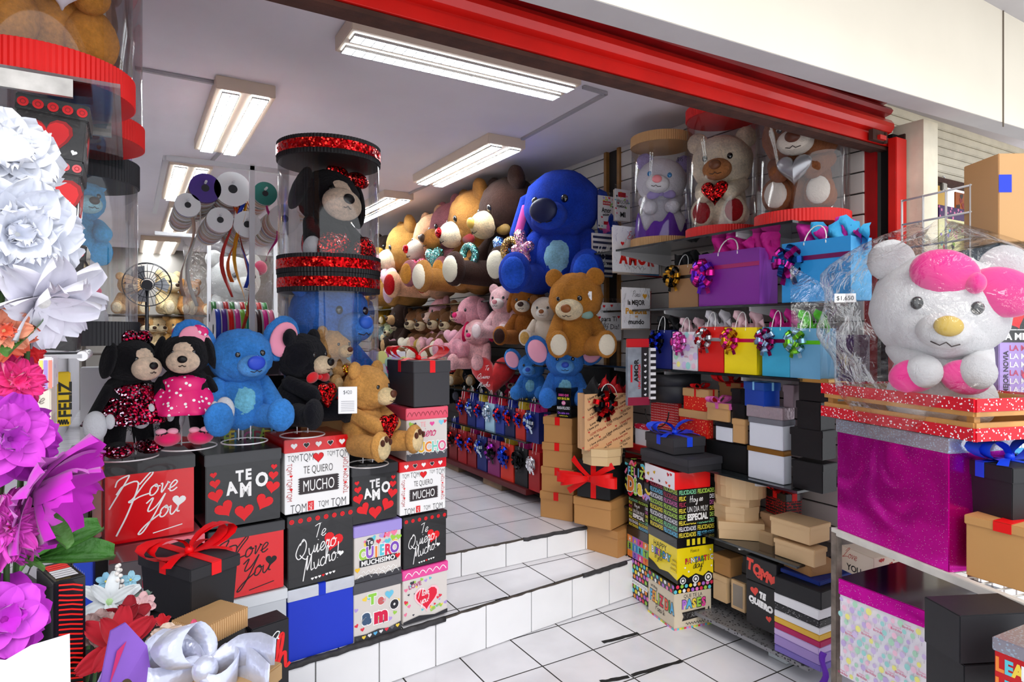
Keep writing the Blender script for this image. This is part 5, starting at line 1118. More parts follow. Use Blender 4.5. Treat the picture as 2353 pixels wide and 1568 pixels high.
corner_box('gift_box', 'polka dot Happy Birthday To You box at the bottom of the rear birthday stack', 1489, 1304, 1397, T2, xl=1436, w=.25, yaw=R(-8), lidh=0, body=gloss('1A1618'), prints=[('L', lambda p: (pr_bigdots(8, 8)(p), p.rect(0, .36, 1, .48, 'F4F4F4'), p.text('HAPPY BIRTHDAY TO YOU', .5, .42, .06, '2B2B30', 0, .6, w=.9)))])
corner_box('gift_box', 'Happy Birthday letter tile box in the rear birthday stack', 1490, 1228, 1305, T2, xl=1440, w=.25, yaw=R(-8), lidh=.06, body=gloss('7AC8D8'), lid=gloss('18181A'), prints=[('L', lambda p: ([p.rect(i / 4, .02 + j / 3, (i + .96) / 4, (j + .96) / 3, ['F08A3A', '5EC6D8', 'B070D8', '9ED04A', 'E8489A', '3A8AD8'][(i * 2 + j * 3) % 6]) for i in range(4) for j in range(3)], colorword(p, 'HAPP', 0, 1, .83, .2, ['F4F4F4', 'F4D820', '2B2B30'], .04), colorword(p, 'BIRT', 0, 1, .5, .24, ['2A2A60', 'F4F4F4', '2B2B30'], .04), colorword(p, '.DAY', 0, 1, .17, .2, ['E83048', '2A48B0', 'F4F4F4'], .04)))])
corner_box('gift_box', 'black Especial Felicidades box in the rear birthday stack', 1490, 1160, 1229, T2, xl=1443, w=.25, yaw=R(-8), lidh=0, body=gloss('18181A'), prints=[('L', pr_especial)])
def pr_fdia(p):
    r = random.Random(5)
    for k in range(26):
        u, v = r.uniform(.04, .96), r.uniform(.04, .96); p.stroke([Vector(((u + .1 * q) * p.W, (v + .07 * math.sin(q * 2.5 + k)) * p.H)) for q in range(3)], .07 * p.H, CONF[k % 6])
    p.rect(.14, .2, .8, .86, '18181A'); colorword(p, 'FELIZ', .16, .78, .72, .22, ['7AC8F0', 'B8E060', 'F0A0C0'], .05, .02); colorword(p, 'Dia', .2, .75, .38, .36, ['F08A3A', '9ED04A', 'F4D34A'], .07, .02, INK_W)
corner_box('gift_box', 'multicolour Feliz Dia box on top of the rear birthday stack', 1491, 1072, 1161, T2 * .99, xl=1432, w=.26, yaw=R(-8), lidh=0, body=gloss('161618'), prints=[('L', pr_fdia), ('T', pr_hearts_only(20, 3, CONF, .1, .2))])
# ------------------------------------------------------------------ right wall, near part
XS = 2.68
shelf('top glass shelf carrying three round display tubes', 2.62, 1.86, 3.55, 2.115, (2.2, 3.1)); shelf('glass shelf with the large purple and blue bags', 2.66, 1.85, 3.5, 1.735, (2.15, 2.75))
shelf('glass shelf with the row of bright bags with bows', 2.66, 1.85, 3.5, 1.38, (2.2, 2.75, 3.2)); shelf('glass shelf of mixed gift boxes', 2.64, 1.85, 3.55, .862, (2.1, 2.9)); shelf('glass shelf of unpainted kraft boxes', 2.64, 1.85, 3.2, .515, (2.2,)); shelf('lowest grey speckled shelf near the floor', 2.62, 1.78, 2.8, .085, (), .02, speckle('8A8A8E', '3A3A3E', 60, .4, .4, .3))
b = MB(); b.box((2.8, 2.0, .033), (.2, .1, .06), mat('C8D0D4', .4)); tag(b.build('support_block'), 'pale block supporting the lowest speckled shelf', 'block')
def wtube(label, px, r, h, m, lid, X=2.87, tr=None):
    P = at(px, 545, X=X); jar('display_tube', label, (P.x, P.y, 2.117), r, h, m, lid, .06, ribs=84); return P
KC = card('C89A66'); RC = card('E01C18')
P1 = wtube('clear display tube with kraft rims holding a lilac and white plush', 1520, .185, .70, KC, KC)
P2 = wtube('clear display tube with red rims holding a cream bear', 1660, .195, .74, RC, RC, X=2.88)
P3 = wtube('clear display tube with red base holding a brown and beige bear nearest the shutter', 1842, .215, .72, RC, RC, X=2.87)
bear('plush_rabbit', 'white plush with lilac hood and purple cloth in the kraft tube', (P1.x, P1.y, 2.19), R(-45), .5, f='E8E4EE', muz='F2F0F4', nose='E88A90', ears='round', earc='A898D0', eye='1878B8', legs=.08, spread=.0, feet=0, hs=1.15, arms='hug', head=(-.1, 0, .15), bow=velvet('A090C8'), cat='plush toy')
b = MB(); b.grid(lambda u, v: Vector((.165 * math.cos(u * 6.283), .165 * math.sin(u * 6.283), .06 + v * (.09 + .04 * math.sin(u * 31) + .03 * math.sin(u * 57)))), 60, 3, tissue('5A1A9A')); tag(b.build('tissue_collar', loc=(P1.x, P1.y, 2.12)), 'deep purple tissue lining the bottom of the kraft tube', 'tissue')
tg = thing('price_sticker', 'handwritten $95 price on the kraft tube', 'price sticker', at(1562, 366, t=tX(1562, 2.70)), R(-20)); pr = Print((-.04, -.003, -.02), (1, 0, 0), (0, 0, 1), .08, .04); pr.text('$95', .5, .5, .6, '101014', 0, .7); pr.build(tg)
bear('teddy_bear', 'cream teddy bear with caramel muzzle and red sequin sole in the red tube', (P2.x, P2.y, 2.185), R(-62), .52, f='EEDCC0', muz='B87848', nose='6A4028', pad='A01820', legs=.12, spread=.0, hs=1.2, arms='hug', head=(.05, .12, 0), heart=SEQR)
bear('teddy_bear', 'brown teddy bear with beige legs and silver heart sole in the red based tube', (P3.x, P3.y, 2.185), R(-65), .56, f='8A5230', muz='EFE0D0', nose='5A3020', pad='EEE2D6', legs=.14, spread=.0, hs=1.2, arms='hug', heart=mat('A8A8AC', .3, metal=.7), head=(0, .15, 0))
# bags
wallbag('large purple gift bag with pink tissue and purple bow', 1606, 1745, 562, 693, mat('7A1E90', .5, var=.06), XS, .14, z=1.737, side=mat('A850C8', .5), tis=tissue('E01E9A'), tis2=tissue('E01E9A'), bow=(foil('6A2ACB'), foil('E82A9A')), band=mat('A01860', .35), bowpos=(-.38, .62), bowr=.085)
wallbag('large sky blue gift bag with magenta and blue tissue', 1797, 1955, 534, 683, mat('2A92D8', .5, var=.05), XS, .16, z=1.737, side=mat('58B4F0', .5), tis=tissue('C81E9A'), tis2=tissue('38A8E0'), bow=(foil('B0208A'), foil('1A4A90')), band=mat('6A1050', .35), bowpos=(-.36, .68), bowr=.085)
wallbag('plain kraft bag with black and gold bow behind the greeting bags', 1537, 1604, 610, 712, mat('B08458', .6), XS + .1, .12, z=1.737, tis=tissue('141416'), bow=(foil('1A1A1A'), foil('C8902A')), band=mat('18120E', .4), bowpos=(-.3, .75), bowr=.07)
for (x0, x1, yt, c, sd, ti, b1, b2, bd, lb, bp) in ((1496, 1543, 768, '1A2470', '1A2470', '18181A', '1A38D0', '101014', None, 'navy blue gift bag with blue and black bow', -.1), (1546, 1603, 768, 'E8E4EC', 'B8D8E0', 'F0C8D0', 'E850B8', 'F080D0', None, 'pastel balloon print gift bag with pink bow', -.15),
  (1605, 1663, 752, 'E01A14', 'C01410', 'E8E4EA', 'B01018', 'D0D0D4', 'A8A8AC', 'bright red gift bag with silver and red bow', -.2), (1665, 1739, 748, 'F6DC0C', 'E8C80C', 'F4C8D0', 'E8A020', 'E02A80', 'C81850', 'yellow gift bag with gold and pink bow', -.25),
  (1752, 1815, 742, '3AA8D0', '5AC0E0', 'E02A9A', 'A8C8F0', '8A1858', '7A1048', 'turquoise gift bag with magenta tissue and pale blue bow', -.3), (1816, 1888, 740, '6AA8D0', '7ABCE8', '5AD820', '8AE040', '9AD0E8', '6AD020', 'light blue gift bag with lime green tissue and bow', -.25), (1922, 1962, 750, '3A1850', '3A1030', None, None, None, None, 'dark purple gift bag beside the light blue one', 0)):
    wallbag(lb, x0, x1 if x1 != 1888 else 1885, yt, 858, mat(c, .5, var=.04), XS, .12, z=1.382, side=mat(sd, .5), tis=tissue(ti) if ti else None, bow=(foil(b1), foil(b2)) if b1 else None, band=mat(bd, .3, metal=.3) if bd else None, bowpos=(bp, .74), bowr=.062, prints=pr_balloons(8, 20) if 'balloon' in lb else None, hh=.09)
# cards
def cards(label, x0, x1, yt, yb, t, n, body, pf, dy=.012, edge='C8B8A8', dx=.006):
    A = at(x0, yb, t=t); B_ = at(x1, yb, Y=A.y); w = B_.x - A.x; h = at(x0, yt, t=t).z - A.z
    o = thing('greeting_bag', label + ', front of its hook', 'greeting bag', ((A.x + B_.x) / 2, A.y, A.z), 0, 'flat greeting bags hanging on the wall hooks')
    b = MB(); b.box((0, .002, h/2), (w, .004, h), body, bev=.001); b.build('card', o); pr = Print((-w/2, -.0006, 0), (1, 0, 0), (0, 0, 1), w, h); pf(pr); pr.build(o)
    b = MB(); b.grid(lambda u, v: Vector(((u - .5) * (w + .01), -.003 - .002 * math.sin(u * 7 + v * 5), v * (h + .03))), 10, 10, clear(k=.05, wr=.4)); b.build('clear_sleeve', o)
    r = random.Random(int(x0)); cols = ['E8E0D8', 'D8C8B8', '3A78B0', 'B02028', 'E8E4E0', 'C8C0B8', '8A1820']
    for k in range(n):
        b = MB(); b.box((0, 0, h/2), (w, .006, h * r.uniform(.96, 1.03)), mat(cols[(k + int(x0)) % 7] if k % 2 else edge, .4)); 
        q = b.build('greeting_bag', loc=((A.x + B_.x) / 2 + (k + 1) * dx + r.uniform(-.004, .004), A.y + .008 + (k + 1) * dy, A.z + r.uniform(-.008, .004)), rot=(0, r.uniform(-.03, .03), r.uniform(-.03, .03)))
        tag(q, 'flat sleeve hanging behind the ' + label, 'greeting bag', 'flat greeting bags hanging on the wall hooks')
WC = mat('F0EEF0', .35)
cards('AMOR greeting bag', 1408, 1514, 517, 624, 4.0, 8, WC, lambda p: (p.script('Esto', .3, .72, .09, INK_R, .14), p.text('del', .55, .55, .12, INK_K, 0, .9), colorword(p, 'AMOR', .12, .92, .32, .26, ['D82018'], .06, -.02), p.heart(.2, .62, .1, INK_R), p.wave(.4, .7, .12, .03, 3, '6A6A70', .008)), dx=.018)
cards('Una Historia de Amor Verdadero greeting bag', 1374, 1410, 448, 524, 4.5, 3, WC, lambda p: (confetti_hearts(p, 26, 2, .05, .09, avoid=(.25, .8, .2, .8)), p.rect(.3, .72, .8, .84, 'C81828'), p.text('UNA HISTORIA', .55, .78, .05, INK_W, .02, w=.45), p.text('Amor', .52, .57, .15, INK_K, .03, w=.6), p.script('Verdadero', .28, .38, .05, INK_K, .16, .2, .1, .7), p.rect(.35, .12, .7, .22, 'C81828')), dx=.02)
cards('Eres la Persona mas Importante greeting bag', 1413, 1448, 433, 506, 4.35, 2, WC, lambda p: (confetti_hearts(p, 12, 6, .05, .09), p.rect(.2, .75, .7, .9, 'B81828'), p.text('PERSONA', .5, .6, .12, INK_K, 0, w=.8), p.script('Importante', .05, .42, .06, INK_K, .16, .2, 0, .8), p.text('MI', .5, .2, .16, INK_K, .03)), dx=.01)
cards('navy striped greeting bag', 1362, 1408, 535, 630, 4.25, 6, mat('D8D4D8', .35), lambda p: ([p.rect(0, i / 8, 1, i / 8 + .06, '1C2448') for i in range(8)], p.script('Hello', .15, .45, .12, INK_W, .2), p.script('You', .25, .2, .1, INK_W, .2)), dx=.01)
cards('Para la Mejor Persona del Mundo greeting bag', 1429, 1494, 660, 755, 3.9, 14, WC, lambda p: (p.script('Para', .35, .78, .07, INK_K, .12), p.text('la MEJOR', .5, .64, .12, INK_K, .03, w=.6), p.text('Persona', .5, .43, .14, 'D8961A', .04, w=.75), p.text('del', .5, .3, .06, 'D8961A', .02), p.text('mundo', .5, .17, .12, INK_K, .03, w=.55), p.heart(.8, .8, .15, 'E8A82A')), dx=.012)
cards('Especialmente para Ti Feliz Dia greeting bag', 1370, 1428, 695, 782, 4.15, 10, WC, lambda p: (p.script('Especialmente', .15, .74, .05, '6A6A70', .12, .2, 0, .7), p.text('para Ti', .5, .57, .13, INK_K, .01, w=.6), p.script('Feliz', .1, .34, .1, INK_K, .1), p.text('Dia!', .72, .36, .14, INK_K, 0), [p.heart(u, v, .09, INK_R) for u, v in ((.3, .9), (.6, .92), (.12, .6), (.88, .62), (.2, .12), (.55, .1))]), dx=.012)
o = thing('wrapping_pack', 'hanging pack of gift wrap with red header and dark love print', 'gift wrap pack', at(1465, 943, t=3.75), R(-15)); b = MB(); b.box((0, 0, .2), (.14, .03, .34), mat('8A929C', .3, var=.3, vs=20), bev=.002); b.build('pack', o); b = MB(); b.box((0, 0, .395), (.14, .02, .05), mat('C81820', .35), bev=.002); b.build('header_card', o)
pr = Print((-.07, -.016, .03), (1, 0, 0), (0, 0, 1), .14, .34); pr.rect(.62, 0, 1, 1, '16161A'); [pr.heart(.8, .08 + k * .1, .05, 'D8D8DC', .4 * (k % 2)) for k in range(9)]; pr.rect(0, 0, 1, .14, '8A1838'); pr.text('AMOR', .38, .6, .08, '16161A', .04, 1.2, 0, R(90)); pr.text('UNA HISTORIA', .52, .5, .045, 'C81828', .03, 1, 0, R(90)); pr.rect(.12, .4, .2, .7, 'C81828'); pr.build(o)
o = thing('wrapping_pack', 'second gift wrap pack with black and white stripes beside the first', 'gift wrap pack', at(1498, 925, t=3.75), R(-15)); b = MB(); b.box((0, 0, .17), (.035, .03, .3), mat('E8E8EA', .3)); b.build('pack', o); pr = Print((-.0175, -.016, 0), (1, 0, 0), (0, 0, 1), .035, .32); [pr.rect(0, k / 9, 1, k / 9 + .055, '16161A') for k in range(9)]; pr.build(o)
# boxes on the near right shelves: near vertical edge in the photo, left and right extents
BB = mat('141416', .4, bump=.1, bs=20); WB = card('D9DCE6'); GR = card('6E6E76'); POL = speckle('D8200E', 'F8C070', 75, .5, 0, .22)
KP = card('D2B084'); KD = card('A87A4A')
def sb(label, px, yt, yb, xl, xr, body, lid=None, lidh=.035, X=XS, z=None, yaw=0, name='gift_box', **k):
    t = tX(px, X)
    o = corner_box(name, label, px, yt, yb, t, xl=xl, xr=xr, yaw=yaw, lidh=lidh, body=body, lid=lid or body, **k)
    if z is not None: o.location.z = z
    return o
sb('white box with gold lid, lower of the two white boxes', 1801, 1038, 1115, 1716, 1822, WB, mat('9A6A30', .3, metal=.5), .025, z=.864)
sb('white box with grey lid, upper of the two white boxes', 1799, 968, 1038, 1719, 1829, WB, GR, .028)
sb('silver wrapped box in crinkled clear film', 1798, 940, 968, 1712, 1829, mat('B8A8B0', .25, metal=.5, bump=.5), lidh=0)
sb('royal blue box with pale blue ribbon', 1756, 881, 940, 1708, 1795, card('1040A8'), card('1A4AA0'), .04, ribbon=satin('8AC8F0'), rw=.012, yaw=R(-12))
sb('bottom black box beside the white boxes', 1891, 1060, 1128, 1818, 1926, BB, None, .035, z=.864)
sb('second black box in the black stack', 1890, 992, 1060, 1814, 1924, BB)
sb('third black box in the black stack', 1886, 926, 992, 1828, 1922, BB)
sb('flat gold lidded box on top of the black stack', 1903, 872, 926, 1832, 1952, BB, mat('C89850', .3, metal=.5), .02)
sb('mauve grey box beside the blue box', 1824, 886, 938, 1797, 1840, mat('8A7880', .4, metal=.2), X=2.74)
sb('large black storage box on the left of the mixed shelf', 1716, 1026, 1090, 1620, 1740, mat('0E0E10', .5), lidh=0, X=2.72, z=.864)
sb('dark red lidded box under the printed bag shelf', 1610, 1020, 1085, 1560, 1640, mat('5A1014', .5), lidh=0, X=2.75, z=.864)
sb('lower red polka dot box with kraft lid', 1626, 948, 1010, 1559, 1642, POL, KC, .045, X=2.72)
sb('upper red polka dot box with kraft lid and red bow', 1628, 897, 948, 1568, 1651, POL, KC, .045, X=2.72, ribbon=satin('D01018'), rw=.012, bow=True, bowsize=.07)
sb('small kraft box with orchid pink bow', 1674, 930, 972, 1622, 1682, KC, KC, .03, X=2.70, ribbon=satin('D060A8'), rw=.02, bow=True, bowsize=.09)
sb('small pale box under the pink bow kraft box', 1682, 976, 1018, 1642, 1690, WB, BB, .02, X=2.7)
sb('kraft cube beside the white boxes', 1712, 966, 1022, 1681, 1722, KC, KC, .03, X=2.7)
sb('stacked black cube above the kraft cube', 1712, 931, 966, 1680, 1722, BB, BB, .02, X=2.72)
sb('brown box with large red bow behind the polka dot boxes', 1700, 882, 920, 1650, 1712, KD, KD, .02, X=2.82, ribbon=satin('C81018'), rw=.03, bow=True, bowsize=.14)
sb('small black box behind the pink bow', 1702, 895, 931, 1678, 1716, BB, BB, .02, X=2.76)
P = at(1553, 922, X=2.82); t = thing('hat_box', 'round charcoal hat box on the mixed box shelf', 'hat box', P); b = MB(); b.cyl((0, 0, 0), (0, 0, .14), .14, card('2A2A2E'), seg=40); b.build('box_body', t); b = MB(); b.cyl((0, 0, .1), (0, 0, .165), .145, card('2A2A2E'), seg=40); b.build('lid', t)
t = sb('red hat box bag printed with white love text and black cord', 1560, 922, 994, 1493, 1569, mat('D02028', .5), lidh=0, X=2.76, prints=[('L', pr_repeat('love you', ['F4E8E8'], 12, .06, 0, 0, 3, 4, .8))])
b = MB(); b.tube([(-.075, .05 * math.cos(a) * 2, .12 + .1 * math.sin(a)) for a in [math.pi * (1 + k / 12) for k in range(13)]], .004, mat('141414', .6)); b.build('cord', t)
sb('white box with red dotted lid beside the printed bag', 1486, 978, 1028, 1457, 1496, WB, speckle('C82040', 'F4F4F4', 60, .5, 0, .25), .03, X=2.72)
sb('deep red box below the white dotted lid box', 1486, 1028, 1068, 1434, 1500, card('A81418'), lidh=0, X=2.7)
for k, (x0, x1, yb, r, h, oc) in enumerate(((1645, 1752, 1246, .13, .09, 4), (1645, 1742, 1205, .12, .075, 8), (1645, 1742, 1170, .12, .05, 8), (1645, 1758, 1149, .13, .11, 24))):
    P = at((x0 + x1) / 2, yb, X=2.80); P.z = .517 + sum((.09, .075, .05, .11)[:k]); t = thing('gift_box', ['square pale kraft box wrapped in film at the bottom of the unpainted stack', 'octagonal pale kraft box, second in the unpainted stack', 'thin octagonal pale kraft box in the middle of the unpainted stack', 'round tall pale kraft box on top of the unpainted stack'][k], 'gift box', P, R(12 * k), 'unpainted pale kraft boxes in one stack')
    b = MB(); b.cyl((0, 0, 0), (0, 0, h * .6), r * (1.2 if oc == 4 else 1), KP, seg=oc, smooth=False); b.build('box_body', t); b = MB(); b.cyl((0, 0, h * .55), (0, 0, h), r * (1.23 if oc == 4 else 1.03), KP, seg=oc, smooth=False); b.build('lid', t)
sb('kraft box supporting the black and red love box', 1786, 1187, 1224, 1746, 1802, mat('C8A07A', .6), X=2.86, lidh=.03)
sb('black box with red love print and red bow on kraft box', 1806, 1138, 1194, 1757, 1845, speckle('1A1012', 'C01418', 90, .5, 0, .3), gloss('16161A'), .035, X=2.84, yaw=R(-15), ribbon=RB, rw=.03, bow=True, bowsize=.1, prints=[('L', pr_repeat('love', ['E01820'], 6, .1, 0, 0, 2, 3, .9)), ('R', pr_repeat('love', ['E01820'], 6, .1, 0, 0, 5, 3, .9))])
sb('pale kraft flat box behind the front pair', 1776, 1228, 1266, 1710, 1800, KP, None, .02, X=2.78)
sb('pale kraft flat box, lower of the front pair on the kraft shelf', 1872, 1256, 1297, 1777, 1902, KP, None, .022, X=2.68, z=.517)
sb('pale kraft flat box, upper of the front pair on the kraft shelf', 1862, 1213, 1256, 1768, 1910, KP, None, .022, X=2.68)
sb('kraft treasure chest box on the lowest shelf', 1678, 1285, 1330, 1638, 1708, KD, None, .04, X=2.72)
sb('pale kraft cube under the treasure chest box', 1670, 1330, 1390, 1636, 1682, KP, None, .03, X=2.72)
t = sb('kraft box with clear window on the lowest shelf', 1712, 1345, 1412, 1677, 1720, KP, lidh=0, X=2.72, prints=[('L', lambda p: p.rect(.15, .12, .85, .88, mat('8A8074', .15)))])
sb('black box with white and red TE QUIERO foam letters', 1781, 1358, 1462, 1712, 1862, mat('1C1B1E', .5), lidh=0, X=2.66, prints=[('L', pr_tequier)])
sb('black box with red TQM foam letters and heart', 1785, 1300, 1358, 1711, 1866, mat('201F22', .5), lidh=0, X=2.66, prints=[('L', pr_tqmfoam)])
def flat(label, x0, x1, y, h, col, X=2.62, z=None, lidh=0, **k):
    P = at(x1, y, X=X); Q = at(x0, y, X=X); w = Q.y - P.y
    return gift_box('gift_box', label, (X + .13, (P.y + Q.y) / 2, z), .26, w, h, R(random.Random(int(z * 999)).uniform(-2, 2)), body=col, lid=col, lidh=lidh, group='flat boxes piled on the lowest shelf', **k)
z = .087
for col, h, nm in (('7A6AB8', .03, 'blue violet'), ('A088C8', .045, 'lilac'), ('C8B0E0', .03, 'pale lilac'), ('B01858', .028, 'crimson'), ('E0B040', .028, 'mustard'), ('E4E4E8', .03, 'white'), ('1E1E22', .035, 'black dotted'), ('E8E8EC', .045, 'thick white'), ('1A1A1E', .08, 'tall black')):
    m = speckle('1E1E22', 'C8C8CC', 120, .4, 0, .2) if 'dotted' in nm else card(col)
    flat('%s flat box in the pile on the lowest shelf' % nm, 1776, 1885, 1400, h, m, z=z); z += h + .0005
flat('long navy blue lid on top of the flat box pile', 1790, 1885, 1400, .02, card('1A3488'), z=z, X=2.68)
P = at(1848, 1400, X=2.78); t = thing('gift_box', 'small kraft chest on top of the navy lid', 'gift box', (P.x, P.y, z + .021), R(-8)); b = MB(); b.box((0, 0, .025), (.14, .2, .05), KD, bev=.002); b.build('box_body', t); b = MB(); b.cyl((0, -.102, .05), (0, .102, .05), .07, KD, seg=12, smooth=False); b.xf(Matrix.Translation((0, 0, .02)) @ Matrix.Diagonal((1.02, 1, .55, 1))); b.build('lid', t)
P = at(1893, 1500, X=2.6); b = MB(); b.ribbon([P + Vector((.0, .01 * math.sin(i), -.02 * i)) for i in range(9)], [(0, 1, .2 * math.sin(i)) for i in range(9)], .03, satin('6A2AB8')); tag(b.build('ribbon_tail', solid=.0006), 'purple ribbon hanging from the flat box pile', 'ribbon')
# ------------------------------------------------------------------ rack in front of the wall end
U = Vector((.2656, .9641, 0)); V = Vector((.9641, -.2656, 0)); P0 = Vector((2.467, 1.55, 0)); YR = R(-15.4)
MET = mat('8A7E74', .55, metal=.5, var=.5, vs=18, bump=.3, bs=40); METW = mat('D8D4CC', .5, var=.15, vs=14)
rk = thing('metal_rack', 'rusty grey metal rack carrying the magenta boxes', 'rack', P0, YR)
def rb(nm, a, c, w, m):
    b = MB(); a, c = Vector(a), Vector(c); d = c - a; b.box((a + c) / 2, (w, w, d.length), m, rot=Vector((0, 0, 1)).rotation_difference(d).to_euler(), bev=.002); b.build(nm, rk)
for y in (0, -1.5):
    for x in (.0, .72): rb('leg', (x, y, 0), (x, y, .785), .03, MET)
for z in (.785,): [rb('rail', a, c, .028, METW) for a, c in (((0, 0.015, z), (0, -1.5, z)), ((.72, 0, z), (.72, -1.5, z)), ((0, 0, z), (.72, 0, z)), ((0, -1.5, z), (.72, -1.5, z)))]
for z in (.12,): [rb('rail', a, c, .025, METW) for a, c in (((0, 0, z), (0, -1.5, z)), ((0, 0, z), (.72, 0, z)), ((.72, 0, z), (.72, -1.5, z)))]
b = MB(); [b.cyl((.0, -.03 - k * .05, .79), (.72, -.03 - k * .05, .79), .003, METW, seg=6) for k in range(29)]; b.build('top_wires', rk)
b = MB(); [b.cyl((.0, -.03 - k * .05, .125), (.72, -.03 - k * .05, .125), .003, METW, seg=6) for k in range(29)]; b.build('lower_wires', rk)
b = MB(); [b.cyl((.715, -.04 - k * .05, .125), (.715, -.04 - k * .05, .79), .003, METW, seg=6) for k in range(29)]; b.build('back_wires', rk)
gp = thing('wire_grid_panel', 'white wire grid panel standing behind the rack', 'wire grid', P0 + V * .44 + U * .04, YR); wg = mat('E8E8E8', .35, metal=.2)
b = MB(); L = 1.0
for k in range(5): b.cyl((0, .06 - k * .105, .8), (0, .06 - k * .105, 2.18 ), .0045, wg, seg=6)
for k in range(14): b.cyl((0, .06, .81 + k * .105), (0, -.36, .81 + k * .105), .0045, wg, seg=6)
b.build('wires', gp)
def holo(c, dark): 
    key = ('holo', c)
    if key in _M: return _M[key]
    m, nt, b = nodes('holographic_foil'); co = coords(nt); v = ND(nt, 'ShaderNodeTexVoronoi', Scale=150.0); nt.links.new(co, v.inputs['Vector'])
    lt = ND(nt, 'ShaderNodeMath', operation='LESS_THAN'); nt.links.new(v.outputs['Distance'], lt.inputs[0]); lt.inputs[1].default_value = .13
    mx = nt.nodes.new('ShaderNodeMix'); mx.data_type = 'RGBA'; mx.inputs[6].default_value = (*lin(c), 1); mx.inputs[7].default_value = (.95, .75, .95, 1); nt.links.new(lt.outputs[0], mx.inputs[0]); nt.links.new(mx.outputs[2], b.inputs['Base Color'])
    b.inputs['Metallic'].default_value = .85; b.inputs['Roughness'].default_value = .24
    n = ND(nt, 'ShaderNodeTexNoise', Scale=4.5, Detail=1.5, Distortion=.6); nt.links.new(co, n.inputs['Vector']); bp = ND(nt, 'ShaderNodeBump', Strength=.3, Distance=.04); nt.links.new(n.outputs[0], bp.inputs['Height']); nt.links.new(bp.outputs[0], b.inputs['Normal'])
    _M[key] = m; return m
HM = holo('D014A0', 1); HS = speckle('B8B4C0', 'C8E0F4', 130, .25, .7, .35)
corner_box('gift_box', 'large magenta holographic foil box with silver lid on the rack', 2181, 1008, 1319, 2.112, xl=1920, w=.3, yaw=YR, lidh=.052, body=HM, lid=HS)
cr = thing('wooden_crate', 'wooden slat crate wrapped in red heart ribbon holding the big white plush', 'crate', P0 + V * .17 - U * .27 + Vector((0, 0, 1.248)), YR); WD = mat('C89050', .5, var=.25, vs=10); RH = speckle('D01028', 'FFFFFF', 92, .5, 0, .27)
cw, cd = .36, .64
for z in (.035, .105):
    b = MB(); [b.box((s * cw / 2, 0, z), (.012, cd, .05), WD, bev=.001) for s in (-1, 1)]; [b.box((0, s * cd / 2, z), (cw, .012, .05), WD, bev=.001) for s in (-1, 1)]; sl = b.build('slats', cr)
    b = MB(); zz = z + (-.012 if z < .05 else .012); [b.box((s * (cw / 2 + .0075), 0, zz), (.002, cd + .03, .042), RH) for s in (-1, 1)]; [b.box((0, s * (cd / 2 + .0075), zz), (cw + .03, .002, .042), RH) for s in (-1, 1)]; b.build('heart_ribbon', sl)
for sx in (-1, 1):
    for sy in (-1, 1): b = MB(); b.box((sx * (cw / 2 - .02), sy * (cd / 2 - .02), .07), (.025, .025, .135), WD); b.build('corner_post', cr)
b = MB(); b.box((0, 0, .006), (cw, cd, .01), WD); b.build('base', cr)
KP_ = P0 + V * .185 - U * .29 + Vector((0, 0, 1.262))
kt = bear('plush_bear', 'giant white plush bear with pink bow wrapped in clear plastic in the crate', KP_, R(-52), .60, f='F2F2F4', muz='F6F6F6', nose='C8A848', cat='plush toy', legs=.02, spread=.0, feet=0, arms='hug', hs=1.38, head=(-.1, .1, .12), paw='F2F2F4', pad='F2F2F4', muzs=.8)
PK = velvet('E8288A'); Hk = Matrix.Translation((0, -.03, .70)) @ Matrix.Rotation(-.1, 4, 'Z') @ Matrix.Rotation(.1, 4, 'X') @ Matrix.Rotation(.12, 4, 'Y') @ Matrix.Scale(1.38, 4)
b = MB(); b.ell((-.02, -.17, .16), (.13, .07, .1), PK, M=Hk, rot=Euler((0, .2, 0))); b.ell((.19, -.14, .1), (.13, .07, .1), PK, M=Hk, rot=Euler((0, .3, 0))); b.ell((.085, -.2, .13), (.04, .05, .045), PK, M=Hk); b.xf(Matrix.Scale(.6, 4)); b.build('head_bow', kt)
b = MB(); [b.ell((q * .13 - .05, -.27, .3), (.13, .06, .1), PK, rot=Euler((0, q * .2, 0))) for q in (-1, 1)]; b.xf(Matrix.Scale(.6, 4)); b.build('chest_bow', kt)
b = MB()
def bagf(u, v):
    a = u * 2 * math.pi; z = -.02 + v * .74; r = (.22 + .13 * math.sin(min(v * 1.5, 1) * math.pi * .6)) * (1 if v < .75 else max(.02, math.cos((v - .75) / .25 * 1.5)) ** .7)
    w = 1 + .05 * math.sin(u * 50 + v * 13) * math.sin(v * 9) + .03 * math.sin(u * 23 - v * 21)
    return Vector((r * 1.1 * math.cos(a) * w, r * 1.0 * math.sin(a) * w, z + .03 * math.sin(u * 19)))
b.grid(bagf, 90, 22, clear(k=.05, wr=.7))
for s, L in ((-1, .2), (1, .14)): b.grid(lambda u, v: Vector((s * (.3 + L * v), -.05 + .06 * (u - .5) * (1 + v) + .015 * math.sin(v * 9 + u * 7), .42 + .2 * (u - .5) * (.4 + v) - .05 * s * v)), 8, 8, clear(k=.05, wr=.7))
b.build('plastic_bag', kt)
tg = thing('price_sticker', 'white $1,650 price sticker on the plastic of the big white plush', 'price sticker', at(1942, 685, t=2.33), R(-52)); b = MB(); b.box((0, 0, 0), (.07, .001, .032), mat('F8F8F8', .4), bev=.0003); b.build('sticker', tg); pr = Print((-.035, -.001, -.016), (1, 0, 0), (0, 0, 1), .07, .032); pr.text('$1,650', .5, .5, .5, '16161C', 0, .8, w=.8); pr.build(tg)
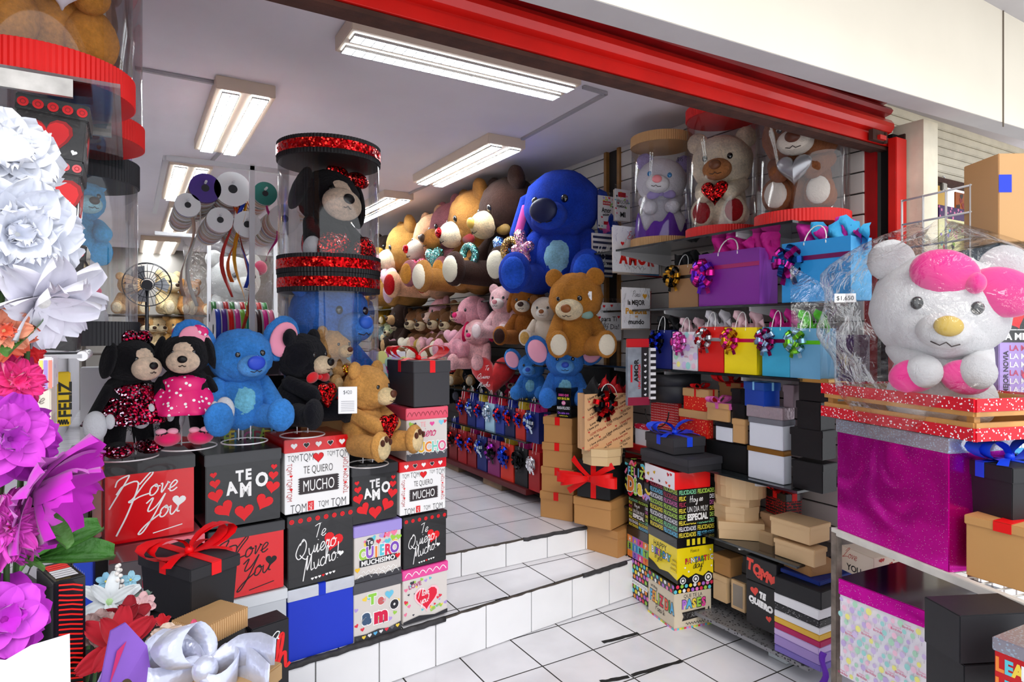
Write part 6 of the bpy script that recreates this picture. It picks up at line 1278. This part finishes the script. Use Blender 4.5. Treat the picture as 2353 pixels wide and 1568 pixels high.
# stack at the far right edge
def rbx(label, px, yt, yb, t, xl, w, body, lid=None, lidh=.04, yaw=YR, **k): return corner_box('gift_box', label, px, yt, yb, t, xl=xl, w=w, yaw=yaw, lidh=lidh, body=body, lid=lid, **k)
def fbx(label, x0, yt, yb, t, w, d, body, lid=None, lidh=.04, yaw=R(-33), **k):
    return corner_box('gift_box', label, x0, yt, yb, t, w=w, d=d, yaw=yaw, lidh=lidh, body=body, lid=lid, **k)
b_ = lambda p: (p.text('LA MEJOR NOVIA', .07, .5, .07, '2B1B3A', .03, 1, 0, R(90)), [p.text('LA MEJOR', .3, .92 - k * .12, .08, [INK_W, 'C83A6A'][k % 3 == 0], .02, 1) for k in range(8)], p.circ(.42, .62, .2, INK_K), p.circ(.42, .62, .17, 'E8507A'), p.heart(.3, .5, .15, 'E83A5A'))
TT = 2.35
fbx('kraft box with blue ribbon topping the tall stack at the far right edge', 2294, 352, 556, TT, .34, .2, KC, lidh=0, prints=[('R', lambda p: (p.rect(0, .56, .14, .76, '1438C8')))])
fbx('black box with red hearts in the tall stack at the right edge', 2297, 560, 757, TT, .34, .3, gloss('16161A'), gloss('1A1A1E'), .05, prints=[('R', lambda p: (p.heart(.09, .82, .08, INK_R), p.heart(.11, .65, .15, INK_R, -.3), p.heart(.15, .42, .22, INK_R), p.heart(.16, .15, .3, INK_R, .4)))])
fbx('lilac La Mejor Novia box with black lid in the tall stack', 2295, 759, 946, TT, .34, .3, mat('B49AE0', .4), gloss('1A1A1E'), .045, prints=[('R', b_), ('LR', lambda p: p.text('LA MEJOR NOVIA', .42, .5, .55, INK_W, .04, w=.8))])
fbx('sky blue El Mejor box with black lid at the base of the tall stack', 2297, 948, 1120, TT, .34, .3, mat('4AA8E0', .4), gloss('1A1A1E'), .042, prints=[('R', lambda p: (p.text('EL MEJOR', .25, .85, .1, INK_W, .02), p.text('EL MEJOR', .25, .7, .14, INK_W, .05), p.circ(.36, .4, .2, INK_K), p.text('NOVIO', .07, .4, .1, '1A2A60', .04, 1, 0, R(90)))), ('LR', lambda p: p.text('EL MEJOR NOVIO', .42, .5, .55, INK_W, .04, w=.8))])
zb_ = at(2297, 1120, t=TT).z
b = MB(); b.box((.17, .12, (zb_ - .80) / 2), (.3, .22, zb_ - .802), mat('7A6450', .7)); q = at(2297, 1120, t=TT); tag(b.build('support_box', loc=(q.x, q.y, .801), rot=(0, 0, R(-33))), 'dull brown carton supporting the tall stack on the rack', 'box')
corner_box('gift_box', 'black flared box with royal blue bow beside the magenta foil box', 2327, 1077, 1209, 2.0, xl=2183, w=.25, yaw=R(-17), body=card('1C1C20'), lid=card('1C1C20'), lidh=.05, ribbon=satin('2048E0'), rw=.03, bow=True, bowsize=.16, flare=.1)
corner_box('gift_box', 'kraft box with red ribbon tab under the black flared box', 2400, 1225, 1378, 1.9, xl=2215, w=.27, yaw=R(-3), body=card('C49258'), lid=card('C49258'), lidh=.03, ribbon=RB, rw=.05)
# lower deck of the rack
corner_box('gift_box', 'big birthday balloon box with magenta foil lid on the lower rack deck', 2135, 1408, 1660, 2.2, xl=1926, xr=2300, yaw=R(-4), lidh=.062, body=mat('F0ECF4', .4), lid=HM, prints=[('L', pr_balloons(11, 130)), ('T', lambda p: p.rect(0, 0, 1, 1, mat('2A1030', .12)))])
corner_box('gift_box', 'plain black box in front of the birthday balloon box', 2205, 1418, 1530, 1.78, xl=2118, w=.25, yaw=R(-25), lidh=0, body=card('222226'))
corner_box('gift_box', 'second plain black box below the first at the right bottom', 2215, 1532, 1690, 1.78, xl=2122, w=.25, yaw=R(-25), lidh=0, body=card('1C1C20'))
corner_box('gift_box', 'red box with coloured letters and glitter lid at the lower right corner', 2430, 1520, 1720, 1.55, xl=2279, w=.2, yaw=R(-4), lidh=.035, body=gloss('C8141C'), lid=HS, prints=[('L', lambda p: [(colorword(p, 'LEANO', .02, .8, .82 - k * .3, .2, ['F08A3A', '5EC6D8', 'F4D34A', 'F4F4F4'], .05)) for k in range(3)])])
corner_box('gift_box', 'white Love You box with script behind the rack leg', 2008, 1285, 1345, 2.75, xl=1930, w=.16, yaw=YR, lidh=0, body=mat('E8DCC8', .5), prints=[('L', lambda p: (p.script('Love', .05, .6, .18, 'B83028', .1), p.text('YOU', .4, .25, .25, INK_K, .02))), ('R', pr_hearts_only(12, 5, ['B83028'], .1, .2))])
# neighbour shop behind the grid
corner_box('gift_box', 'olive grey BD print box in the neighbouring shop window', 2096, 450, 600, 4.3, xl=2085, xr=2150, lidh=.08, body=mat('6E7068', .5), prints=[('R', lambda p: (colorword(p, 'BD', .1, .9, .8, .25, ['F0A050', '5AC8A0'], .07), colorword(p, 'TO M', .1, .9, .5, .15, ['F4F4F4', 'F0A0B0'], .05), p.wave(.1, .9, .2, .05, 4, 'E8E8E0', .02)))])
corner_box('gift_box', 'pale yellow TQ print box with heart lid in the neighbouring shop', 2158, 470, 600, 4.1, xl=2145, xr=2225, lidh=.08, body=mat('F4EFB0', .5), lid=speckle('4A2A60', 'F080B0', 30, .5, 0, .3), prints=[('R', lambda p: (p.text('TQ', .5, .7, .2, 'F0B0B8', .03), confetti_hearts(p, 16, 4, .08, .14)))])
b = MB(); b.box2((3.4, 2.5, 2.2), (6, 2.55, 2.24), mat('3A2A20', .6)); tag(b.build('neighbour_shelf'), 'brown shelf inside the neighbouring shop', 'shelf')
corner_box('gift_box', 'white TE AMO hearts box in the neighbouring shop at the right', 2262, 440, 520, 4.4, xl=2258, xr=2320, lidh=0, body=mat('F0EAE0', .5), prints=[('R', lambda p: (p.text('TE', .5, .8, .2, 'B02020', .05), pr_hearts_only(14, 3, ['B02020'], .12, .2)(p)))])
corner_box('gift_box', 'orange heart pattern box in the neighbouring shop', 2196, 440, 530, 4.5, xl=2190, xr=2250, lidh=0, body=mat('D87020', .5), prints=[('R', pr_hearts_only(10, 8, ['3A1A10', 'B82018'], .15, .3))])
corner_box('gift_box', 'pale beige round container stack in the neighbouring shop', 2225, 545, 600, 4.2, xl=2220, xr=2300, lidh=.06, body=mat('C8AC80', .5))
b = MB(); b.box2((3.4, 2.4, 0), (5.5, 2.9, at(2150, 602, t=4.3).z), mat('A89A80', .7)); tag(b.build('neighbour_counter'), 'beige counter inside the neighbouring shop', 'counter')
# ------------------------------------------------------------------ left display wall
def tilt(o, a=4): o.rotation_euler.y = R(a); return o
for k, (x0, x1, py, Y, nm) in enumerate(((30, 168, 205, 1.75, 'nearest'), (200, 256, 300, 2.2, 'second'))):
    B_ = at(x1, py, Y=Y); b = MB(); b.box2((-.68, Y - .006, B_.z - .02), (B_.x, Y + .006, B_.z + .02), mat('B8B4B0', .3, metal=.7, var=.3, vs=20)); tag(b.build('shelf_bracket'), nm + ' steel shelf bracket under the red based tubes on the left', 'bracket')
b = MB(); b.box2((-.675, 1.78, 2.178), (-.02, 3.0, 2.188), clear('E8F0F0', .1)); tag(b.build('glass_shelf'), 'clear glass shelf under the red based tubes on the left', 'shelf')
RC2 = card('E8140E')
jar('display_tube', 'clear tube with red corrugated base holding a tan bear at the upper left corner', (-.194, 1.99, 2.19), .2, .66, RC2, RC2, .068, ribs=110)
jar('display_tube', 'second red based clear tube behind the tan bear one', (-.165, 2.42, 2.19), .2, .66, RC2, RC2, .068, ribs=110)
jar('display_tube', 'small red based tube above the black lidded tall tube', (-.24, 2.86, 2.25), .17, .5, RC2, RC2, .06, ribs=50)
bear('teddy_bear', 'tan fluffy teddy bear with silver chain inside the nearest red based tube', (-.194, 1.99, 2.262), R(20), .5, f='D08A3C', muz='F0D8B8', spread=0, legs=.12, arms='hug', feet=0, hs=1.05, heart=mat('E8E4F0', .6))
bear('teddy_bear', 'cream and brown bear inside the second red based tube', (-.165, 2.42, 2.262), R(20), .48, f='B88868', muz='F0E8E0', spread=0, legs=.12, arms='hug', feet=0, bow=velvet('C01018'))
t = jar('display_tube', 'tall clear tube with black corrugated rims filled with blue and white plush', (-.17, 2.80, 1.55), .195, .67, card('2A2A2E'), card('2A2A2E'), .085, ribs=100)
bear('plush_bear', 'sky blue plush squeezed in the top of the black rimmed left tube', (-.17, 2.80, 1.84), R(30), .34, f='3AA8E8', muz='A8E0F0', spread=0, legs=.1, arms='hug', feet=0, cat='plush toy')
bear('plush_bear', 'white and pink plush in the bottom of the black rimmed left tube', (-.17, 2.80, 1.60), R(30), .3, f='E8E4EC', muz='F0A8C0', spread=0, legs=.1, arms='hug', feet=0, bow=velvet('E8386A'), cat='plush toy')
bear('plush_bear', 'pale lilac plush peeking out behind the red based tubes', (-.09, 3.12, 2.25), R(0), .26, f='C8B8D8', muz='F0D8E4', spread=0, legs=.2, cat='plush toy', bow=velvet('C01030'))
HB = mat('1E1A1C', .35, bump=.4, bs=30, coat=.3)
def pr_cor(p):
    p.heart(.45, .5, .9, 'E01820', .15, 'A01018'); p.script('Corazon', .08, .5, .11, INK_W, .11, .25, -.05, .85); p.script('late por ti', .25, .3, .05, '2A0808', .13, .2, -.1, .8); p.heart(.85, .2, .14, INK_W, -.3); p.heart(.12, .18, .08, INK_W)
def pr_que(p):
    p.heart(.6, .62, .6, 'D81820', .3, 'A01018'); p.script('Te', .1, .75, .1, INK_W, .11); p.script('Quiero', .12, .5, .1, INK_W, .11, .25, .05, .9); p.heart(.75, .3, .16, INK_W, -.3); p.script('Mucho', .3, .15, .08, INK_W, .11)
for args, k in ((('black Corazon late por ti heart box topping the left stack', 24, 196, 212, 350), dict(prints=[('R', pr_cor), ('LR', pr_dots(5, INK_R, .28)), ('E', pr_que)], lidh=.04)),
                (('black heart box second in the left stack', 34, 176, 352, 548), dict(prints=[('R', pr_que), ('LR', pr_dots(5, 'E85A60', .28)), ('E', pr_que)], lidh=.035)),
                (('dark brown heart box third in the left stack', 30, 180, 550, 806), dict(prints=[('R', lambda p: (p.heart(.8, .7, .4, 'D81820'), p.heart(.85, .3, .16, INK_W, -.3))), ('LR', pr_dots(4, 'E85A60', .28))], lidh=.04))):
    o = front_box('gift_box', args[0], *args[1:], 1.87, .17, body=HB, lid=HB, **k); tilt(o, 4)
b = MB(); b.box2((-.68, 1.86, 1.535), (-.1, 2.1, 1.545), mat('B8B8BC', .3, metal=.6)); b.cyl((-.1, 1.86, 1.54), (-.1, 2.1, 1.54), .012, mat('E8E8EA', .3, metal=.5)); tag(b.build('metal_shelf'), 'steel shelf edge under the left stack of black heart boxes', 'shelf')
front_box('gift_box', 'beige box with pastel striped top under the steel shelf at left', 46, 122, 822, 1056, 1.75, .12, body=mat('E4DACC', .45), lid=speckle('E8E4EC', 'B098D8', 20, .4), lidh=.07, prints=[('LR', lambda p: [p.rect(i / 7, 0, (i + .8) / 7, .9, ['F08A7A', 'E8F08A', 'A890D8', 'F4F4F8', 'F4E070', 'A890D8', 'F08A7A'][i]) for i in range(7)]), ('R', lambda p: (p.text('A', .7, .25, .25, 'A8D060', .06), p.text('H', .35, .5, .2, 'B0A8A0', .05), p.script('fe', .4, .78, .08, '8A8078', .14))), ('E', lambda p: p.wave(.1, .9, .5, .1, 5, '6A6A70', .01))])
front_box('gift_bag', 'yellow printed cardboard piece hanging beside the striped box', 126, 165, 856, 982, 1.95, .03, body=mat('F0C81C', .45), lidh=0, prints=[('R', lambda p: (p.text('FELIZ', .6, .5, .2, '2A2A20', .03, 1, 0, R(90)), p.wave(.1, .9, .08, .05, 4, '2A2A20', .02)))])
front_box('gift_box', 'dark Cumple box with green balloon print behind the purple flower', 152, 205, 1082, 1208, 2.45, .16, body=mat('2E2A26', .4), lidh=.03, prints=[('R', lambda p: (p.text('FELIZ', .5, .86, .1, 'E0A040', .03, w=.7), p.text('CUMPLE', .5, .72, .12, '4A9AD8', .03, w=.85), p.circ(.5, .42, .17, '8AD020'), p.circ(.3, .15, .1, 'D82A50')))])
front_box('gift_box', 'kraft box beneath the dark Cumple box', 150, 205, 1210, 1262, 2.45, .18, body=KR, lid=KR, lidh=.03)
front_box('gift_box', 'deep blue box under the kraft one behind the leaves', 165, 216, 1264, 1420, 2.4, .2, body=card('143CB8'), lidh=0)
front_box('gift_box', 'red and yellow filmed box next to the I Love You box', 208, 236, 1075, 1240, 2.5, .2, body=mat('7A3020', .2, var=.5, vs=12, coat=.5), lidh=.04, lid=gloss('D83A1A'))
front_box('gift_box', 'magenta holographic box under the wide white box', 180, 240, 1048, 1078, 2.5, .25, body=HM, lidh=0)
b = MB(); b.box2((-.68, 2.0, .0), (-.12, 3.0, .45), mat('1E1A20', .7)); tag(b.build('storage_chest'), 'dark storage chest under the left stacks', 'chest')
front_box('gift_box', 'dark patterned box under the pink lidded box', 246, 330, 1300, 1400, 2.45, .2, body=gloss('3A2A30'), lidh=0)
# ------------------------------------------------------------------ artificial flowers
def petal(b, M, L, Wd, m, curl=.3, ruf=.0, n=8, cup=.2, ph=0):
    def fn(u, v):
        x = (u - .5) * Wd * (math.sin(math.pi * (v * .86 + .07)) ** .6) ; y = v * L
        z = curl * L * v * v + cup * Wd * (2 * abs(u - .5)) ** 2 + ruf * L * math.sin(u * 19 + ph) * v * v + .02 * L * math.sin(u * 31 + ph)
        return M @ Vector((x, y, z))
    b.grid(fn, n, n, m)
def bloom(name, label, P, N, r, col, layers=((8, 1, 1.15), (7, .8, .75), (6, .55, .4)), ruf=.06, wd=.75, centre='E8D060', stem=True, cat='artificial flower', group=None, col2=None, curl=-.15, leaf=None):
    t = thing(name, label, cat, P, 0, group); N = Vector(N).normalized(); q = Vector((0, 0, 1)).rotation_difference(N).to_matrix().to_4x4(); rnd = random.Random(int(abs(P[0] * 977 + P[2] * 331)))
    pm = mat(col, .75, var=.12, vs=20, bump=.2, bs=25, sheen=.3); pm2 = mat(col2, .75, var=.1, vs=20) if col2 else pm
    for li, (n, k, open_) in enumerate(layers):
        for i in range(n):
            M = q @ Matrix.Rotation(2 * math.pi * (i + .5 * li) / n + rnd.uniform(-.15, .15), 4, 'Z') @ Matrix.Translation((0, 0, .02 * li * r)) @ Matrix.Rotation(math.pi / 2 - open_ * math.pi / 2 + rnd.uniform(-.12, .12), 4, 'X')
            b = MB(); petal(b, M, r * k, r * k * wd, pm if li % 2 == 0 else pm2, curl, ruf, ph=rnd.uniform(0, 6)); b.build('petal', t)
    b = MB(); b.ell((0, 0, 0), (r * .13, r * .13, r * .1), mat(centre, .8, bump=.8, bs=60), M=q @ Matrix.Translation((0, 0, r * .06)), seg=10, rings=8)
    if centre.startswith('E8C'): [b.tube([q @ Vector((0, 0, 0)), q @ Vector((.1 * r * math.cos(a), .1 * r * math.sin(a), .45 * r)), q @ Vector((.2 * r * math.cos(a), .2 * r * math.sin(a), .6 * r))], r * .02, mat(centre, .6), 5) for a in (0, 1.2, 2.5, 3.7, 5)]
    b.build('flower_centre', t)
    if stem:
        b = MB(); L = stem if not isinstance(stem, bool) else .5; b.tube([(0, 0, 0), Vector((0, 0, -.04)) - N * .03, (-.02, -.03, -L * .5), (-.03, -.05, -L)], .0035, mat('3A5A2A', .6), 6); b.build('stem', t)
    if leaf:
        for a in leaf:
            b = MB(); M = Matrix.Rotation(a, 4, 'Z') @ Matrix.Translation((0, 0, -.03)) @ Matrix.Rotation(-.5, 4, 'X'); petal(b, M, r * .9, r * .42, mat('4A7A34', .5, var=.25, vs=40, bump=.5, bs=50), -.2, .02, cup=.25); b.build('leaf', t)
    return t
FC_ = (.35, -1, .05)
G = 'large artificial blooms at the left edge'
bloom('silk_flower', 'topmost white ruffled silk flower at the left edge', at(5, 360, t=.86), (.35, -1, .3), 0.076, 'F2F4FC', ((9, 1, 1.1), (9, .85, .75), (7, .6, .4)), .12, .9, 'F0F0E8', stem=.9)
bloom('silk_flower', 'largest white ruffled silk flower beside the black heart boxes', at(30, 540, t=.84), (.5, -1, -.05), 0.092, 'EEF1FC', ((11, 1, 1.15), (10, .85, .8), (8, .6, .45), (6, .4, .2)), .12, .9, 'F0F0E8', stem=.7)
bloom('silk_flower', 'lowest white silk flower with drooping petals and green sepal', at(95, 690, t=.84), (.5, -.6, -.6), 0.073, 'E6E4F0', ((8, 1.1, .85), (7, .9, .6)), .08, .6, 'F0F0E8', stem=.55, leaf=(2.5,))
bloom('silk_flower', 'coral orange silk flower under the white ones', at(5, 760, t=.8), (.4, -1, 0), 0.040, 'F07050', ((9, 1, 1.1), (8, .8, .7), (6, .5, .3)), .1, .7, 'F4E0A0', stem=.5, col2='F8A080')
bloom('silk_flower', 'bright red silk flower behind the coral one', at(45, 800, t=.9), (.5, -1, .1), 0.036, 'E01824', ((9, 1, 1.1), (8, .8, .7), (6, .5, .3)), .12, .6, 'C01020', stem=.5)
bloom('silk_flower', 'hot pink ruffled silk flower above the purple blooms', at(35, 880, t=.82), (.5, -1, .2), 0.040, 'EE2C86', ((10, 1, 1.1), (9, .8, .7), (7, .5, .35)), .14, .6, 'E02070', stem=.4)
bloom('silk_flower', 'violet silk flower at the left edge below the hot pink one', at(20, 1010, t=.76), (.35, -1, .1), 0.056, 'B020B8', ((8, 1, 1.1), (7, .8, .7), (5, .5, .3)), .05, .85, '8A1890', stem=.4, col2='D048D0')
bloom('silk_flower', 'large drooping magenta silk flower with dark sepals', at(70, 1120, t=.8), (.75, -.35, -.35), 0.076, 'C814C4', ((7, 1.15, .8), (6, 1., .55)), .04, .8, '8A1890', stem=.35, leaf=(1.2, 4), curl=.1)
bloom('silk_flower', 'frilly orchid pink silk flower with red heart charm', at(15, 1215, t=.76), (.4, -1, .3), 0.050, 'E048C8', ((11, 1, 1.1), (10, .8, .75), (8, .55, .45), (6, .35, .2)), .2, .5, 'E03030', stem=.35, leaf=(-1.0, -1.5, -.6))
bloom('silk_flower', 'lowest magenta silk flower at the left edge above the white card', at(5, 1425, t=.76), (.4, -1, .35), 0.056, 'C020C8', ((7, 1, 1.1), (6, .8, .7), (5, .5, .35)), .04, .95, '9A1898', stem=.2, col2='D850E0')
t = thing('leaf_spray', 'green serrated artificial leaves under the magenta flower', 'artificial leaf', at(60, 1290, t=.92)); LM = mat('4E8A3A', .55, var=.3, vs=30, bump=.6, bs=60)
for a, e, L in ((-1.25, .35, .1), (-1.45, -.05, .11), (-1.1, .7, .08)):
    b = MB(); petal(b, Matrix.Rotation(a, 4, 'Z') @ Matrix.Rotation(e, 4, 'X') @ Matrix.Rotation(.5, 4, 'Y'), L, .055, LM, -.15, .03, 14, .3); b.build('leaf', t)
b = MB(); b.tube([(0, 0, 0), (-.03, 0, -.05), (-.04, -.02, -.3)], .003, LM); b.build('stem', t)
b = MB(); b.lathe([(0, 0), (.1, 0), (.14, .42), (.135, .42), (.1, .02)], mat('3A3A40', .5)); tag(b.build('flower_bucket', loc=(-.36, .62, .5)), 'dark bucket holding the silk flowers at the left edge', 'bucket')
# foreground table with boxes and bouquet
b = MB(); b.box2((-.9, .35, .86), (.35, 1.25, .895), mat('5A4A40', .6)); [b.box2((x, y, 0), (x + .05, y + .05, .86), mat('4A3A30', .6)) for x in (-.88, .28) for y in (.37, 1.18)]; tag(b.build('display_table'), 'display table at the lower left front, mostly outside the picture', 'table')
BK2 = mat('16141A', .4, bump=.2, bs=20)
corner_box('gift_box', 'plain black box behind the red scribbled one', 56, 1365, 1640, 1.12, xr=120, d=.12, yaw=R(22), lidh=0, body=BK2)
def pr_scr(p):
    r = random.Random(2)
    for k in range(24): v = .97 - k * .04; p.stroke([Vector((.15 * p.W, (v + .0) * p.H)), Vector(((.5 + r.uniform(-.1, .1)) * p.W, (v - .02) * p.H)), Vector((.9 * p.W, (v - .05) * p.H))], .014 * p.H, 'F02018', False)
t = corner_box('gift_box', 'tall black box scribbled with red strokes standing at the lower left', 118, 1343, 1630, 1.08, xr=205, d=.12, yaw=R(18), lidh=0, body=gloss('121214'), prints=[('R', pr_scr), ('T', lambda p: [p.stroke([Vector((.2 * p.W, (.2 + .1 * k) * p.H)), Vector((.8 * p.W, (.2 + .1 * k) * p.H))], .01, ['D8D8DC', 'E02018'][k > 3], False) for k in range(7)]), ('E', lambda p: [p.rect(.1 + .1 * k, 0, .13 + .1 * k, 1, 'C8C8CC') for k in range(7)])])
corner_box('gift_box', 'black flared gift box with red bow at the lower left', 437, 1311, 1445, 1.75, xl=316, xr=553, yaw=R(28), lidh=.035, body=card('1E1E22'), lid=card('26262A'), ribbon=satin('E8141C'), rw=.03, bow=True, bowsize=.145, flare=.1)
corner_box('gift_box', 'kraft corrugated lidded box under the black flared box', 462, 1446, 1530, 1.66, xl=395, xr=569, yaw=R(33), lidh=.055, body=card('1C1A1C'), lid=card('C49A6A'), rib=.007)
corner_box('gift_box', 'black box with red loop lettering beside the blue box', 576, 1450, 1650, 1.95, xl=548, xr=668, yaw=R(14), lidh=0, body=BK2, prints=[('R', lambda p: (p.script('oh', .25, .35, .2, 'E8181C', .2, .2, .2), p.script('A', .5, .78, .1, INK_W, .12), p.text('LT', .8, .15, .12, INK_W, .05))), ('L', lambda p: [p.stroke([Vector((.2 * p.W, (.1 + k * .1) * p.H)), Vector((.8 * p.W, (.2 + k * .1) * p.H))], .01, 'C02018') for k in range(8)])])
b = MB(); b.box((0, 0, .365), (.2, .2, .725), mat('1A181A', .7)); tag(b.build('carton_stack', loc=(.19, 1.93, .002)), 'tall dark carton under the corrugated kraft box', 'carton')
b = MB(); b.box((0, 0, .28), (.26, .24, .56), mat('1A181A', .7)); tag(b.build('carton_stack', loc=(-.02, 2.66, .002)), 'dark carton under the pink lidded box', 'carton')
sb_ = corner_box('gift_box', 'kraft gift box tied with a wide silver ribbon in the lower left foreground', 490, 1640, 1760, .98, xl=340, xr=650, yaw=R(40), lidh=.03, body=card('B89468'), lid=card('B89468'))
SV = mat('C8CDE4', .25, metal=.35, bump=.4, bs=30, sheen=.4); top = max(v.co.z for v in sb_.children[0].data.vertices) if False else at(490, 1640, t=.98).z
b = MB(); Pk = at(478, 1532, t=1.06); cr_ = Vector((CY, -SY, 0)); cu = Vector((0, 0, 1)); cf = Vector((SY, CY, 0))
for pts, ws in ((((0, 0), (-60, -12), (-120, -22), (-150, 5), (-110, 30), (-50, 15), (0, 5)), (.02, .05, .075, .07, .06, .045, .02)), (((0, 0), (-20, -40), (-60, -85), (-80, -60), (-50, -20), (0, 0)), (.02, .03, .045, .05, .035, .02)), (((0, 0), (50, -16), (110, -28), (165, -48)), (.03, .05, .055, .04)), (((0, 0), (40, 12), (90, 18), (150, 25)), (.02, .05, .065, .06)), (((0, 0), (20, -5), (60, 10), (40, 30), (0, 8)), (.02, .04, .045, .04, .02))):
    n = len(pts); P_ = [Pk + cr_ * (p[0] * 1.06 / F) + cu * (-p[1] * 1.06 / F) + cf * (.03 * math.sin(i * 1.3)) for i, p in enumerate(pts)]
    SP = smoothline([tuple(p) for p in P_], 4); W_ = [ws[min(int(i / 4), n - 1)] * (1 - (i % 4) / 4) + ws[min(int(i / 4) + 1, n - 1)] * (i % 4) / 4 for i in range(len(SP))]
    b.ribbon(SP, [Vector((.1, .15, 1)) if abs(pts[1][1]) < 35 else Vector((1, -.3, .2))] * len(SP), W_, SV)
b.ell(Pk - cf * .01, (.02, .018, .022), SV, seg=14, rings=10); b.xf(sb_.matrix_basis.inverted()); b.build('silver_bow', sb_, solid=.0008)
t = thing('gift_bag', 'lilac gift bag with magenta brush strokes and punched hole in the foreground', 'gift bag', at(285, 1600, t=1.0), R(25)); LV = mat('8A5AC8', .5, var=.15, vs=15)
b = MB(); b.prism([(-.05, 0, -.05), (.05, 0, -.05), (.04, .01, .06), (.012, .02, .105), (-.01, .02, .1)], (0, .004, 0), LV); b.build('front_panel', t); b = MB(); b.prism([(-.04, .06, -.05), (.06, .06, -.05), (.05, .05, .05), (.015, .03, .1)], (0, .004, 0), mat('B8A0E0', .5)); b.build('back_panel', t)
pr = Print((-.05, -.002, -.05), (1, 0, 0), (0, .12, .99), .1, .15); pr.pg([(.045, .12), (.06, .13), (.03, .07)], 'C8206A'); pr.pg([(.01, .05), (.02, .06), (.0, .01)], 'C8206A'); pr.pg([(.055 + .011 * math.cos(a), .055 + .018 * math.sin(a)) for a in [math.pi * k / 10 for k in range(20)]], '4A3A20'); pr.pg([(.02, .02), (.035, .05), (.04, .02)], 'D83A8A'); pr.build(t)
b = MB(); A_ = at(0, 1478, t=.72); B2 = at(150, 1463, t=.76); b.prism([at(-60, 1520, t=.7), at(0, 1525, t=.7), at(60, 1490, t=.73), B2, at(152, 1600, t=.74), at(-60, 1640, t=.68)], (.004, .006, 0), mat('F2F3FA', .5)); tag(b.build('white_card'), 'blank white card with blue edge at the bottom left corner', 'card')
for nm, px, py, tt, N, r, c, ly, kw in (('white silk lily in the small bouquet', 250, 1385, 1.35, (.2, -1, .6), .062, 'EEF4F8', ((6, 1, .85), (3, .9, .6)), dict(wd=.42, centre='B8E0A0', leaf=(3, 5))),
    ('pale blue small silk flower left of the white lily', 243, 1337, 1.4, (.2, -1, .5), .02, '8AC0DC', ((5, 1, 1),), {}), ('pale blue small silk flower right of the white lily', 300, 1333, 1.4, (.2, -1, .5), .02, '9ACCE0', ((5, 1, 1),), {}),
    ('blush pink peony at the left of the bouquet', 224, 1445, 1.2, (.2, -1, .4), .035, 'F0D0CC', ((8, 1, .7), (7, .8, .5), (6, .6, .3)), dict(wd=.9, centre='8A3A50')), ('crimson silk lily with yellow stamens', 268, 1485, 1.15, (.3, -1, .7), .07, 'C8102C', ((6, 1, .9), (4, .9, .6)), dict(wd=.5, centre='E8C040', leaf=(3.4,))),
    ('second crimson silk bloom under the white lily', 290, 1425, 1.25, (.1, -1, .6), .045, 'A81028', ((6, 1, .8), (5, .8, .5)), dict(wd=.6)), ('small pink and white silk blossom with fern', 325, 1392, 1.35, (.1, -1, .5), .028, 'F4C8CC', ((7, 1, .9), (6, .8, .6)), dict(leaf=(1, 2, 4, 5))),
    ('cream peony beside the silver ribbon', 383, 1482, 1.2, (.1, -1, .7), .038, 'F2DCCB', ((9, 1, .75), (8, .8, .5), (7, .6, .3)), dict(wd=.95, centre='E8B088')), ('small red tulip bud behind the cream peony', 372, 1440, 1.3, (0, -.5, 1), .025, 'D8182C', ((5, 1, .35),), dict(leaf=(1, 3.5, 5))), ('little pink blossom on the edge of the kraft corrugated box', 445, 1448, 1.3, (0, -1, .5), .02, 'E85A80', ((5, 1, .9),), {})):
    kw.setdefault('wd', .7); bloom('silk_flower', nm, at(px, py, t=tt), N, r, c, ly, stem=.12 if r < .03 else .2, **kw)
t = thing('berry_spray', 'white berry spray and grey green leaves in the small bouquet', 'artificial flower', at(272, 1380, t=1.38)); b = MB()
for i in range(26): a = i * 2.4; b.ell((.012 * math.cos(a) * (1 - i / 30), .012 * math.sin(a), .005 + i * .0028), .0045, mat('F2EEEA', .6), seg=8, rings=6)
b.build('berries', t); b = MB()
for a, r_ in ((.5, .05), (-1.0, .06), (-.6, .05), (2.6, .05)): petal(b, Matrix.Translation((.03 * math.cos(a), 0, -.03)) @ Matrix.Rotation(a, 4, 'Z') @ Matrix.Rotation(.5, 4, 'X'), r_, .035, mat('7A9488', .6), -.1)
b.build('leaves', t)
